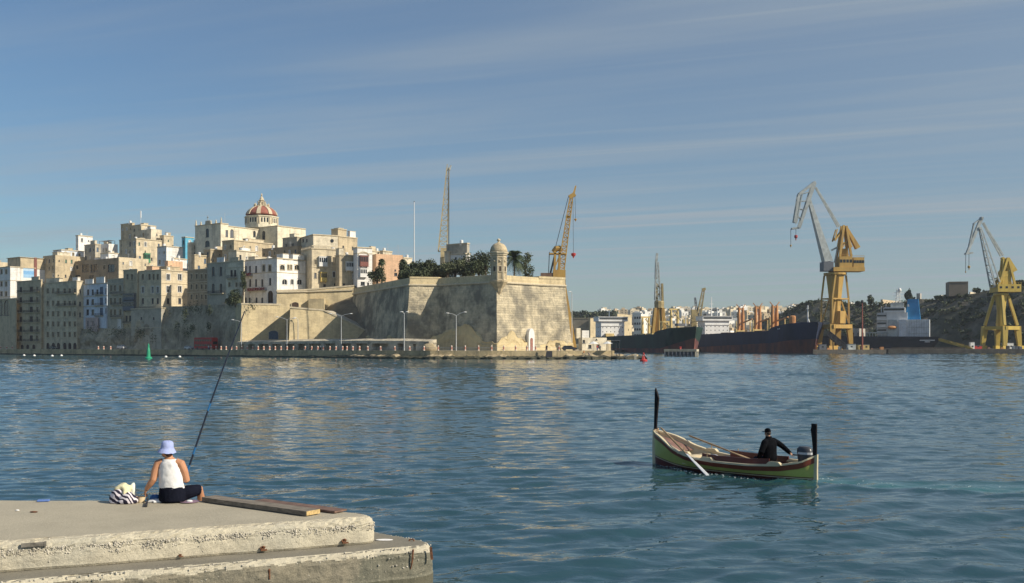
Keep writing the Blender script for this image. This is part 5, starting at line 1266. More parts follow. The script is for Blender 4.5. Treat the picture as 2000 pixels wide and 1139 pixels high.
# ------------------------------------------------------------ far shore
M_FARH = mat('far hillside scrub', (0.13, 0.125, 0.075), .95, .45, .02, detail=8)
M_CLIFF = stone('cliff rock', (0.20, 0.17, 0.125), stain=(0.06, 0.065, 0.04), amt=.85, s1=.035, s2=.15, streak=.3, bump=1.0, course=4.0, lo=.42, hi=.56)
def yfar(px): return float(np.interp(px, (900, 1110, 1200, 1300, 1400, 1500, 1600, 1700, 2200), (622, 619, 617, 612, 613, 612, 610, 608, 606)))
def cliffd(px, t): return float(np.interp(px, (1470, 1600, 2000, 2400), (930, 860, 660, 560)))+70*t**1.5
def far_ground():
    mb = MB(); rings = []
    for d in (760, 900, 1050, 1200, 1400, 1600, 1850, 2100, 2600):
        ring = []
        for px in range(900, 2300, 25):
            t = sstep(780, 1950, d); zt = ZY(yfar(px), 1900); q = G(px, d)
            ring.append((q.x, q.y, 1.8+(zt-1.8)*t+nz(q.x, q.y, 0, .006, 4)*7*t))
        rings.append(ring)
    mb.loft(rings, False, False).build('far_hillside', M_FARH, kind='structure')
    # shipyard quays
    M_Q = mat('shipyard concrete', (0.11, 0.10, 0.085), .9, .3, .3, bump=.4, bscale=1.5)
    mb = MB(); mb.prism([G(1735, 588), G(2300, 560), Vector((900, 900)), G(1640, 720), G(1640, 640)], -3, 2.3); mb.build('shipyard_quay', M_Q, kind='structure')
    mb = MB(); mb.prism([G(1588, 566), G(1731, 570), G(1731, 580), G(1690, 584), G(1690, 640), G(1588, 640)], -3, 2.0); mb.build('crane_pier', M_Q, kind='structure')
    mb = MB(); mb.prism([G(1105, 640), G(1400, 760), G(1640, 640), Vector((700, 900)), Vector((-100, 900)), Vector((20, 640))], -3, 1.6); mb.build('far_quay', M_Q, kind='structure')
    # cliff on the right
    prof = [(1470, 640), (1500, 622), (1540, 606), (1575, 590), (1600, 586), (1640, 592), (1700, 596), (1760, 590), (1800, 584), (1832, 586), (1845, 577), (1900, 574), (1935, 566), (1960, 556), (2000, 552), (2100, 545), (2250, 560), (2400, 600)]
    mb = MB(); rings = []
    for px in np.arange(1470, 2400, 6.0):
        yt = float(np.interp(px, [p[0] for p in prof], [p[1] for p in prof])); ring = []
        zt = ZY(yt, cliffd(px, 1))
        for k in range(26):
            t = k/25; z = lerp(1.5, zt, t**.9); d = cliffd(px, t); q = G(px, d)
            n = nz(q.x, q.y, z, .022, 6)*16*(t*(1-t)*3+.12)+nz(q.x, q.y*.5, z, .09, 4)*3*(1-t*.7); ring.append((q.x+n*.4, q.y-n, z+nz(q.x, z, q.y, .05, 4)*3*t*(1-t)*2))
        q = G(px, 1150); ring.append((q.x, q.y, zt-2)); q = G(px, 1350); ring.append((q.x, q.y, 0)); rings.append(ring)
    mb.loft(rings, False, False).build('cliff', M_CLIFF, kind='structure')
    # scrub on the cliff
    mb = MB(); rr = random.Random(5)
    for i in range(420):
        px = rr.uniform(1480, 2080); yt = float(np.interp(px, [p[0] for p in prof], [p[1] for p in prof])); f = rr.random()**2.0
        q = P(px, lerp(yt+2, 668, f), cliffd(px, 1-f)-5)
        crown(mb, q, rr.uniform(2.5, 6), 3, rr.uniform(1.6, 3.6), 46, .9, rr, 4)
    o = mb.build('cliff_scrub', M_LEAF, kind='stuff'); o['label'] = 'dark scrub and bushes covering the shaded cliff'; o['category'] = 'scrub'
    # woods on the left of the far shore
    mb = MB()
    for i in range(70):
        px = rr.uniform(1112, 1200); q = P(px, rr.uniform(613, 621), 1250+rr.uniform(0, 40)); crown(mb, q, 8, 5, 5, 40, 1.9, rr, 4)
    o = mb.build('far_wood', M_LEAF, kind='stuff'); o['label'] = 'dark belt of trees above the old rampart'; o['category'] = 'wood'
    for i, (px, yb, yt, w_) in enumerate(((1700.5, 597, 576, 8), (1771, 590, 569, 5), (1776.5, 590, 566, 5))):
        tree('cypress_tree', ('broad dark conifer on the cliff top above the white ship' if i == 0 else 'slim dark cypress on the cliff top by the blue funnel'), px, yb, yt, w_*1.5, cliffd(px, 1)-4, M_LEAF, 500, .9, low=.02, sd=i+70, group=None if i == 0 else 'cypresses on the cliff top', lobes=14)
    for i, (px, yb, yt, w_) in enumerate(((1584, 606, 585, 16), (1599, 604, 586, 18), (1677, 604, 588, 12), (1686, 604, 590, 10), (1909, 574, 563, 13), (1993, 556, 548, 16), (1835, 588, 578, 16))):
        tree('cliff_tree', 'spreading dark tree on the skyline of the cliff', px, yb, yt, w_, cliffd(px, 1)-4, M_LEAF, 420, .95, low=.25, sd=i+80, group='trees along the cliff top')
far_ground()
# ------------------------------------------------------------ far town: white and cream houses on the hillside
FARM = [mat('far cream render', (0.62, 0.54, 0.40), .9, .1, .1), mat('far white render', (0.76, 0.74, 0.69), .9, .06, .1), mat('far ochre render', (0.56, 0.45, 0.30), .9, .1, .1), mat('far grey render', (0.42, 0.40, 0.36), .9, .1, .1)]
def far_town():
    protos = []; rr = random.Random(21)
    for k in range(12):
        w_, dp, h = rr.uniform(9, 20), rr.uniform(9, 16), rr.uniform(6, 13); m = FARM[(0, 1, 1, 0, 2, 3, 1, 0, 2, 1, 0, 3)[k]]
        lab = ('cream', 'white', 'ochre', 'grey')[FARM.index(m)]+' flat-roofed house among the distant hillside town'
        root = thing('far_house', lab, 'house', (0, 0, 0), 'distant %s houses on the hillside' % ('cream', 'white', 'ochre', 'grey')[FARM.index(m)])
        mb = MB(); mb.box(-w_/2, w_/2, -dp/2, dp/2, -12, h); mb.box(-w_*.3, w_*.15, -dp*.2, dp*.3, h, h+rr.uniform(1.5, 3)); mb.build('wall', m, root)
        nn = int(w_/4); fl = int(h/3.2)
        for j in range(fl):
            for i in range(nn):
                mb = MB(); x = -w_/2+(i+.5)*w_/nn; z = 1.6+j*3.2; mb.box(x-.7, x+.7, -dp/2-.05, -dp/2+.2, z-.9, z+.9); mb.build('window', M_GLASS, root)
        protos.append(root)
    n = 0; used = set()
    spots = []
    for i in range(1500):
        px = rr.uniform(1165, 1640); f = rr.random()**1.0; d = lerp(900, 1980, f); spots.append((px, d))
    spots += [(rr.uniform(1115, 1170), rr.uniform(1700, 1980)) for _ in range(14)]
    grid = {}
    for px, d in spots:
        if n >= 285: break
        if 1170 < px < 1230 and d < 1100: continue
        key = (int(px/13), int(math.log(d)*16));
        if key in grid: continue
        grid[key] = 1
        t = sstep(780, 1950, d); q = G(px, d); z = 1.8+(ZY(yfar(px), 1900)-1.8)*t+nz(q.x, q.y, 0, .006, 4)*7*t
        k = rr.randrange(12); o = protos[k] if k not in used else copy_tree(protos[k]); used.add(k)
        o.location = (q.x, q.y, z-1); o.rotation_euler.z = R(rr.choice((0, 15, 30, -20, -35))+rr.uniform(-6, 6)); n += 1
    for k in range(12):
        if k not in used:
            for ch in list(protos[k].children): bpy.data.objects.remove(ch)
            bpy.data.objects.remove(protos[k])
    # larger landmarks among them
    W = stone('far masonry', (0.58, 0.48, 0.31), amt=.3, bump=.1, course=2)
    def blk(lab, a, b, c, yt, d, m, fx, sx, name='apartment_block', u=(0.9, -.43)):
        B_ = Bld(lab, a, b, c, yt, 672, d, m, name=name, cat='building', u=u)
        if fx: B_.auto('f', *fx, 1.6, 1.8, z0=6)
        if sx: B_.auto('s', *sx, 1.6, 1.8, z0=6)
        B_.done(cornice=False); return B_
    blk('grey-white apartment block with dark loggias behind the green ship', 1238, 1252, 1266, 613, 900, FARM[1], (3, 5), (2, 5))
    blk('broad sandstone warehouse behind the white superstructure', 1202, 1206, 1234, 613, 840, W, None, (2, 1), 'warehouse')
    blk('white hotel block on the cliff shoulder behind the yellow crane', 1656, 1658, 1674, 589, 1200, FARM[1], None, (6, 1))
    b = blk('large cream public building with a rounded gable on the far hill', 1484, 1486, 1510, 604, 1500, FARM[0], None, (5, 2)); b.box('gable', .2, .8, .35, .65, 6, FARM[0])
    blk('pale office block behind the orange cargo posts', 1524, 1530, 1542, 622, 1000, FARM[3], (2, 4), (2, 4))
    blk('cream block left of the blue ship mast', 1370, 1374, 1384, 618, 980, FARM[0], None, (2, 3))
    # old rampart at the dock head, shade and sunlight put into its stone tones
    r = Bld('old rampart wall beyond the point with its shade put into grey stone', 1085, 1150, 1153, 621, 672, 800, stone('old rampart', (0.33, 0.29, 0.22), amt=.5, s1=.1, bump=.3, course=.8), name='rampart', cat='wall', u=(.98, -.2)); r.done()
    r = Bld('corner of the old rampart with sunlight put into paler stone', 1150, 1153, 1194, 621, 672, 795, W, name='rampart', cat='wall'); r.done()
    # buildings on the cliff
    C_ = Bld('big windowless brown block on the cliff top', 1847, 1884, 1891, 552, 580, cliffd(1866, 1), stone('brown concrete', (0.21, 0.18, 0.14), amt=.3, bump=.1, course=2), name='storage_block', cat='building', u=(.97, -.24)); C_.done(cornice=False)
    b = Bld('low cream house beside the brown block on the cliff', 1893, 1895, 1906, 570, 580, cliffd(1897, 1), FARM[0]); b.done(cornice=False)
    b = Bld('pale hut on the cliff edge', 1836, 1838, 1848, 576, 586, cliffd(1840, 1), FARM[3]); b.done(cornice=False)
    b = Bld('small grey tower on the cliff top', 1790, 1797, 1800, 573, 590, cliffd(1797, 1), FARM[3]); b.done(cornice=False)
    b = Bld('long terrace wall with railings on the cliff top', 1720, 1724, 1760, 585, 596, cliffd(1730, 1), FARM[2]); b.done(cornice=False)
    b = Bld('low concrete shed roof on the cliff ledge', 1698, 1700, 1732, 606, 614, cliffd(1705, 1), FARM[3]); b.done(cornice=False)
    b = Bld('grey shed with open front behind the yellow crane', 1658, 1662, 1690, 641, 664, 668, FARM[3]); b.auto('s', 3, 1, 3, 3); b.done(cornice=False)
far_town()
# ------------------------------------------------------------ ships
M_YEL = mat('crane yellow', (0.53, 0.335, 0.085), .6, .3, .5, stretch=(1, 1, .25), col2=(0.40, 0.24, 0.07)); M_YEL2 = mat('crane lemon yellow', (0.56, 0.41, 0.075), .6, .25, .5, stretch=(1, 1, .25), col2=(0.44, 0.31, 0.07))
M_CGREY = mat('crane grey', (0.42, 0.45, 0.44), .55, .2, .4); M_SHW = mat('ship white', (0.78, 0.78, 0.76), .5, .08, .2, stretch=(1, 1, .2))
M_ORANGE = mat('rusty orange paint', (0.52, 0.25, 0.10), .6, .25, .3); M_PALEY = mat('pale yellow paint', (0.62, 0.47, 0.20), .6, .2, .3)
M_REDH = mat('red antifouling', (0.27, 0.085, 0.05), .8, .35, .15, stretch=(1, 1, .4), col2=(0.08, 0.04, 0.045))
M_GRNH = mat('green hull', (0.013, 0.036, 0.028), .75, .4, .15, stretch=(1, 1, .3)); M_BLUH = mat('navy hull', (0.011, 0.021, 0.055), .75, .35, .15, stretch=(1, 1, .3)); M_BLKH = mat('black hull', (0.022, 0.026, 0.036), .5, .3, .2)
M_DECK = mat('deck rust', (0.16, 0.10, 0.07), .8, .3, .3); M_RED = mat('signal red', (0.45, 0.04, 0.035), .5, .12, .5); M_BLUEF = mat('funnel blue', (0.03, 0.22, 0.48), .5, .15, .3)
M_TARP = mat('white sheeting', (0.66, 0.69, 0.72), .6, .12, .4, bump=.6, bscale=.9)
def along(stern, bow, px):
    t = (px-1000)/FP; d = bow-stern; return (t*stern.y-stern.x)/(d.x-t*d.y)
class Ship:
    def __init__(s, name, label, stern, bow, beam, deck, split, mh, mb_, rake=7):
        s.S, s.Bw = Vector(stern), Vector(bow); s.L = (s.Bw-s.S).length; s.e = (s.Bw-s.S)/s.L; s.n = Vector((-s.e.y, s.e.x)); s.beam = beam; s.deck = deck
        s.root = thing(name, label, 'ship', (*lerp(s.S, s.Bw, .5), 0))
        N = 80; ZL_ = [-2.5, 0]
        def hw(t, f):   # half width at station t, height fraction f
            full = beam/2
            e0 = lerp(.85, .915, f); p = 1-max(0, (t-e0)/(1-e0))**lerp(1.8, 2.2, f)
            st = 1-.35*(1-f)*max(0, (.12-t)/.12)
            return max(.15, full*p*st)
        def row(t, z):
            zd = deck(t); f = max(0, min(1, z/zd)); fw = rake*(f**1.2)*max(0, (t-.8)/.2)**2-5*(1-f)*max(0, (.06-t)/.06)*-1
            c = s.S+s.e*(t*s.L+fw); h_ = hw(t, f); return c, h_
        def strip(lo, hi, k, name, m):
            mb = MB()
            for sg in (-1, 1):
                rings = []
                for i in range(N+1):
                    t = (i/N); a, b = lo(t), hi(t); r = []
                    for j in range(k+1):
                        z = lerp(a, b, j/k); c, h_ = row(t, z); q = c+s.n*(sg*h_); r.append((q.x, q.y, z))
                    rings.append(r)
                mb.loft(rings, False, False)
            # transom
            r = []
            for sg in (-1, 1):
                for z in (lo(0), hi(0)):
                    c, h_ = row(0, z); q = c+s.n*(sg*h_); r.append((q.x, q.y, z))
            mb.add(r, [(0, 1, 3, 2)]); return recalc(mb.build(name, m, s.root, smooth=True))
        strip(lambda t: split(t), lambda t: deck(t)+1.1, 6, 'hull', mh)
        strip(lambda t: -2.5, lambda t: split(t), 4, 'underwater_hull', mb_)
        mb = MB(); rings = []
        for i in range(N+1):
            t = i/N; c, h_ = row(t, deck(t)); rings.append([(*(c-s.n*h_*.98), deck(t)), (*(c+s.n*h_*.98), deck(t))])
        mb.loft(rings, False, False).build('deck', M_DECK, s.root)
    def pt(s, x, y, z): q = s.S+s.e*x+s.n*y; return Vector((q.x, q.y, z))
    def box(s, name, x0, x1, y0, y1, z0, z1, m, parent=None, taper=0):
        mb = MB(); c = s.pt((x0+x1)/2, (y0+y1)/2, (z0+z1)/2); e3 = Vector((*s.e, 0)); n3 = Vector((*s.n, 0))
        mb.obox(c, e3*((x1-x0)/2), n3*((y1-y0)/2), (0, 0, (z1-z0)/2))
        if taper:
            for i in range(4, 8): v = Vector(mb.v[i]); k = Vector((c.x, c.y, v.z)); mb.v[i] = tuple(k+(v-k)*taper)
        return mb.build(name, m, parent or s.root)
    def ports(s, x, ys, zs, parent, m=None, w_=.28, h_=.32, name='porthole'):
        for z in zs:
            for y in ys: s.box(name, x, x+.08, y-w_, y+w_, z-h_, z+h_, m or M_GLASS, parent)
    def mast(s, x, y, z0, z1, r=.35, m=None, name='mast', arms=()):
        mb = MB(); mb.tube([s.pt(x, y, z0), s.pt(x, y, z1)], [r, r*.6], 8)
        for (za, wa) in arms: mb.beam(s.pt(x, y-wa, za), s.pt(x, y+wa, za), .25)
        return mb.build(name, m or M_SHW, s.root)
    def house(s, x0, x1, hb, z0, zt, floors, bridge=True):
        h = s.box('superstructure', x0, x1, -hb, hb, z0, zt, M_SHW)
        dz = (zt-z0)/floors
        for k in range(floors-1, floors+1): s.box('deck_edge', x0-.4, x1+.5, -hb-.35, hb+.35, z0+dz*k-.12, z0+dz*k+.12, M_SHW, h)
        s.ports(x1, [hb*(-.85+.34*i) for i in range(6)], [z0+dz*(k+.55) for k in range(floors-1)], h)
        for k in range(floors-1):
            for i in range(3): 
                for sg in (-1, 1): s.box('porthole', x0+(x1-x0)*(.2+.3*i), x0+(x1-x0)*(.2+.3*i)+.9, sg*hb-.04, sg*hb+.04, z0+dz*(k+.45), z0+dz*(k+.75), M_GLASS, h)
        if bridge:
            b = s.box('bridge', x0+2, x1+1.2, -hb-2.2, hb+2.2, zt+.13, zt+3.2, M_SHW)
            s.box('window_band', x1+1.2, x1+1.3, -hb-1.6, hb+1.6, zt+1.5, zt+2.5, M_GLASS, b)
            s.box('bridge_roof', x0+1.6, x1+1.7, -hb-2.5, hb+2.5, zt+3.205, zt+3.5, M_SHW, b)
        return h
def ships():
    # green bulk carrier
    deck = lambda t: 9.4+1.0*t+3.6*max(0, (t-.77)/.23)**.35*(t > .77)
    s = Ship('cargo_ship', 'dark green bulk carrier with rust-red bow and yellow deck posts', G(1183, 752), G(1354, 596), 20, deck, lambda t: 2.6+6.0*max(0, (t-.8)/.2)**2, M_GRNH, M_REDH, rake=4)
    s.house(3, 16, 8.8, 9.6, 21.6, 4); s.mast(8, 0, 25, 33, .3, arms=((29, 2), (31, 1.2)))
    s.box('funnel', -1, 2.5, 1, 6.5, 9.2, 22, M_WOODGR, taper=.85); s.box('deck_house', 14, 19, -6, 0, 9.2, 13, M_PALEY)
    for px, h, m in ((1261, 13, M_PALEY), (1299, 9, M_PALEY), (1317, 14, M_PALEY)):
        x = along(s.S, s.Bw, px)*s.L; z0 = deck(x/s.L)
        mb = MB()
        for y in (-2.2, 2.2): mb.tube([s.pt(x, y, z0), s.pt(x, y, z0+h*.8), s.pt(x, y, z0+h)], [1.0, .8, .6], 8)
        mb.beam(s.pt(x, -3.4, z0+h), s.pt(x, 3.4, z0+h), 1.0); mb.beam(s.pt(x, 0, z0+h*.9), s.pt(x+10, 0, z0+h*.5), .7); mb.build('cargo_post', m, s.root)
    for px in (1272, 1285, 1310, 1326): x = along(s.S, s.Bw, px)*s.L; s.box('hatch', x-5, x+5, -6, 6, deck(x/s.L), deck(x/s.L)+2.0, M_PALEY)
    s.mast(s.L*.93, 0, 16, 23, .35); s.box('windlass', s.L*.87, s.L*.9, -3, 3, 16, 17.5, M_WOODGR)
    # blue bulk carrier
    deck = lambda t: 11.2+1.4*t+4.2*max(0, (t-.78)/.22)**.35*(t > .78)
    s = Ship('cargo_ship', 'navy blue bulk carrier with orange twin posts and white superstructure', G(1377, 765), G(1590, 594), 21, deck, lambda t: 3.0+3.6*t+1.6*max(0, (t-.8)/.2), M_BLUH, M_REDH, rake=5)
    s.house(9, 24, 9.2, 11.2, 22.2, 4); s.mast(13, 0, 25, 40, .4, arms=((32, 2.4), (35, 1.4))); s.mast(12, 5, 24, 31, .25)
    s.box('funnel', 3.5, 8.5, -2.6, 2.6, 11.2, 28, M_WOODGR, taper=.9); s.box('deck_house', 1, 7, -7, 7, 10.3, 13.5, M_SHW)
    for px, h in ((1447, 18.5), (1480, 18), (1513, 17.5)):
        x = along(s.S, s.Bw, px)*s.L; z0 = deck(x/s.L); mb = MB()
        for y in (-1.4, 1.4):
            mb.tube([s.pt(x, y, z0), s.pt(x, y, z0+h*.7), s.pt(x, y, z0+h)], [1.25, 1.1, .8], 8); mb.beam(s.pt(x, y*1.0, z0+h), s.pt(x, y*2.3, z0+h+2.2), .5)
        mb.beam(s.pt(x, -2.2, z0+h-1), s.pt(x, 2.2, z0+h-1), 1.1); mb.build('cargo_post', M_ORANGE, s.root)
        mb = MB(); mb.beam(s.pt(x+1, 0, z0+h*.42), s.pt(x+19, 0, z0+h*.55), .8); mb.build('derrick_boom', M_ORANGE, s.root)
        for y in (-5, 5): mb = MB(); mb.tube([s.pt(x+4, y, z0), s.pt(x+4, y, z0+9)], [.5, .35], 6); mb.build('kingpost', M_PALEY, s.root)
        s.box('winch_house', x-2.5, x+2.5, -3.5, 3.5, z0, z0+3, M_PALEY)
    for px in (1430, 1462, 1497, 1530): x = along(s.S, s.Bw, px)*s.L; s.box('hatch', x-6, x+6, -6, 6, deck(x/s.L), deck(x/s.L)+1.8, M_DECK)
    x = along(s.S, s.Bw, 1548)*s.L; mb = MB(); mb.lathe(s.pt(x, 0, deck(x/s.L)), [(2.0, 0), (2.0, 7), (1.4, 7.4)], 10); mb.build('crane_pedestal', M_ORANGE, s.root)
    s.mast(s.L*.955, 0, 17, 28, .45, arms=((26, .8),)); s.box('windlass', s.L*.9, s.L*.93, -3, 3, 17, 18.4, M_WOODGR); mb = MB(); mb.tube([s.pt(s.L*.97, 0, 17), s.pt(s.L*.955, 0, 21)], .3, 6); mb.build('stay', M_SHW, s.root)
    # row of raised letters on the bow, too far to read
    for i in range(9):
        t = .855+i*.0105; f = .82; z = deck(t)-1.0; h_ = s.beam/2*(1-max(0, (t-.83)/.17)**2.2); c = s.S+s.e*(t*s.L)+s.n*(-1*(h_+.02)); mb = MB(); mb.obox((c.x, c.y, z), (*(s.e*.38), 0), (*(s.n*.5), 0), (0, 0, .4 if i % 3 else .3)); mb.build('name_letter', M_SHW, s.root)
    # dark ship with white sheeted superstructure in the dock
    deck = lambda t: 8.8+.8*t
    s = Ship('repair_ship', 'black-hulled ship with blue funnel and sheeted white superstructure in dock', G(1836, 655), G(1560, 690), 17, deck, lambda t: 2.4, M_BLKH, M_BLKH, rake=5)
    Z = lambda py: ZY(py, 665)
    X = lambda px: along(s.S, s.Bw, px)*s.L
    sh = s.box('sheeted_block', X(1816), X(1773), -6, 7.5, deck(0), Z(625), M_TARP); s.box('sheeted_block', X(1772), X(1757), -5, 8, deck(0), Z(625), M_TARP)
    s.box('grey_block', X(1754), X(1735), -6, 7.8, deck(0), Z(625), M_CGREY, taper=.9); s.box('superstructure', X(1773), X(1733), -7, 6.5, deck(0), Z(611), M_SHW); h = s.box('superstructure', X(1733), X(1714), -7, 7, deck(0), Z(611), mat('ship light grey', (.50, .50, .49), .6, .1, .3))
    b = s.box('bridge', X(1768), X(1727), -7.5, 7, Z(611)+.01, Z(601), M_SHW); s.box('window_band', X(1767), X(1728), 7, 7.1, Z(607), Z(603), M_GLASS, b); s.box('upper_bridge', X(1765), X(1740), -5, 5, Z(601)+.01, Z(592), M_CGREY)
    for k in range(13): x = lerp(X(1815), X(1758), k/12); s.box('sheet_seam', x-.08, x+.08, 7.5, 7.75, deck(0), Z(625.3), M_CGREY, sh)
    for zz in (640, 652): s.box('sheet_seam', X(1815.5), X(1774), 7.5, 7.7, Z(zz)-.1, Z(zz)+.1, M_CGREY, sh)
    for py in (617, 632, 645):
        for k in range(8): x = lerp(X(1731), X(1716), k/7); s.box('window', x-.35, x+.35, 6.96, 7.08, Z(py)-.5, Z(py)+.5, M_GLASS, h)
    for py in (625, 639, 653): s.box('deck_edge', X(1733.5), X(1713.5), 6.9, 7.9, Z(py)-.12, Z(py)+.12, M_SHW, h)
    mb = MB(); mb.ell(s.pt(X(1744), 8.2, Z(640)), 3.2, 1.2, 1.1, 12, 8); mb.build('lifeboat', M_ORANGE, s.root, smooth=True)
    for px_, zt_ in ((1722, 598), (1731, 594), (1746, 588), (1762, 590)): s.mast(X(px_), 3, Z(611), Z(zt_), .22)
    fu = s.box('funnel', X(1798), X(1769), -4, 4.5, Z(625), Z(585), M_BLUEF, taper=.72); s.box('funnel_mark', X(1776), X(1773), 4.3, 4.55, Z(600), Z(595), M_SHW, fu)
    mb = MB(); truss(mb, s.pt(X(1754), 0, Z(592)), s.pt(X(1754), 0, Z(565)), 2.6, 2.6, 6, .22, 1.4, 1.4)
    for z_, w_ in ((572, 3.5), (578, 4), (584, 3)): mb.beam(s.pt(X(1754), 0, Z(z_))+Vector((-w_, 0, 0)), s.pt(X(1754), 0, Z(z_))+Vector((w_, 0, 0)), .25)
    mb.build('lattice_mast', M_SHW, s.root); mb = MB(); mb.ell(s.pt(X(1757), 0, Z(567)), 1.2, 1.2, 1.5); mb.build('radar_dome', M_SHW, s.root, smooth=True)
    g = MB()
    for k in range(9): x = lerp(X(1740), X(1695), k/8); g.beam(s.pt(x, 7.5, deck(0)), s.pt(x, 7.5, Z(650)), .35)
    g.beam(s.pt(X(1742), 7.5, Z(650)), s.pt(X(1693), 7.5, Z(650)), .6); g.beam(s.pt(X(1742), 7.5, Z(661)), s.pt(X(1693), 7.5, Z(661)), .8); g.build('side_gallery', M_CGREY, s.root)
    for i in range(14):   # name on the stern quarter, too far to read
        x = X(1798+i*2.1); mb = MB(); c = s.pt(x, 8.6, Z(665)); mb.obox(c, (*(s.e*.27), 0), (*(s.n*.12), 0), (0, 0, .32)); mb.build('name_letter', M_SHW, s.root)
    mb = MB(); mb.obox(s.pt(X(1812), 8.6, Z(668)), (*(s.e*1.6), 0), (*(s.n*.12), 0), (0, 0, .25)); mb.build('name_letter', M_SHW, s.root)
    # floating caisson in front, gangway, sheds
    r = thing('dock_gate', 'low dark rusty dock gate in front of the black ship', 'dock gate', (*G(1790, 600), 0)); mb = MB(); mb.prism([G(1700, 602), G(1740, 598), G(1740, 606), G(1700, 610)], -2, 2.2); mb.build('pontoon', M_DECK, r); mb = MB(); mb.prism([G(1741, 606), G(1885, 598), G(1885, 606), G(1741, 614)], -2, 3.2); mb.build('wall', mat('rusty dock wall', (.07, .06, .052), .8, .4, .4), r)
    g = thing('gangway', 'long yellow gangway sloping from the black ship to the quay', 'gangway', P(1900, 681, 612)); mb = MB(); a, b = P(1834, 664, 640), P(1899, 682, 606); mb.beam(a, b, .4, 1.3)
    for off in (-.6, .6):
        o = Vector((0, off, 1.1)); mb.beam(a+o, b+o, .16)
        for k in range(16): q = lerp(a, b, k/15); mb.beam(q+Vector((0, off, 0)), q+o, .12)
    mb.build('walkway', M_YEL2, g)
ships()
# ------------------------------------------------------------ cranes
def dock_crane(label, d, near, left, right, yq, T, my, mj, lattice):
    """level-luffing dock crane. T: pixel table of its joints; all joints lie in the jib plane through the slewing axis"""
    s = d/FP; z = lambda py: ZY(py, d); axis_px = T['axis']; q0 = G(axis_px, d)
    root = thing('dock_crane', label, 'crane', (*q0, 2.0))
    J = lambda px, py, dy=0.0: Vector((q0.x+(px-axis_px)*s, d+dy, z(py)))
    e1 = Vector((.87, .5)); e2 = Vector((-.5, .87))
    a = (right-near)*s/.87*1.02; b_ = (near-left)*s/.5*.98; cen = q0
    corner = lambda i, j, k=1.0: cen+e1*(a/2*i*k)+e2*(b_/2*j*k)
    zq, zp1, zp0 = 2.0, z(T['portal_top']), z(T['portal_bot'])
    for j in (-1, 1):
        for i in (-1, 1):
            c = corner(i, j); c2 = corner(i*.86, j*.9); mb = MB(); mb.beam((*c, zq+2.2), (*c2, zp1-.5), 2.2, 2.0, 3.4, 2.6); mb.build('portal_leg', my, root)
            mb = MB(); mb.obox((*c, zq+1.1), (*(e1*3.0), 0), (*(e2*1.0), 0), (0, 0, 1.1)); mb.build('bogie', my, root)
    mb = MB()
    for j in (-1, 1): mb.beam((*corner(-.95, j*.9), (zp1+zp0)/2), (*corner(.95, j*.9), (zp1+zp0)/2), 2.2, zp1-zp0)
    for i in (-1, 1): mb.beam((*corner(i*.86, -.9), (zp1+zp0)/2), (*corner(i*.86, .9), (zp1+zp0)/2), 2.0, (zp1-zp0)*.95)
    mb.build('portal_beam', my, root)
    zt = z(T['neck']); zr = z(T['ring']) if T['ring'] else None
    mb = MB(); rt = T['neck_w']*s/2
    ang = R(30)
    mb.lathe((*cen, 0), [(T['col_bot']*s/2, zp1-1), (T['col_bot']*s/2, lerp(zp1, zt, .35)), (rt*.78, lerp(zp1, zt, .72)), (rt*.95, zt-1.0)], 8, R(7)); mb.build('column', my, root)
    mb = MB(); mb.lathe((*cen, 0), [(rt, zt-1), (rt*1.15, zt-.6), (rt*1.15, zt+.5)], 16); mb.build('slew_ring', my, root)
    for j in (-1, 1):
        for i in (-1, 1):
            top = Vector((*(cen+e1*(rt*.75*i)+e2*(rt*.75*j)), zt-1)); bot = Vector((*corner(i*.86, j*.9), zp1))
            mb = MB()
            if zr:
                m_ = Vector((*corner(i*.84, j*.88), zr)); mb.beam(bot, m_, .9); mb.beam(m_, top, .9)
                mb.beam(bot, Vector((*(cen+e1*(rt*.4*i)+e2*(rt*.4*j)), zr-.5)), .8)
            else: mb.beam(bot, top, 1.5, 1.5)
            mb.build('strut', my, root)
    if zr:
        mb = MB()
        for p, q in (((-1, -1), (1, -1)), ((1, -1), (1, 1)), ((1, 1), (-1, 1)), ((-1, 1), (-1, -1))): mb.beam((*corner(p[0]*.84, p[1]*.88), zr), (*corner(q[0]*.84, q[1]*.88), zr), .7)
        mb.build('ring_brace', my, root); mb = MB(); c = corner(.1, -.8); mb.obox((*c, zp1+3.6), (*(e1*2.2), 0), (*(e2*1.4), 0), (0, 0, 3.6)); mb.build('stair_tower', my, root)
    # slewing superstructure
    for nm, (x0, y0, x1, y1, dep) in T['boxes'].items():
        p, q = J(x0, y0), J(x1, y1); mb = MB(); mb.box(p.x, q.x, d-dep/2, d+dep/2, q.z, p.z); o = mb.build(nm.rstrip('0123456789'), my if nm != 'cab' else M_WOODGR, root)
        if nm.startswith('machinery_house'):
            n = 4
            for k in range(n): mb = MB(); x = lerp(p.x, q.x, (k+.5)/n); mb.box(x-.7, x+.7, d-dep/2-.08, d-dep/2+.05, lerp(q.z, p.z, .45), lerp(q.z, p.z, .72)); mb.build('window', M_GLASS, o)
            for k in range(2): mb = MB(); y = d+(k-.5)*dep*.4; mb.box(q.x-.05, q.x+.08, y-.7, y+.7, lerp(q.z, p.z, .45), lerp(q.z, p.z, .72)); mb.build('window', M_GLASS, o)
            mb = MB()
            for k in range(9): x = lerp(p.x, q.x, k/8); mb.beam((x, d-dep/2, p.z), (x, d-dep/2, p.z+1.1), .12)
            mb.beam((p.x, d-dep/2, p.z+1.1), (q.x, d-dep/2, p.z+1.1), .12); mb.build('handrail', my, o)
    for (x0, y0, x1, y1, t, dy) in T['aframe']:
        for sg in (-1, 1):
            mb = MB(); mb.beam(J(x0, y0, sg*dy), J(x1, y1, sg*dy*.6), t); mb.build('a_frame', my, root)
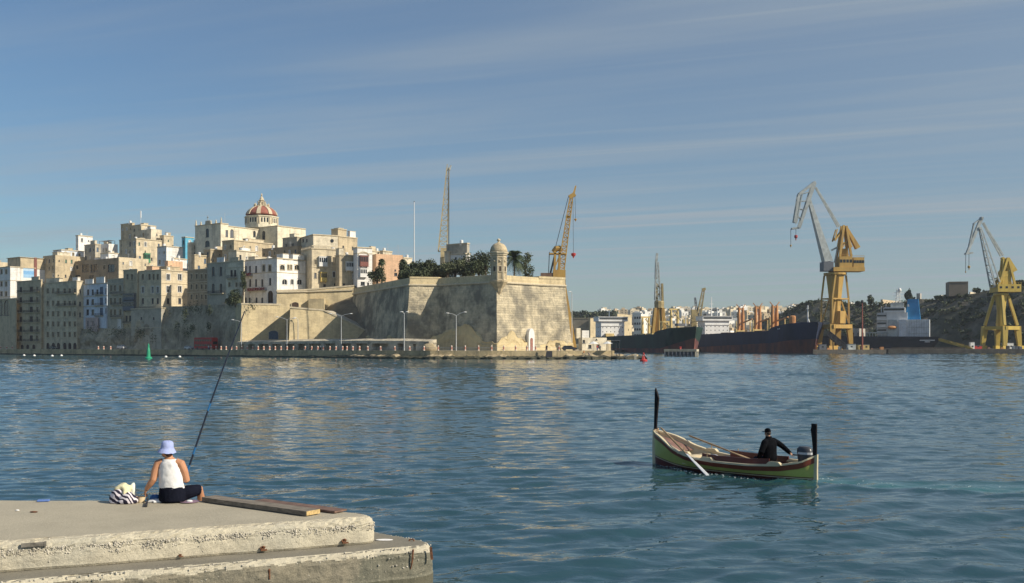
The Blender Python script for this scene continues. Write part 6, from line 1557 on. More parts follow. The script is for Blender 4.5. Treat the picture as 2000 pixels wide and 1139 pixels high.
    # jib
    jb, jt = T['jib']; mb = MB()
    if lattice:
        for sg in (-1, 1):
            A0, A1 = J(jb[0]-2, jb[1], sg*3.2), J(jt[0], jt[1], sg*1.0); B0 = J(jb[0]+7, jb[1]-9, sg*3.2)
            mb.beam(A0, A1, .8, .8, .5, .5); mb.beam(B0, A1+Vector((.8, 0, 0)), .7, .7, .5, .5)
            for k in range(1, 8):
                t = k/8; mb.beam(lerp(A0, A1, t), lerp(B0, A1, max(0, t-.06)), .35)
        for k in range(8): t = k/8; mb.beam(lerp(J(jb[0]-2, jb[1], -3.2), J(*jt, -1), t), lerp(J(jb[0]-2, jb[1], 3.2), J(*jt, 1), t), .4); mb.beam(lerp(J(jb[0]-2, jb[1], -3.2), J(*jt, -1), t), lerp(J(jb[0]-2, jb[1], 3.2), J(*jt, 1), min(1, t+.125)), .3)
    else:
        L_, R_ = J(jb[0]-8, jb[1]+1), J(jb[0]+8, jb[1]-1); tl, tr = J(jt[0]-3, jt[1]), J(jt[0]+2.5, jt[1]-1)
        V = []
        for (l, r, w_) in ((L_, R_, 3.2), (tl, tr, 1.2)): V += [l+Vector((0, -w_, 0)), r+Vector((0, -w_, 0)), r+Vector((0, w_, 0)), l+Vector((0, w_, 0))]
        mb.add(V, [(3, 2, 1, 0), (4, 5, 6, 7), (0, 1, 5, 4), (1, 2, 6, 5), (2, 3, 7, 6), (3, 0, 4, 7)]); mb.beam(J(jb[0]+8, jb[1]-22), J(jb[0]+20, jb[1]-28), 1.0)
        mb.beam(J(jb[0]+20, jb[1]-28), J(jb[0]+14, jb[1]+2), .7)
    recalc(mb.build('jib', mj, root))
    # fly jib and links
    mb = MB(); ap = J(*T['apex']); pv = J(*jt); tip = J(*T['tip']); lk = J(*T['link'])
    for sg in (-1, 1):
        o = Vector((0, sg*1.3, 0)); o2 = Vector((0, sg*.6, 0))
        if lattice:
            mb.beam(ap+o2, tip+Vector((3*s, 0, 0))+o2, 1.9, .7, 1.2, .6); mb.beam(ap+o2, lk+o2, .6); mb.beam(lk+o2, tip+Vector((6*s, 0, 8*s))+o2, .5)
        else:
            n1 = tip+Vector((14*s, 0, 1.2*s)); mb.beam(ap+o, n1+o, 2.2, .8, 1.5, .7); mb.beam(ap+o, lk+o, 1.5, .7); mb.beam(lk+o, tip+Vector((5*s, 0, 12*s))+o, 1.4, .6); mb.beam(lk+Vector((6*s, 0, 0))+o, tip+Vector((9*s, 0, 10*s))+o, .5, .3)
            for k in range(1, 5): mb.beam(lerp(ap, n1, k/5)+o, lerp(lk, tip+Vector((5*s, 0, 12*s)), max(0, k-1)/4)+o, .4)
    mb.beam(tip+Vector((0, -.9, 0)), tip+Vector((14*s, -.9, 2*s)), 1.0); mb.beam(tip+Vector((0, .9, 0)), tip+Vector((14*s, .9, 2*s)), 1.0); mb.beam(lk-Vector((0, 1.3, 0)), lk+Vector((0, 1.3, 0)), .6); mb.beam(ap-Vector((0, 1.5, 0)), ap+Vector((0, 1.5, 0)), 1.2); mb.beam(pv-Vector((0, 1.5, 0)), pv+Vector((0, 1.5, 0)), 1.4)
    mb.build('fly_jib', mj, root)
    mb = MB(); p, q = J(T['apex'][0]+3, T['apex'][1]+9), J(*T['stay'])
    for sg in (-1, 1): mb.beam(p+Vector((0, sg*.7, 0)), q+Vector((0, sg*1.6, 0)), .8, .6, 1.0, .7)
    mb.build('backstay', mj, root)
    for (x0, y0, x1, y1) in T['cw']:
        mb = MB(); mb.beam(J(x0, y0), J(x1, y1), 1.2, 2.6, 2.6, 3.4); mb.build('counterweight', my, root)
    for (hx, hy, top, big) in T['hooks']:
        mb = MB(); p = J(hx, top); q = J(hx, hy)
        for sg in (-1, 1): mb.tube([p+Vector((0, sg*.3, 0)), q+Vector((0, sg*.2, 0))], .07, 4)
        c = mb.build('hoist_rope', M_IRON, root); mb = MB(); k = big
        mb.lathe(q, [(.3*k, 0), (1.0*k, -.3*k), (1.0*k, -1.5*k), (.3*k, -2.2*k), (.3*k, -3*k), (.1*k, -3.3*k)], 8); mb.build('hook_block', M_RED if big > .8 else M_YEL, c)
    return root
TC = dict(axis=1631, portal_top=632, portal_bot=644, ring=584, neck=535, neck_w=38, col_bot=22, boxes={'machinery_house': (1635, 502, 1660, 524, 9), 'machinery_house2': (1662, 504, 1683, 524, 9), 'platform': (1623, 523, 1683.5, 531, 10), 'cab': (1605, 512, 1624, 530, 8), 'tower': (1643, 486, 1654, 502, 3)},
    aframe=[(1637, 502, 1646, 441, 1.3, 3.2), (1659, 502, 1651, 442, 1.2, 3.2), (1628, 471, 1649, 445, .7, 2.5), (1661, 484, 1653, 460, .8, 2.5), (1628, 471, 1634, 448, .6, 2.5), (1641, 475, 1655, 475, .7, 2.5), (1640, 488, 1654, 470, .6, 2.8)], jib=((1616, 511), (1581, 393)), apex=(1590, 357), tip=(1546, 447), link=(1560, 380), stay=(1638, 443), cw=[(1652, 444, 1675, 485)], hooks=[(1554.5, 459, 446, 1.0), (1544.5, 478, 447, .55)])
dock_crane('tall ochre dock crane with grey box jib, red hook and portal legs', 600, 1616, 1600, 1661, 683, TC, M_YEL, M_CGREY, False)
TD = dict(axis=1955, portal_top=636, portal_bot=646, ring=None, neck=575, neck_w=24, col_bot=14, boxes={'machinery_house': (1941, 556, 1986, 571, 11), 'tower': (1952, 530, 1972, 556, 4)},
    aframe=[(1948, 556, 1966, 504, 1.2, 2.6), (1978, 556, 1967, 505, 1.2, 2.6), (1945, 545, 1972, 535, .8, 2.4), (1955, 556, 1958, 505, .7, 2.2)], jib=((1941, 561), (1913, 446)), apex=(1917, 426), tip=(1885, 496), link=(1902, 437), stay=(1957, 500), cw=[(1968, 504, 1981, 530), (1957, 503, 1970, 528)], hooks=[(1892.5, 519, 494, .8), (1886, 530, 496, .4)])
dock_crane('lemon-yellow dock crane with slender lattice jib before the cliff', 620, 1947, 1923, 1986, 683, TD, M_YEL2, M_CGREY, True)
def lattice_cranes():
    # tall lattice jib behind the garden
    d = 520; r = thing('lattice_crane', 'very tall upright lattice crane jib behind the garden trees', 'crane', (*G(866, d), 1.6)); M_LAT = mat('faded crane yellow', (0.52, 0.42, 0.23), .6, .2, .4)
    mb = MB(); truss(mb, P(864.5, 492, d), P(875, 328, d), 17*d/FP, 3.6, 16, .34, 4.5*d/FP, 1.2); mb.build('jib', M_LAT, r)
    mb = MB(); mb.beam(P(873, 333, d), P(874, 321, d), .8); mb.beam(P(878, 332, d), P(880.5, 323, d), .9); mb.beam(P(872, 330, d), P(880, 330, d), 1.2); mb.build('jib_head', M_CGREY, r)
    mb = MB()
    for sg in (-1, 1): mb.tube([P(877, 330, d)+Vector((0, sg, 0)), P(876.5, 486, d)+Vector((0, sg*2, 0))], .12, 4)
    mb.build('stay_rope', M_IRON, r)
    q, p = P(861, 503, d), P(877, 485, d); mb = MB(); mb.box(q.x, p.x, d-2.5, d+2.5, q.z, p.z); mb.build('machinery_house', M_LAT, r); mb = MB(); mb.lathe((*G(868, d), 0), [(4, 1.6), (3, 10), (2.2, q.z)], 8); mb.build('pylon', M_LAT, r)
    # leaning lattice crane at the right end of the bastion
    d = 400; s = d/FP; r = thing('lattice_crane', 'yellow lattice-jib crane with red hook leaning above the bastion end', 'crane', (*G(1092, d), 1.6))
    mb = MB(); truss(mb, P(1094, 540, d), P(1115.5, 388, d), 13*s, 3.0, 18, .36, 6*s, 1.2); mb.build('jib', M_YEL, r)
    mb = MB(); mb.beam(P(1112, 386, d), P(1123, 379, d), 1.6); mb.beam(P(1119, 384, d), P(1124.5, 363, d), 1.0, 1.0, .5, .5); mb.beam(P(1105, 424, d), P(1115, 424, d), .9); mb.build('jib_head', M_YEL, r)
    mb = MB()
    for k in (0, 1): mb.tube([P(1110, 385, d)+Vector((0, k*2-1, 0)), P(1084, 487, d)+Vector((0, k*2-1, 0))], .1, 4)
    mb.build('stay_rope', M_IRON, r)
    mb = MB()
    for px in (1082, 1091):
        for sg in (-1.6, 1.6): mb.beam(P(px, 556, d)+Vector((0, sg, 0)), P(px+2, 492, d)+Vector((0, sg, 0)), .8)
    mb.beam(P(1073, 496, d), P(1105, 496, d), .5, 4); mb.beam(P(1082, 525, d)+Vector((0, -1.6, 0)), P(1093, 500, d)+Vector((0, -1.6, 0)), .5); mb.build('tower', M_YEL, r)
    mb = MB(); mb.tube([P(1080, 492, d), P(1086, 486, d), P(1092, 485, d), P(1098, 490, d)], [.8, 1.2, 1.2, .8], 8); mb.build('winch', M_YEL, r)
    q, p = P(1080, 556, d), P(1104, 528, d); mb = MB(); mb.box(q.x, p.x, d-2.4, d+2.4, q.z, p.z); mb.build('machinery_house', M_YEL, r); q, p = P(1056, 544, d), P(1080, 534, d); mb = MB(); mb.box(q.x, p.x, d-2.2, d+2.2, q.z, p.z); mb.build('counterweight', M_DECK, r); mb = MB(); mb.beam(P(1075, 534, d), P(1084, 497, d), .7); mb.beam(P(1071.5, 534, d), P(1073, 492, d), .3); mb.build('back_strut', M_WOODGR, r)
    mb = MB()
    for px, zt_ in ((1101, 555), (1084, 555)):
        for sg in (-4, 4): mb.beam(P(px, zt_, d)+Vector((0, sg*.4, 0)), Vector((*(G(px+(22 if px > 1090 else -6), d)), 1.6))+Vector((0, sg, 0)), 1.3)
    mb.build('portal_leg', M_YEL, r)
    for hx, hy, k, m in ((1120, 494, .9, M_RED), (1124, 427, .5, M_YEL)):
        mb = MB(); mb.tube([P(hx-1, 382, d), P(hx, hy, d)], .07, 4); c = mb.build('hoist_rope', M_IRON, r); mb = MB(); mb.lathe(P(hx, hy, d), [(.3*k, 0), (1.1*k, -.3*k), (.9*k, -1.2*k), (.3*k, -1.7*k), (.2*k, -2.3*k)], 8); mb.build('hook_block', m, c)
    # end-on crane behind the green ship
    d = 730; s = d/FP; r = thing('dock_crane', 'narrow ochre crane seen end-on behind the green ship', 'crane', (*G(1286, d), 1.6)); M_OLD = mat('dull crane ochre', (0.34, 0.27, 0.13), .6, .2, .4)
    mb = MB()
    for i in (-1, 1):
        for j in (-1, 1): mb.beam((*(G(1286, d)+Vector((5.6*i, 5*j))), 1.6), (*(G(1287, d)+Vector((2.6*i, 2.4*j))), ZY(602, d)), 1.8)
    mb.lathe((*G(1286, d), 0), [(4.4, 8), (2.4, ZY(602, d))], 8); mb.build('tower', M_YEL, r)
    mb = MB(); mb.lathe((*G(1287.5, d), 0), [(3.4, ZY(602, d)), (3.6, ZY(590, d)), (3.2, ZY(588, d))], 10); mb.build('machinery_house', M_OLD, r)
    mb = MB()
    for x in (1283, 1294): mb.beam(P(x, 588, d), P(x-1, 554, d), 1.4, 3)
    mb.beam(P(1283, 556, d), P(1293, 566, d), 1.0); mb.beam(P(1283, 575, d), P(1294, 575, d), 1.2); mb.build('a_frame', M_OLD, r)
    mb = MB(); truss(mb, P(1284.5, 586, d), P(1283.5, 512, d), 4, 4, 8, .6, 1.6, 1.6); mb.beam(P(1281.5, 512, d), P(1283.5, 495, d), 1.6); mb.beam(P(1281.5, 512, d), P(1280.5, 545, d), 1.5); mb.build('jib', M_CGREY, r)
    d = 760; r = thing('dock_crane', 'small brown crane with raised twin arms behind the green bow', 'crane', (*G(1357, d), 1.6))
    mb = MB(); q, p = P(1350, 634, d), P(1360, 605, d); mb.box(q.x, p.x, d-2, d+2, 1.6, p.z); mb.build('tower', M_OLD, r)
    mb = MB(); truss(mb, P(1362, 632, d), P(1374, 566, d), 3.4, 3, 9, .5, 1.5, 1.5); mb.beam(P(1371, 566, d), P(1378, 564, d), 1.8); mb.build('jib', M_OLD, r); mb = MB(); truss(mb, P(1363, 628, d), P(1357.5, 581, d), 2.2, 2, 6, .4, .8, .8); mb.build('back_arm', M_WOODGR, r)
    q, p = P(1352, 634, 720), P(1361, 623, 720); mb = MB(); mb.box(q.x, p.x, 757, 763, ZY(634, d), ZY(624, d)); mb.build('cab', M_PALEY, r)
lattice_cranes()
# ------------------------------------------------------------ things on the harbour
def harbour():
    # mooring dolphin
    d0 = 8000/20.5; r = thing('mooring_platform', 'concrete mooring platform on dark piles in the fairway', 'mooring platform', (*G(1331, d0), 0))
    M_PC = mat('platform concrete', (0.47, 0.43, 0.34), .9, .2, .6)
    e1 = Vector((.94, -.34)); e2 = Vector((.34, .94)); c = G(1331, d0+2.5); s = d0/FP; L = 62*s/2/.97; W = 2.6
    mb = MB(); mb.obox((*c, 2.35), (*(e1*L), 0), (*(e2*W), 0), (0, 0, .45)); mb.build('deck', M_PC, r)
    for k in range(9):
        for j in (-1, 1):
            q = c+e1*(L*(-.94+1.88*k/8))+e2*(W*.9*j); mb = MB(); mb.beam((*q, -2), (*q, 1.9), .55, .5); mb.build('pile', M_PC if k == 8 else M_WOODGR, r)
    mb = MB(); mb.lathe((*(c-e1*.4), 2.8), [(.4, 0), (.25, .3), (.5, .9), (.1, 1.0)], 8); mb.build('bollard', M_RED, r)
    mb = MB(); mb.obox((*(c), 1.1), (*(e1*L*.9), 0), (*(e2*W*.75), 0), (0, 0, .8)); mb.build('dark_core', M_WOODGR, r)
    # buoys
    def buoy(label, px, py, ytop, wpx, m, tall):
        d = 8000/(py-HY); q = G(px, d); s = d/FP; r0 = wpx*s/2; h = (py-ytop)*s; r = thing('navigation_buoy', label, 'buoy', (*q, 0))
        mb = MB(); mb.lathe((*q, 0), [(r0*.6, -.8), (r0, -.3), (r0, .35), (r0*.8, .6)], 14); mb.build('float', m, r)
        mb = MB()
        if tall:
            mb.lathe((*q, .55), [(r0*.6, 0), (r0*.45, h*.45), (r0*.28, h*.62), (r0*.26, h*.78)], 10)
        else:
            for k in range(4):
                a = R(45+90*k); mb.beam((q.x+r0*.6*math.cos(a), q.y+r0*.6*math.sin(a), .5), (q.x+r0*.2*math.cos(a), q.y+r0*.2*math.sin(a), h*.8), .14)
            mb.lathe((*q, .55), [(r0*.55, 0), (r0*.3, h*.4)], 8); mb.lathe((*q, h*.78), [(r0*.35, 0), (r0*.35, .12)], 8)
        mb.build('tower', m, r); mb = MB(); mb.lathe((*q, h*.82 if tall else h*.84), [(r0*.2, 0), (r0*.22, h*.1), (r0*.05, h*.18)], 8); mb.build('lantern', m, r)
    buoy('tall green navigation buoy off the shaded waterfront', 290, 701, 671, 14, mat('buoy green', (0.02, 0.30, 0.16), .5, .1, 1), True)
    buoy('red navigation buoy off the rocky point', 1257, 706.5, 689, 15, M_RED, False)
    for i, (px, py) in enumerate(((47, 695), (67, 695.5), (102, 696), (120, 695.5), (324, 698), (351, 698))):
        d = 8000/(py-HY); q = G(px, d); mb = MB(); mb.lathe((q.x, q.y, 0), [(.2, -.3), (.5, -.1), (.55, .2), (.3, .5), (.08, .6)], 10); o = mb.build('mooring_float', M_TANK, base=(*q, 0), smooth=True); tag(o, 'small white mooring float near the shaded waterfront', 'float', 'white mooring floats')
    # stone post on the tip
    q = G(1241, 302); mb = MB(); mb.lathe((*q, 0), [(.5, -1), (.45, 1.55), (.3, 1.7)], 4, R(40)); o = mb.build('stone_post', M_PC, base=(*q, 0)); tag(o, 'lone squared stone post at the end of the rocks', 'post')
harbour()
# ------------------------------------------------------------ tip of the quay: cafe, cars, bus, people
def vehicle(name, label, cat, px, d, L, W, Hh, m, ang, bus=False, group=None, z=QZ):
    q = G(px, d); e = Vector((math.cos(ang), math.sin(ang), 0)); n = Vector((-e.y, e.x, 0)); r = thing(name, label, cat, (*q, z), group); c = Vector((*q, z))
    pr = [(-.5, .22), (-.5, .62), (-.44, .66), (-.36, .98), (.1, 1.0), (.27, .68), (.47, .58), (.5, .4), (.5, .22)] if not bus else [(-.5, .1), (-.5, .98), (-.47, 1.0), (.47, 1.0), (.5, .9), (.5, .1)]
    mb = MB(); k = len(pr); V = []
    for sg in (-1, 1): V += [c+e*(x*L)+n*(sg*W/2*(.86 if (zz > .8 and not bus) else 1))+Vector((0, 0, zz*Hh)) for x, zz in pr]
    mb.add(V, [tuple(range(k))[::-1], tuple(range(k, 2*k))]+[(i, (i+1) % k, k+(i+1) % k, k+i) for i in range(k)]); b = recalc(mb.build('body', m, r))
    for x in (-.32, .32):
        for sg in (-1, 1):
            mb = MB(); w_ = c+e*(x*L)+n*(sg*(W/2-.08))+Vector((0, 0, .36)); rad = .36 if not bus else .5; w_.z = z+rad
            mb.loft([[w_+n*(o*sg)+e*(rad*math.cos(a*.524))+Vector((0, 0, rad*math.sin(a*.524))) for a in range(12)] for o in (-.12, .1)]); mb.build('wheel', M_IRON, r)
    for sg in (-1, 1):
        if not bus:
            mb = MB(); V = [c+e*(x*L)+n*(sg*(W/2*.94+.02))+Vector((0, 0, zz*Hh)) for x, zz in ((-.38, .68), (-.33, .93), (.08, .94), (.2, .7))]; mb.add(V, [(0, 1, 2, 3)]); mb.build('side_window', M_GLASS, r)
        else:
            for lv in (.34, .74):
                for i in range(7): mb = MB(); mb.obox(c+e*(L*(-.4+.8*i/6))+n*(sg*(W/2+.01))+Vector((0, 0, (lv+.03)*Hh)), e*(L*.052), n*.02, (0, 0, Hh*.085)); mb.build('side_window', M_GLASS, r)
    if bus: mb = MB(); mb.obox(c+e*(L*.503)+Vector((0, 0, .55*Hh)), e*.03, n*(W*.42), (0, 0, Hh*.12)); mb.build('windscreen', M_GLASS, r)
    else:
        for x in (.5, -.5): mb = MB(); mb.obox(c+e*(x*L)+Vector((0, 0, .5*Hh)), e*.03, n*(W*.42), (0, 0, .07)); mb.build('light_bar', M_TANK if x > 0 else M_RED, r)
    return r
def tip():
    A0 = math.atan2(-.6, .8)
    vehicle('bus', 'red double-deck bus parked below the retaining wall', 'bus', 402, shore(402)+6.5, 11.5, 2.5, 4.7, M_RED, A0, True)
    M_SILV = mat('silver car paint', (0.45, 0.46, 0.48), .35, .05, 1, metal=.3); M_DKC = mat('dark car paint', (0.03, 0.035, 0.045), .3, .1, 1)
    vehicle('parked_car', 'silver hatchback parked behind the red bus', 'car', 369, shore(369)+6, 4.2, 1.7, 1.5, M_SILV, A0)
    vehicle('parked_car', 'grey van-like car parked under the rock face', 'car', 238, shore(238)+7, 4.8, 1.8, 1.9, M_SILV, A0)
    vehicle('parked_car', 'dark car parked before the hotel arches', 'car', 104, shore(104)+6, 4.4, 1.75, 1.5, M_DKC, A0)
    vehicle('parked_car', 'dark car parked right of the arched door at the bastion foot', 'car', 1112, 314, 4.6, 1.8, 1.55, M_DKC, .1)
    # cafe building with parasols
    b = Bld('low whitewashed cafe at the quay end with parasols', 1130, 1137, 1185, 659.5, 687, 322, S_HOUSE['pale'], name='cafe', cat='cafe', u=(.45, -.89), zb=QZ-.3)
    b.win('s', 1140, 667, 5, 6); b.win('s', 1168, 677, 6, 8, 'door'); b.win('s', 1152, 677, 6, 7); b.win('s', 1165, 663, 3, 2.5); b.done(parapet=.5, cornice=False)
    b = Bld('white upper room with a terrace above the cafe', 1124, 1126, 1134, 641, 661, 330, S_HOUSE['pale'], u=(.45, -.89)); b.done(cornice=False)
    b = Bld('white billboard-like roof hut behind the cafe', 1136, 1137, 1150.5, 645.5, 662, 345, S_HOUSE['white'], u=(.3, -.95)); b.done(cornice=False)
    b = Bld('tan stone hut at the end of the cafe terrace', 1184, 1185, 1193, 665, 687, 318, S_HOUSE['tan'], u=(.45, -.89), zb=QZ-.3); b.done(cornice=False)
    for px, lab in ((1159, 'white parasol before the cafe wall'), (1187, 'white parasol at the right end of the cafe terrace')):
        q = G(px, 313); r = thing('parasol', lab, 'parasol', (*q, QZ)); mb = MB(); mb.tube([(*q, QZ), (*q, QZ+2.6)], .05, 6); mb.build('pole', M_GALV, r); mb = MB(); mb.lathe((*q, QZ+2.1), [(1.6, 0), (.8, .45), (.06, .75)], 8); mb.build('canopy', M_TANK, r)
    r = thing('jetty_shelter', 'dark open frame shelter at the water end of the cafe', 'shelter', (*G(1201, 306), QZ-1)); mb = MB()
    for px in (1195, 1203.5, 1210): 
        for dy in (0, 5): mb.beam((*G(px, 305+dy), .3), (*G(px, 305+dy), ZY(667, 305)), .18)
    mb.beam((*G(1194, 305), ZY(667, 305)), (*G(1211, 305), ZY(667, 305)), .25); mb.beam((*G(1194, 310), ZY(667, 305)), (*G(1211, 310), ZY(667, 305)), .25); mb.build('frame', M_IRON, r); mb = MB(); mb.prism([G(1193, 304.5), G(1211.5, 304.5), G(1211.5, 311), G(1193, 311)], ZY(667, 305)+.13, ZY(667, 305)+.3); mb.build('roof', M_WOODGR, r)
    # dark hatch box at the quay edge
    q = G(1072, 303.6); r = thing('dark_kiosk', 'dark sloping box standing against the quay wall', 'box', (*q, .6)); mb = MB(); mb.add([(q.x-1.0, q.y-1.1, .7), (q.x+1.0, q.y-1.1, .7), (q.x+1.0, q.y-.4, .7), (q.x-1.0, q.y-.4, .7), (q.x-.75, q.y-.8, 2.5), (q.x+.95, q.y-.8, 2.5), (q.x+.95, q.y-.4, 2.5), (q.x-.75, q.y-.4, 2.5)], [(3, 2, 1, 0), (4, 5, 6, 7), (0, 1, 5, 4), (1, 2, 6, 5), (2, 3, 7, 6), (3, 0, 4, 7)]); bevel(mb.build('body', M_IRON, r), .06)
tip()
# small people on the quay
M_SKIN = mat('skin', (0.42, 0.24, 0.155), .6, .08, 8); CLO = {'black': (0.02, .02, .024), 'white': (.7, .7, .68), 'orange': (.55, .2, .06), 'red': (.4, .05, .05), 'blue': (.06, .1, .25), 'tan': (.4, .3, .2)}
def far_person(label, px, d, top, legs, z=QZ, sit=False, turn=0.0):
    q = G(px, d); r = thing('person', label, 'person', (*q, z)); c = Vector((*q, z)); o = Vector((0, 0, -.42 if sit else 0))
    mb = MB(); f = Vector((math.cos(turn), math.sin(turn), 0)); n = Vector((-f.y, f.x, 0)); V = lambda x, y, h: c+n*x+f*y+Vector((0, 0, h))+o
    for sg in (-1, 1):
        if sit: mb.tube([V(.1*sg, 0, .88), V(.12*sg, .42, .86), V(.12*sg, .5, .46)], [.09, .075, .05], 8)
        else: mb.tube([V(.1*sg, 0, .9), V(.11*sg, .03, .48), V(.11*sg, 0, .06), V(.11*sg, .14, .03)], [.095, .07, .05, .04], 8)
        mb.tube([V(.2*sg, 0, 1.42), V(.27*sg, .02, 1.14), V(.25*sg, .14, .9)], [.055, .045, .035], 6)
    mb.rings([(V(0, 0, .85), n*.17, f*.11), (V(0, 0, 1.1), n*.15, f*.1), (V(0, 0, 1.38), n*.2, f*.12), (V(0, 0, 1.47), n*.12, f*.08), (V(0, 0, 1.54), n*.055, f*.055), (V(0, .01, 1.6), n*.07, f*.08), (V(0, .01, 1.7), n*.085, f*.1), (V(0, 0, 1.79), n*.05, f*.06)], 10)
    fuse(mb, 'body', M_SKIN, r, voxel=.03, smooth=2, ratio=1)
    mb = MB(); mb.rings([(V(0, 0, .92), n*.2, f*.14), (V(0, 0, 1.12), n*.18, f*.13), (V(0, 0, 1.4), n*.235, f*.145), (V(0, 0, 1.49), n*.13, f*.1)], 10)
    for sg in (-1, 1): mb.tube([V(.2*sg, 0, 1.42), V(.275*sg, .02, 1.13)], [.078, .066], 6)
    mb.build('top', mat('cloth '+top, CLO[top], .8, .1, 4), r)
    mb = MB()
    for sg in (-1, 1):
        if sit: mb.tube([V(.1*sg, -.02, .9), V(.12*sg, .42, .88)], [.12, .1], 8)
        else: mb.tube([V(.1*sg, 0, .95), V(.11*sg, .03, .48), V(.11*sg, 0, .1)], [.115, .09, .075], 8)
    mb.build('trousers', mat('cloth '+legs, CLO[legs], .8, .1, 4), r)
    mb = MB(); mb.ell(V(0, -.015, 1.72), .1, .1, .1, 8, 6); mb.build('hair', mat('dark hair', (.03, .02, .015), .7, .2, 5), r)
far_person('person in black standing beside the dark box at the quay edge', 1068, 304.6, 'black', 'black', turn=-1.5)
far_person('person in orange sitting on the sunlit ledge below the cafe', 1140.5, 300.8, 'orange', 'tan', z=1.5, sit=True, turn=2.8)
far_person('person in tan sitting low on the rocks below the cafe', 1149, 300.2, 'tan', 'blue', z=1.2, sit=True, turn=.3)
far_person('person in red standing at the cafe terrace', 1166.5, 312, 'red', 'blue', turn=-1.2)
far_person('person in white standing by the cafe door', 1172, 313, 'white', 'black', turn=-2)
far_person('person in white strolling before the sea wall bays', 626, shore(626)+3, 'white', 'black', turn=-2.2)
far_person('person in a pale top with red legs walking at the sea wall', 631, shore(631)+3.2, 'white', 'red', turn=-.6)
far_person('person in white waiting beside the red bus', 407.5, shore(407)+2.4, 'white', 'blue', turn=-1.9)

# clutter on the crane pier
def yard():
    q = G(1684, 574); r = thing('signal_mast', 'thin tall red mast with a dark top on the crane pier', 'mast', (*q, 2.0)); mb = MB(); mb.tube([(*q, 2.0), (*q, ZY(592, 574))], [.55, .3], 8); mb.build('pole', mat('dull red steel', (.26, .07, .05), .6, .2, 1), r); mb = MB(); mb.lathe((*q, ZY(592, 574)), [(.5, 0), (.8, .4), (.8, 1.3), (.3, 1.7)], 8); mb.build('lamp_cage', M_IRON, r)
    def cabin(lab, px, d, L, W, h, m, z=2.0):
        c = G(px, d); r = thing('site_cabin', lab, 'cabin', (*c, z)); mb = MB(); mb.box(c.x-L/2, c.x+L/2, c.y-W/2, c.y+W/2, z, z+h); mb.build('wall', m, r); mb = MB(); mb.box(c.x-L/2-.15, c.x+L/2+.15, c.y-W/2-.15, c.y+W/2+.15, z+h, z+h+.2); mb.build('roof', M_WOODGR, r)
        for k in range(max(1, int(L/2.4))): x = c.x-L/2+(k+.5)*L/max(1, int(L/2.4)); mb = MB(); mb.box(x-.5, x+.5, c.y-W/2-.05, c.y-W/2+.1, z+1.1, z+2.0); mb.build('window', M_GLASS, r)
    cabin('cream site cabin at the foot of the red mast', 1685, 576.5, 6.6, 2.6, 2.7, M_PALEY); cabin('grey site cabin left of the cream cabin', 1662, 575, 4.6, 2.6, 3.0, M_CGREY); cabin('small dark cabin at the crane foot', 1606, 573, 4, 2.4, 2.8, M_WOODGR)
    cabin('white cabin between the legs of the lemon-yellow crane', 1968, 640, 6, 3, 3.6, M_SHW, 2.3); cabin('pale hut at the end of the gangway', 1898, 612, 2.4, 2.2, 4.0, M_SHW, 2.3); cabin('red and white store beside the gangway hut', 1909, 615, 4.6, 2.4, 1.8, M_RED, 2.3)
    a, b = P(1618, 652, 585), P(1652, 679, 580); r = thing('conveyor', 'dark inclined conveyor leaning below the ochre crane', 'conveyor', (b.x, b.y, 2.0)); mb = MB(); truss(mb, a, b, 2.6, 2.6, 8, .4); mb.beam(a, b, 2.0, .4); mb.build('truss', M_IRON, r); mb = MB(); mb.beam(lerp(a, b, .25), (lerp(a, b, .25).x, 583, 2.0), .5); mb.beam(lerp(a, b, .7), (lerp(a, b, .7).x, 581, 2.0), .5); mb.build('support', M_IRON, r)
    rr = random.Random(17); M_ = [M_WOODGR, M_DECK, M_CGREY, M_IRON, M_ORANGE]
    for i in range(16):
        px = rr.uniform(1592, 1728) if i < 10 else rr.uniform(1930, 1998); d = rr.uniform(572, 579) if i < 10 else rr.uniform(592, 606); z = 2.0 if i < 10 else 2.3; c = G(px, d); L, W, h = rr.uniform(1, 2.6), rr.uniform(.8, 1.6), rr.uniform(.7, 1.8)
        mb = MB(); mb.obox((*c, z+h/2), (L/2, rr.uniform(-.2, .2), 0), (0, W/2, 0), (0, 0, h/2)); mb.obox((*c, z+h+.06), (L/2*.9, 0, 0), (0, W/2*.9, 0), (0, 0, .06)); o = mb.build('yard_crate', M_[i % 5], base=(*c, z)); tag(o, 'low crate or bin standing on the shipyard quay', 'crate', 'crates and bins on the shipyard quay')
yard()
# ------------------------------------------------------------ the rowing boat
M_BGRN = mat('boat lime green', (0.46, 0.47, 0.13), .4, .12, 1.5, coat=.2); M_BMAR = mat('boat maroon', (0.13, 0.03, 0.022), .4, .15, 2, coat=.2); M_BCRM = mat('boat cream', (0.62, 0.53, 0.36), .5, .1, 2); M_BBLK = mat('boat black', (0.010, 0.007, 0.009), .6, .2, 3, spec=.2)
M_BWOOD = mat('oar wood', (0.36, 0.25, 0.14), .6, .25, 3); M_OARW = mat('oar white', (0.55, 0.57, 0.60), .5, .06, 3); M_BRED2 = mat('boat oxblood', (0.22, 0.06, 0.035), .45, .15, 2)
BOW, STN = Vector((4.86, 34.9)), Vector((8.97, 30.3)); BL = (STN-BOW).length; BE = (STN-BOW)/BL; BN = Vector((-.746, -.666))
def zsheer(t): return float(np.interp(t, (0, .05, .1, .15, .2, .3, .4, .5, .7, .85, .95, 1), (1.13, 1.04, .95, .82, .67, .50, .42, .39, .38, .43, .55, .73)))
def hsheer(t): return .86*max(0.0, math.sin(math.pi*min(max(t, 0), 1)))**.62+.012
def bpt(t, y, z): q = BOW+BE*(BL*t)+BN*y; return Vector((q.x, q.y, z))
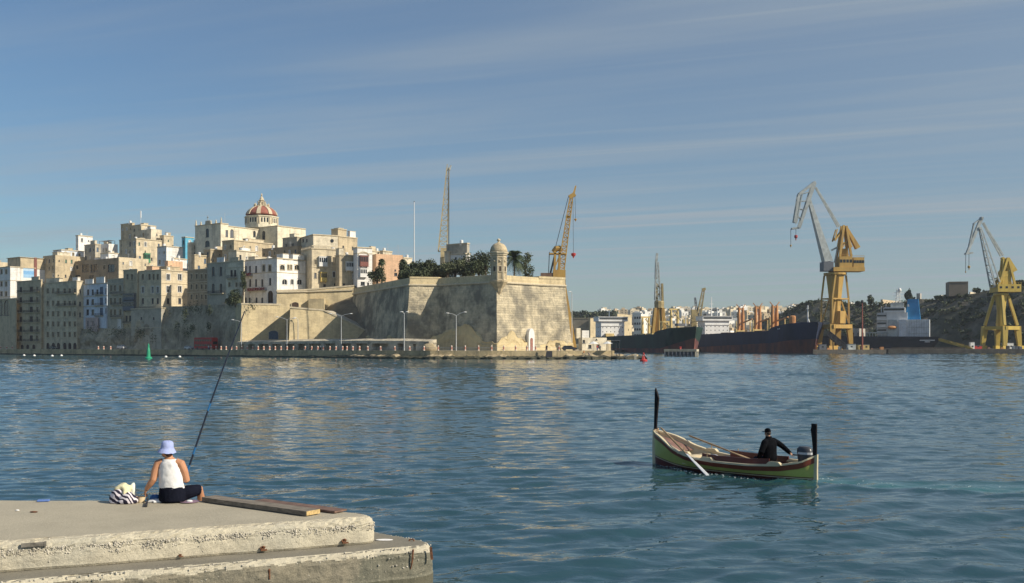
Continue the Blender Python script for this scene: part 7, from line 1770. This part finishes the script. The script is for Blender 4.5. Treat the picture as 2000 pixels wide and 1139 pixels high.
def hull_pt(t, z, side, out=0.0):
    zs = zsheer(t); f = max(0, min(1, (z+.32)/(zs+.32))); fine = lerp(.62, 1, min(1, math.sin(math.pi*t)*1.6)); h = hsheer(t)*(f**(.42/fine)); return bpt(t, side*(h+out), z)
def boat():
    r = thing('rowing_boat', 'lime-green and maroon harbour rowing boat with tall black stem posts', 'boat', (*(BOW+BE*BL/2), 0))
    N = 48
    def strip(lo, hi, k, name, m, out=0.0):
        mb = MB()
        for sg in (-1, 1):
            mb.loft([[hull_pt(i/N, lerp(lo(i/N), hi(i/N), j/k), sg, out) for j in range(k+1)] for i in range(N+1)], False, False)
        return recalc(mb.build(name, m, r, smooth=True))
    z1 = lambda t: .07+.20*max(0, (.3-t)/.3)**1.6-.02*t
    strip(lambda t: -.32, z1, 4, 'bottom', M_BMAR); strip(z1, lambda t: z1(t)+.03, 1, 'cream_line', M_BCRM, .004); strip(lambda t: z1(t)+.03, lambda t: z1(t)+.055, 1, 'maroon_line', M_BMAR, .006)
    band = lambda t: zsheer(t)-.19+.02*math.sin(t*3.14)
    strip(lambda t: z1(t)+.055, band, 4, 'hull', M_BGRN); strip(band, lambda t: zsheer(t)-.02, 2, 'rubbing_strake', M_BRED2, .02)
    mb = MB()
    for sg in (-1, 1):
        rings = []
        for i in range(N+1):
            t = i/N; z = zsheer(t); h = hsheer(t); rings.append([bpt(t, sg*(h+.035), z-.03), bpt(t, sg*(h+.035), z+.025), bpt(t, sg*(h-min(.1, h*.8)), z+.03), bpt(t, sg*(h-min(.1, h*.8)), z-.03)])
        mb.loft(rings)
    recalc(mb.build('gunwale', M_BCRM, r))
    mb = MB(); rings = []
    for i in range(1, N):
        t = i/N; zs = zsheer(t); ring = []
        hin = lambda z: max(.01, (hull_pt(t, z, 1)-bpt(t, 0, z)).length-.06)
        for y, z in ((-1, zs-.03), (-1, lerp(.1, zs, .55)), (-1, .14), (0, .10), (1, .14), (1, lerp(.1, zs, .55)), (1, zs-.03)): ring.append(bpt(t, y*hin(z), z))
        rings.append(ring)
    mb.loft(rings, False, False).build('inner_lining', M_BCRM, r)
    # fore deck, thwarts, lockers, washboards
    def plate(t0, t1, zf, w_=.95, th=.03, name='thwart', m=M_BMAR, n=4):
        mb = MB(); rings = []
        for i in range(n+1):
            t = lerp(t0, t1, i/n); h = (hsheer(t)-.07)*w_; z = zf(t) if callable(zf) else zf; rings.append([bpt(t, -h, z), bpt(t, h, z), bpt(t, h, z+th), bpt(t, -h, z+th)])
        return recalc(mb.loft(rings).build(name, m, r))
    plate(.03, .20, lambda t: zsheer(t)-.16, .95, .03, 'fore_deck', mat('dusty maroon deck', (.20, .115, .095), .7, .2, 4), 10); plate(.91, .985, lambda t: zsheer(t)-.1, .97, .03, 'aft_deck', M_BCRM, 5)
    for t in (.40, .56, .74): plate(t-.025, t+.025, .36)
    for t0, t1, m in ((.83, .90, M_BCRM), (.27, .31, M_BCRM)): plate(t0, t1, .18, .9, .26, 'locker', m)
    mb = MB()
    for sg in (-1, 1):
        rings = []
        for i in range(9):
            t = lerp(.42, .80, i/8); h = hsheer(t)-.1; z = zsheer(t)+.02; rings.append([bpt(t, sg*(h-.03), z-.08), bpt(t, sg*h, z-.08), bpt(t, sg*h, z+.17), bpt(t, sg*(h-.03), z+.17)])
        mb2 = MB(); recalc(mb2.loft(rings).build('washboard', M_BMAR, r))
    for t in (.30, .46, .83):
        for sg in (-1, 1):
            mb = MB(); h = hsheer(t)-.05; z = zsheer(t)+.02; c = bpt(t, sg*h, z+.05)
            V = []
            for y in (-.06, .06):
                for x, zz in ((-.26, 0), (-.16, .085), (.16, .085), (.26, 0)): V.append(bpt(t+x/BL, sg*h+y, z+zz))
            mb.add(V, [(3, 2, 1, 0), (4, 5, 6, 7), (0, 1, 5, 4), (1, 2, 6, 5), (2, 3, 7, 6), (3, 0, 4, 7)]); b = recalc(mb.build('oar_block', M_BCRM, r))
            if t < .8: mb = MB(); mb.tube([bpt(t, sg*h, z+.07), bpt(t, sg*h, z+.24)], .014, 6); mb.build('thole_pin', M_BWOOD, b)
    # stem posts: outline in the plane of the keel, given as (along, up)
    def post(o, prof, th, name, m):
        mb = MB(); k = len(prof); V = []
        for sg in (-1, 1): V += [bpt(o+x/BL, sg*th/2, z) for x, z in prof]
        mb.add(V, [tuple(range(k))[::-1], tuple(range(k, 2*k))]+[(i, (i+1) % k, k+(i+1) % k, k+i) for i in range(k)]); return bevel(recalc(mb.build(name, m, r)), .006, 1)
    post(0, [(-.06, -.35), (.10, -.35), (.06, .5), (.06, 1.0), (.10, 1.14), (-.05, 1.18), (-.07, .6)], .085, 'stem', M_BCRM)
    post(0, [(-.01, 1.16), (.09, 1.12), (.11, 1.5), (.19, 2.24), (.13, 2.42), (.05, 2.58), (.03, 2.5), (.015, 1.9)], .07, 'bow_post', M_BBLK)
    post(1, [(-.06, -.35), (.09, -.35), (.08, .3), (.09, .80), (-.06, .74), (-.03, .3)], .07, 'stern_stem', M_BCRM)
    post(1, [(-.07, .62), (.055, .76), (.055, 1.70), (-.115, 1.70), (-.115, 1.58), (-.14, 1.53), (-.105, 1.32), (-.07, 1.0)], .06, 'stern_post', M_BBLK)
    mb = MB(); c = bpt(.012, 0, 1.13)
    for k in range(5): a = k*1.3; mb.tube([c+Vector((.09*math.cos(a), .07*math.sin(a), .02*k-.03)), c+Vector((.09*math.cos(a+1.6), .07*math.sin(a+1.6), .03*k-.06)), c+Vector((.1*math.cos(a+3), .08*math.sin(a+3), .02*k))], .018, 6)
    mb.tube([c, bpt(.035, .03, 1.0), bpt(.06, .05, .86), bpt(.05, .02, .80)], .016, 6); mb.build('bow_rope', mat('rope', (.42, .30, .2), .9, .2, 20), r)
    # loose gear amidships
    mb = MB(); rr = random.Random(4)
    for k in range(5): c = bpt(.36+.03*rr.random(), rr.uniform(-.3, .3), .42); mb.ell(c, .16, .13, .06, 8, 6)
    mb.build('folded_sheet', M_OARW, r, smooth=True)
    return r
boat()
def oar(label, a, b, blade, m):
    a, b = Vector(a), Vector(b); r = thing('oar', label, 'oar', a); d = (b-a).normalized(); mb = MB()
    mb.tube([a, a+d*.12, lerp(a, b, .5), b-d*blade], [.024, .03, .032, .026], 8); mb.build('shaft', M_BWOOD if m is M_BWOOD else M_BWOOD, r)
    s = d.cross(Vector((0, 0, 1))).normalized(); u = s.cross(d); mb = MB(); rings = []
    for t, w_ in ((0, .028), (.2, .036), (.6, .055), (.95, .058), (1, .04)):
        c = b-d*(blade*(1-t)*1.05); rings.append([c+s*w_+u*.012, c+u*.02, c-s*w_+u*.012, c-s*w_-u*.012, c-u*.02, c+s*w_-u*.012])
    recalc(mb.loft(rings).build('blade', m, r))
oar('oar resting outboard with its pale blade dipping into the water', Vector((5.03, 34.6, 1.24)), Vector((6.07, 31.4, -.04)), 1.6, M_OARW)
oar('brown oar laid inboard with its end raised over the far gunwale', P(1346, 851, 34.6), bpt(.62, -.05, .46), .9, M_BWOOD)
def outboard():
    c = Vector((*(BOW+BE*(BL*.93)), 0))-Vector((*BN, 0))*.16; e = Vector((*BE, 0)); n = Vector((*BN, 0))
    r = thing('outboard_motor', 'dark outboard motor with a pale stripe clamped beside the stern post', 'outboard motor', c+Vector((0, 0, .55)))
    mb = MB(); mb.rings([(c+Vector((0, 0, z))+e*o, e*a, n*b) for z, a, b, o in ((.52, .17, .13, .02), (.6, .24, .17, .0), (.8, .255, .18, -.01), (.92, .24, .17, -.02), (.985, .16, .12, -.03))], 14); mb.build('cowling', mat('motor grey', (.05, .055, .065), .35, .1, 4), r, smooth=True)
    mb = MB(); mb.rings([(c+Vector((0, 0, z)), e*.259, n*.184) for z in (.755, .82)], 14); mb.build('stripe', M_OARW, r)
    mb = MB(); mb.tube([c+Vector((0, 0, .64)), c+Vector((0, 0, .1)), c+Vector((0, 0, -.25))], [.09, .07, .06], 8); mb.obox(c+Vector((0, 0, .55))-e*.05, e*.1, n*.16, (0, 0, .1)); mb.build('leg', M_IRON, r)
    mb = MB(); mb.tube([c+Vector((0, 0, .7)), P(1547, 888, 31.38)+Vector((.02, -.02, .0))], [.022, .02], 8); mb.build('tiller', M_IRON, r)
outboard()
# ------------------------------------------------------------ people
def hand(mb, w_, d, palm, curl, s=1.0, up=Vector((0, 0, 1))):
    """palm plus four fingers and a thumb; d points along the fingers, palm towards the inside of the curl"""
    d = d.normalized(); palm = (palm-d*palm.dot(d)).normalized(); sd = d.cross(palm)
    mb.rings([(w_, sd*.026*s, palm*.02*s), (w_+d*.035*s, sd*.038*s, palm*.017*s), (w_+d*.085*s, sd*.04*s, palm*.014*s)], 8)
    for k, L in enumerate((.068, .08, .076, .06)):
        p = w_+d*.078*s+sd*((-.03+.02*k)*s); a = curl; q1 = p+(d*math.cos(a*.5)+palm*math.sin(a*.5))*L*.45*s; q2 = q1+(d*math.cos(a*1.2)+palm*math.sin(a*1.2))*L*.33*s; q3 = q2+(d*math.cos(a*1.8)+palm*math.sin(a*1.8))*L*.28*s
        mb.tube([p, q1, q2, q3], [.0095*s, .009*s, .0085*s, .007*s], 6)
    p = w_+d*.02*s-sd*.03*s; mb.tube([p, p+(d*.7-sd*.7+palm*.3)*.04*s, p+(d*.95-sd*.35+palm*.6)*.07*s], [.012*s, .0105*s, .008*s], 6)
M_WTOP = mat('white cotton', (0.80, 0.79, 0.78), .85, .05, 9, bump=.25, bscale=14); M_NAVY = mat('dark navy cloth', (0.008, 0.0095, 0.018), .9, .2, 8, bump=.3, bscale=18, spec=.08); M_HAT = mat('pale blue cotton', (0.36, 0.42, 0.70), .85, .05, 14, bump=.3, bscale=30); M_HAIR = mat('auburn hair', (0.05, 0.016, 0.014), .6, .3, 40)
M_TAN = mat('tanned skin', (0.50, 0.245, 0.135), .55, .06, 9)
def angler():
    D0 = 15.60; W = lambda px, py, dd=0.0: P(px, py, D0+dd)
    r = thing('person', 'person in white tank top and pale blue hat sitting on the pier edge fishing', 'person', W(335, 980))
    X = Vector((1, 0, 0)); Y = Vector((0, 1, 0)); Z = Vector((0, 0, 1))
    mb = MB()
    mb.rings([(W(336, 974), X*.16, Y*.12), (W(336, 962), X*.175, Y*.13), (W(335, 946), X*.16, Y*.115), (W(334, 928), X*.16, Y*.11), (W(333, 912), X*.165, Y*.105), (W(332, 903), X*.155, Y*.09), (W(331.5, 898), X*.10, Y*.075), (W(330.5, 893), X*.058, Y*.058), (W(329, 887), X*.054, Y*.058)], 16)
    # head turned to the left, looking down
    hc = W(326.5, 880, .01); mb.ell(hc, .078, .092, .112, 14, 10); mb.ell(hc+Vector((-.045, .03, -.055)), .05, .05, .055, 10, 8)
    nose = hc+Vector((-.078, .045, -.03)); mb.tube([nose+Vector((.02, -.01, .03)), nose+Vector((-.012, .008, -.005)), nose+Vector((.01, -.01, -.012))], [.012, .016, .012], 6)
    mb.ell(hc+Vector((.012, -.085, -.025)), .012, .014, .03, 8, 6); mb.ell(hc+Vector((-.06, .04, -.075)), .02, .02, .01, 8, 6)
    # left arm reaching down to the tub
    sh = W(309.5, 905.5); el = W(299.5, 937, -.06); wr = W(285.5, 956, -.02)
    mb.tube([W(318, 902), sh, lerp(sh, el, .45)+Vector((-.01, 0, 0)), el, lerp(el, wr, .35), wr], [.06, .068, .063, .052, .052, .033], 10)
    hand(mb, wr, W(281, 963, 0)-wr+Vector((-.0, .02, -.03)), Vector((.8, .5, -.2)), .9)
    # right arm bent forward to the rod
    sh = W(353, 905.5); el = W(364.5, 938, .02); wr = W(361, 937, .26)
    mb.tube([W(344, 902), sh, lerp(sh, el, .45)+Vector((.01, 0, 0)), el, lerp(el, wr, .4), wr], [.06, .068, .062, .052, .05, .032], 10)
    hand(mb, wr, Vector((-.2, 1, .25)), Vector((-.9, -.1, .1)), 1.5)
    # legs: right knee out to the side, both shins over the edge
    hp = W(346, 968, .03); kn = W(390, 956.5, .22); an = W(394, 1010, .40)
    mb.tube([hp, lerp(hp, kn, .5)+Vector((0, 0, .01)), kn, lerp(kn, an, .3)+Vector((.012, 0, 0)), an, an+Vector((.05, .12, -.05))], [.10, .092, .066, .06, .04, .03], 10)
    hp = W(326, 968, .05); kn = W(322, 962, .42); an = W(324, 1018, .46)
    mb.tube([hp, lerp(hp, kn, .5), kn, lerp(kn, an, .3), an, an+Vector((0, .14, -.05))], [.1, .09, .066, .058, .04, .03], 10)
    fuse(mb, 'body', M_TAN, r, voxel=.0075, smooth=3, ratio=.4)
    def cloth(specs, n, k, amp, fr):
        """close-fitting cloth: rings interpolated between the given ones, with slanting folds"""
        out = []
        for (c0, a0, b0), (c1, a1, b1) in zip(specs, specs[1:]):
            for q in range(k): u = q/k; out.append((lerp(c0, c1, u), lerp(a0, a1, u), lerp(b0, b1, u)))
        out.append(specs[-1]); rings = []
        for c, a, b in out:
            ring = []
            for i in range(n):
                th = 2*math.pi*i/n; v = a*math.cos(th)+b*math.sin(th); p = c+v
                f_ = nz(p.x*1.0+p.z*.9, p.y, p.z*1.6-p.x*.8, fr, 3)*amp; ring.append(p+v.normalized()*f_)
            rings.append(ring)
        return MB().loft(rings)
    t = cloth([(W(335.5, 953.5), X*.186, Y*.14), (W(335, 947), X*.184, Y*.138), (W(334, 932), X*.184, Y*.132), (W(333, 916), X*.176, Y*.124), (W(332.3, 906), X*.148, Y*.11), (W(332, 900.5), X*.128, Y*.098), (W(331.6, 897.6), X*.112, Y*.084), (W(331.4, 896.4), X*.08, Y*.07)], 48, 4, .011, 11)
    t.build('tank_top', M_WTOP, r, smooth=True)
    # soft folds
    f = MB()
    f.rings([(W(335.5, 950), X*.18, Y*.14), (W(336, 956), X*.192, Y*.148), (W(336.5, 968), X*.205, Y*.16), (W(337, 977), X*.205, Y*.165), (W(337, 980.2), X*.17, Y*.14)], 20)
    f.tube([W(344, 968, .03), W(368, 961, .12), W(386, 957, .2), W(389.5, 957.2, .22)], [.118, .108, .088, .086], 14); f.tube([W(328, 969, .05), W(324, 965, .25), W(322, 962, .44)], [.115, .105, .09], 12)
    fuse(f, 'trousers', M_NAVY, r, voxel=.009, smooth=3, ratio=.5)
    h = MB(); h.ell(hc+Vector((.015, -.015, -.01)), .078, .086, .08, 12, 8); h.ell(hc+Vector((.045, -.05, -.05)), .05, .05, .045, 10, 8); h.build('hair', M_HAIR, r, smooth=True)
    up = Vector((.09, -.06, 1)).normalized(); a = up.cross(Y).normalized(); b = a.cross(up)*-1; bc = hc+Vector((-.0, 0, .016))
    hat = MB(); prof = ((.0, .134), (.04, .132), (.07, .122), (.086, .1), (.092, .05), (.096, .02), (.105, .01), (.135, -.038), (.137, -.042), (.13, -.036), (.1, .006), (.09, .02))
    hat.loft([[bc+up*zz+a*(max(.002, rr_)*math.cos(k*math.pi/12))*1.0+b*(max(.002, rr_)*1.08*math.sin(k*math.pi/12))+Vector((0, 0, .004*math.sin(k*2.3))) for k in range(24)] for rr_, zz in prof], True, False); recalc(hat.build('bucket_hat', M_HAT, r, smooth=True))
    # the rod: long telescopic pole with sleeves
    p0, p1 = W(358, 946, .28), P(478, 598, 19.4); rod = thing('fishing_rod', 'long dark blue telescopic fishing rod held over the water', 'fishing rod', p0)
    pts = [lerp(p0, p1, k/12)+Vector((0, 0, -.10*math.sin(k/12*1.5)**2*(k/12)+.05*math.sin(k/12*3.14))) for k in range(13)]
    mb = MB(); mb.tube(pts, [lerp(.017, .0105, k/12) for k in range(13)], 8); mb.build('blank', mat('rod dark', (.012, .014, .022), .3, .1, 5), rod)
    for k in (0, 1.6, 4.2, 8.4, 10.6):
        a_ = lerp(pts[int(k)], pts[int(k)+1], k % 1); b_ = lerp(pts[int(k)], pts[int(k)+1], min(1, k % 1+(.5 if k else .99))); mb = MB(); mb.tube([a_, b_], lerp(.0182, .009, k/12), 8); mb.build('blue_sleeve', mat('rod blue', (.015, .09, .22), .3, .1, 5), rod)
angler()
def boatman():
    c = Vector((7.93, 31.45, 0)); f = Vector((-.666, .746, 0)); n = Vector((.746, .666, 0)); V = lambda x, y, z: c+n*x+f*y+Vector((0, 0, z)); Z = Vector((0, 0, 1))
    r = thing('person', 'person in black jacket and cap steering the boat with one hand', 'person', V(0, 0, .4))
    mb = MB(); mb.rings([(V(0, 0, .40), n*.17, f*.13), (V(0, 0, .56), n*.185, f*.14), (V(0, .01, .75), n*.18, f*.13), (V(0, .03, .98), n*.21, f*.14), (V(0, .04, 1.1), n*.2, f*.11), (V(0, .05, 1.165), n*.1, f*.08), (V(0, .06, 1.2), n*.06, f*.06), (V(0, .075, 1.26), n*.058, f*.065)], 16)
    hc = V(0, .09, 1.33); 
    mb.rings([(hc+Z*z, n*a, f*b) for z, a, b in ((-.115, .04, .05), (-.08, .062, .08), (-.02, .076, .095), (.04, .078, .097), (.09, .06, .075), (.115, .02, .03))], 14); mb.ell(hc+f*.1-Z*.03, .016, .02, .022, 8, 6); mb.ell(hc+f*.085-Z*.075, .025, .025, .012, 8, 6)
    for sg in (-1, 1): mb.ell(hc+n*(.08*sg)-Z*.015-f*.01, .012, .018, .03, 8, 6)
    hr = P(1546, 887.5, 31.38)
    sh, el = V(.23, .02, 1.07), V(.43, -.14, .90); mb.tube([V(.15, .03, 1.09), sh, el, lerp(el, hr, .6), hr], [.06, .06, .048, .04, .03], 10); hand(mb, hr-Vector((.05, 0, .0)), Vector((1, -.2, -.15)), Vector((0, .1, -1)), 1.4)
    hl = V(-.30, .22, .56); sh, el = V(-.23, .02, 1.07), V(-.40, .02, .80); mb.tube([V(-.15, .03, 1.09), sh, el, hl], [.06, .06, .048, .032], 10); hand(mb, hl, V(-.26, .3, .5)-hl, Vector((.4, .1, -1)), .7)
    for sg in (-1, 1): mb.tube([V(.1*sg, .02, .48), V(.16*sg, .42, .50), V(.15*sg, .5, .2), V(.15*sg, .62, .16)], [.1, .075, .055, .04], 10)
    fuse(mb, 'body', M_SKIN, r, voxel=.01, smooth=3, ratio=.5)
    M_J = mat('black jacket', (0.0045, 0.005, 0.007), .9, .25, 7, bump=.5, bscale=9, spec=.06)
    j = MB(); j.rings([(V(0, 0, .44), n*.205, f*.165), (V(0, 0, .58), n*.25, f*.19), (V(0, .01, .76), n*.25, f*.18), (V(0, .03, .97), n*.285, f*.19), (V(0, .04, 1.10), n*.26, f*.15), (V(0, .05, 1.18), n*.125, f*.10), (V(0, .06, 1.23), n*.09, f*.09)], 18)
    j.tube([V(.16, .03, 1.09), V(.25, .02, 1.06), lerp(V(.25, .02, 1.06), V(.45, -.15, .9), .5)+Z*.01, V(.45, -.15, .895), lerp(V(.45, -.15, .895), hr, .5), lerp(V(.45, -.15, .9), hr, .88)], [.095, .1, .092, .082, .072, .06], 12)
    j.tube([V(-.16, .03, 1.09), V(-.26, .02, 1.05), lerp(V(-.26, .02, 1.05), V(-.42, .02, .8), .5), V(-.43, .02, .79), lerp(V(-.43, .02, .79), hl, .5), lerp(V(-.43, .02, .79), hl, .9)], [.095, .105, .098, .09, .075, .06], 12)
    fuse(j, 'jacket', M_J, r, voxel=.014, smooth=3, ratio=.6)
    t = MB()
    for sg in (-1, 1): t.tube([V(.1*sg, .0, .47), V(.16*sg, .42, .505), V(.15*sg, .5, .24)], [.12, .095, .075], 10)
    t.build('trousers', M_NAVY, r, smooth=True)
    k = MB(); k.rings([(hc+Z*z+f*o, n*a, f*b) for z, a, b, o in ((.03, .084, .102, 0), (.06, .086, .104, 0), (.1, .078, .094, 0), (.135, .05, .06, 0), (.145, .01, .012, 0))], 16)
    bf = f*.72-n*.69; br_ = n*.72+f*.69   # peak turned to the left
    k.loft([[hc+Z*.04+bf*.07-br_*.075, hc+Z*.045+bf*.13-br_*.06, hc+Z*.035+bf*.175, hc+Z*.045+bf*.13+br_*.06, hc+Z*.04+bf*.07+br_*.075], [p-Z*.012 for p in (hc+Z*.04+bf*.07-br_*.075, hc+Z*.045+bf*.13-br_*.06, hc+Z*.035+bf*.175, hc+Z*.045+bf*.13+br_*.06, hc+Z*.04+bf*.07+br_*.075)]]); k.build('cap', M_J, r, smooth=True)
    h = MB(); h.rings([(hc+Z*z-f*.012, n*a, f*b) for z, a, b in ((-.07, .05, .07), (-.03, .08, .092), (.028, .083, .098))], 14); h.build('hair', mat('dark hair', (.03, .02, .015), .7, .2, 5), r, smooth=True)
boatman()
# ------------------------------------------------------------ things lying on the pier
def stripes():
    m = bpy.data.materials.new('zebra cloth'); m.use_nodes = True; nt = m.node_tree; N = nt.nodes; L = nt.links; b = N['Principled BSDF']; b.inputs['Roughness'].default_value = .8
    g = N.new('ShaderNodeNewGeometry'); wv = N.new('ShaderNodeTexWave'); wv.inputs['Scale'].default_value = 6.5; wv.inputs['Distortion'].default_value = 5.5; wv.inputs['Detail'].default_value = 1.2; wv.inputs['Detail Scale'].default_value = 1.4; wv.bands_direction = 'DIAGONAL'
    L.new(g.outputs['Position'], wv.inputs['Vector']); r = N.new('ShaderNodeMapRange'); r.inputs['From Min'].default_value = .42; r.inputs['From Max'].default_value = .56; L.new(wv.outputs['Fac'], r.inputs['Value'])
    x = N.new('ShaderNodeMix'); x.data_type = 'RGBA'; L.new(r.outputs[0], x.inputs['Factor']); x.inputs['A'].default_value = (.012, .009, .03, 1); x.inputs['B'].default_value = (.72, .66, .70, 1); L.new(x.outputs['Result'], b.inputs['Base Color']); return m
def belongings():
    O = lambda px, py, z=ZU: Vector((*on(px, py, ZU), z))
    def lump(mb, amp, fr):
        for i in range(len(mb.v)): v = Vector(mb.v[i]); k = nz(*v, fr, 3)*amp; v += Vector((k, k, k*.7)); v.z = max(v.z, ZU+.004); mb.v[i] = tuple(v)
    c = O(238, 984); r = thing('tote_bag', 'slumped zebra-striped beach bag with cream towel on the pier', 'bag', c)
    mb = MB(); mb.ell(c+Vector((-.06, .08, .07)), .15, .12, .17, 22, 14); mb.ell(c+Vector((.08, .02, .05)), .14, .11, .13, 22, 14); mb.ell(c+Vector((-.1, .1, .0)), .13, .12, .09, 16, 10); lump(mb, .035, 7); fuse(mb, 'bag', stripes(), r, voxel=.012, smooth=2, ratio=.6)
    mb = MB(); mb.ell(c+Vector((.0, .09, .22)), .125, .09, .075, 20, 12); mb.ell(c+Vector((.05, .04, .19)), .07, .06, .06, 16, 10); lump(mb, .04, 9); fuse(mb, 'towel', mat('cream towel', (.72, .66, .42), .9, .1, 9, bump=.4, bscale=20), r, voxel=.011, smooth=2, ratio=.6)
    c = O(260, 981); mb = MB(); mb.rings([(c+Vector((-.02, .04, z)), Vector((a, 0, 0)), Vector((0, b, 0))) for z, a, b in ((.004, .06, .05), (.08, .068, .055), (.18, .055, .045), (.26, .036, .03), (.285, .012, .012))], 14); lump(mb, .02, 12); o = mb.build('plastic_bag', mat('white plastic bag', (.78, .80, .68), .35, .06, 9), base=c, smooth=True); tag(o, 'upright white plastic bag against the zebra bag', 'plastic bag')
    c = O(275, 981.5); r = thing('bait_tub', 'round cream plastic tub with dark bait by the striped bag', 'tub', c); mb = MB(); mb.lathe(c, [(.055, .003), (.07, .085), (.074, .09), (.066, .088), (.055, .02)], 18, cap=False); mb.build('tub', mat('cream plastic', (.68, .55, .36), .4, .06, 9), r, smooth=False)
    mb = MB(); mb.lathe(c, [(.066, .07), (.04, .092), (.005, .097)], 12); mb.build('bait', M_BARK, r)
    mb = MB(); mb.lathe(c+Vector((-.085, .05, 0)), [(.05, .003), (.06, .08), (.04, .085)], 14); o = mb.build('jar', mat('orange jar', (.45, .2, .09), .4, .1, 9), base=c+Vector((-.085, .05, 0))); tag(o, 'small orange-brown jar beside the cream tub', 'jar')
    c = O(305, 982); mb = MB(); mb.ell(c+Vector((0, .02, .02)), .13, .07, .035, 20, 10); lump(mb, .03, 14); o = fuse(mb, 'crumpled_cloth', M_WTOP, base=c, voxel=.01, smooth=2, ratio=.6); tag(o, 'crumpled white cloth beside the sitting angler', 'cloth')
    c = O(299, 979); mb = MB(); mb.ell(c+Vector((0, .05, .045)), .07, .05, .05, 14, 10); lump(mb, .03, 14); o = mb.build('blue_pouch', mat('blue plastic', (.05, .16, .42), .4, .1, 9), base=c, smooth=True); tag(o, 'small blue pouch behind the white cloth', 'pouch')
    a, b = O(282, 991), O(288, 983); r = thing('pliers', 'dark metal pliers propped beside the tub on the pier', 'pliers', a); mb = MB(); mb.beam(a+Vector((0, 0, .015)), b+Vector((0, 0, .04)), .018, .015); mb.beam(a+Vector((.035, 0, .015)), b+Vector((0, 0, .04)), .016, .015); mb.build('handle', M_IRON, r); mb = MB(); mb.beam(b+Vector((0, 0, .06)), b+(b-a)*.25+Vector((0, 0, .07)), .035, .02, .012, .012); mb.build('jaw', M_IRON, r)
    c = O(370, 981.5); mb = MB(); mb.lathe(c, [(.10, .002), (.145, .014), (.145, .02), (.10, .012)], 22); r = thing('sandal', 'flat mauve sandal lying right of the sitting angler', 'sandal', c); bpy.data.objects.remove(r); r = thing('plate', 'flat mauve dish lying right of the sitting angler', 'dish', c); mb.build('dish', mat('mauve plastic', (.30, .20, .27), .5, .1, 9), r); mb = MB(); mb.ell(c+Vector((0, 0, .02)), .05, .03, .02, 10, 6); mb.build('scrap', M_WTOP, r)
    c = O(85, 980); mb = MB(); mb.obox(c+Vector((0, 0, .018)), (.085, .02, 0), (-.01, .045, 0), (0, 0, .014)); o = bevel(mb.build('blue_packet', mat('pale blue packet', (.14, .24, .55), .4, .1, 20), base=c), .008); tag(o, 'small blue packet lying alone on the pier', 'packet')
    for px, py, m, lab in ((34, 998.5, M_WTOP, 'tiny white scrap on the pier near its left end'), (66, 1001.5, M_RUST, 'rusty brown sliver of litter on the pier')):
        c = O(px, py); mb = MB(); mb.ell(c+Vector((0, 0, .012)), .03 if m is M_WTOP else .06, .02, .012, 10, 6); o = mb.build('litter', m, base=c, smooth=True); tag(o, lab, 'litter')
    c = Vector((*G(750, (CH-ZL)*FP/(1055-HY)), ZL)); mb = MB(); mb.ell(c+Vector((0, 0, .004)), .13, .06, .008, 16, 6); o = mb.build('flattened_bag', M_WTOP, base=c, smooth=True); tag(o, 'flattened white scrap on the lower tier of the pier', 'litter')
belongings()
# ------------------------------------------------------------ the air between
def haze():
    m = bpy.data.materials.new('haze air'); m.use_nodes = True; nt = m.node_tree; nt.nodes.clear(); o = nt.nodes.new('ShaderNodeOutputMaterial'); v = nt.nodes.new('ShaderNodeVolumePrincipled')
    v.inputs['Color'].default_value = (0.80, 0.88, 1.0, 1); v.inputs['Density'].default_value = 0.00007; v.inputs['Anisotropy'].default_value = 0.0
    nt.links.new(v.outputs[0], o.inputs['Volume'])
    mb = MB(); mb.box(-1200, 1500, -320, 2700, -4.5, 150); ob = mb.build('haze', m, kind='stuff'); ob['label'] = 'thin pale blue haze over the harbour'; ob['category'] = 'haze'
haze()
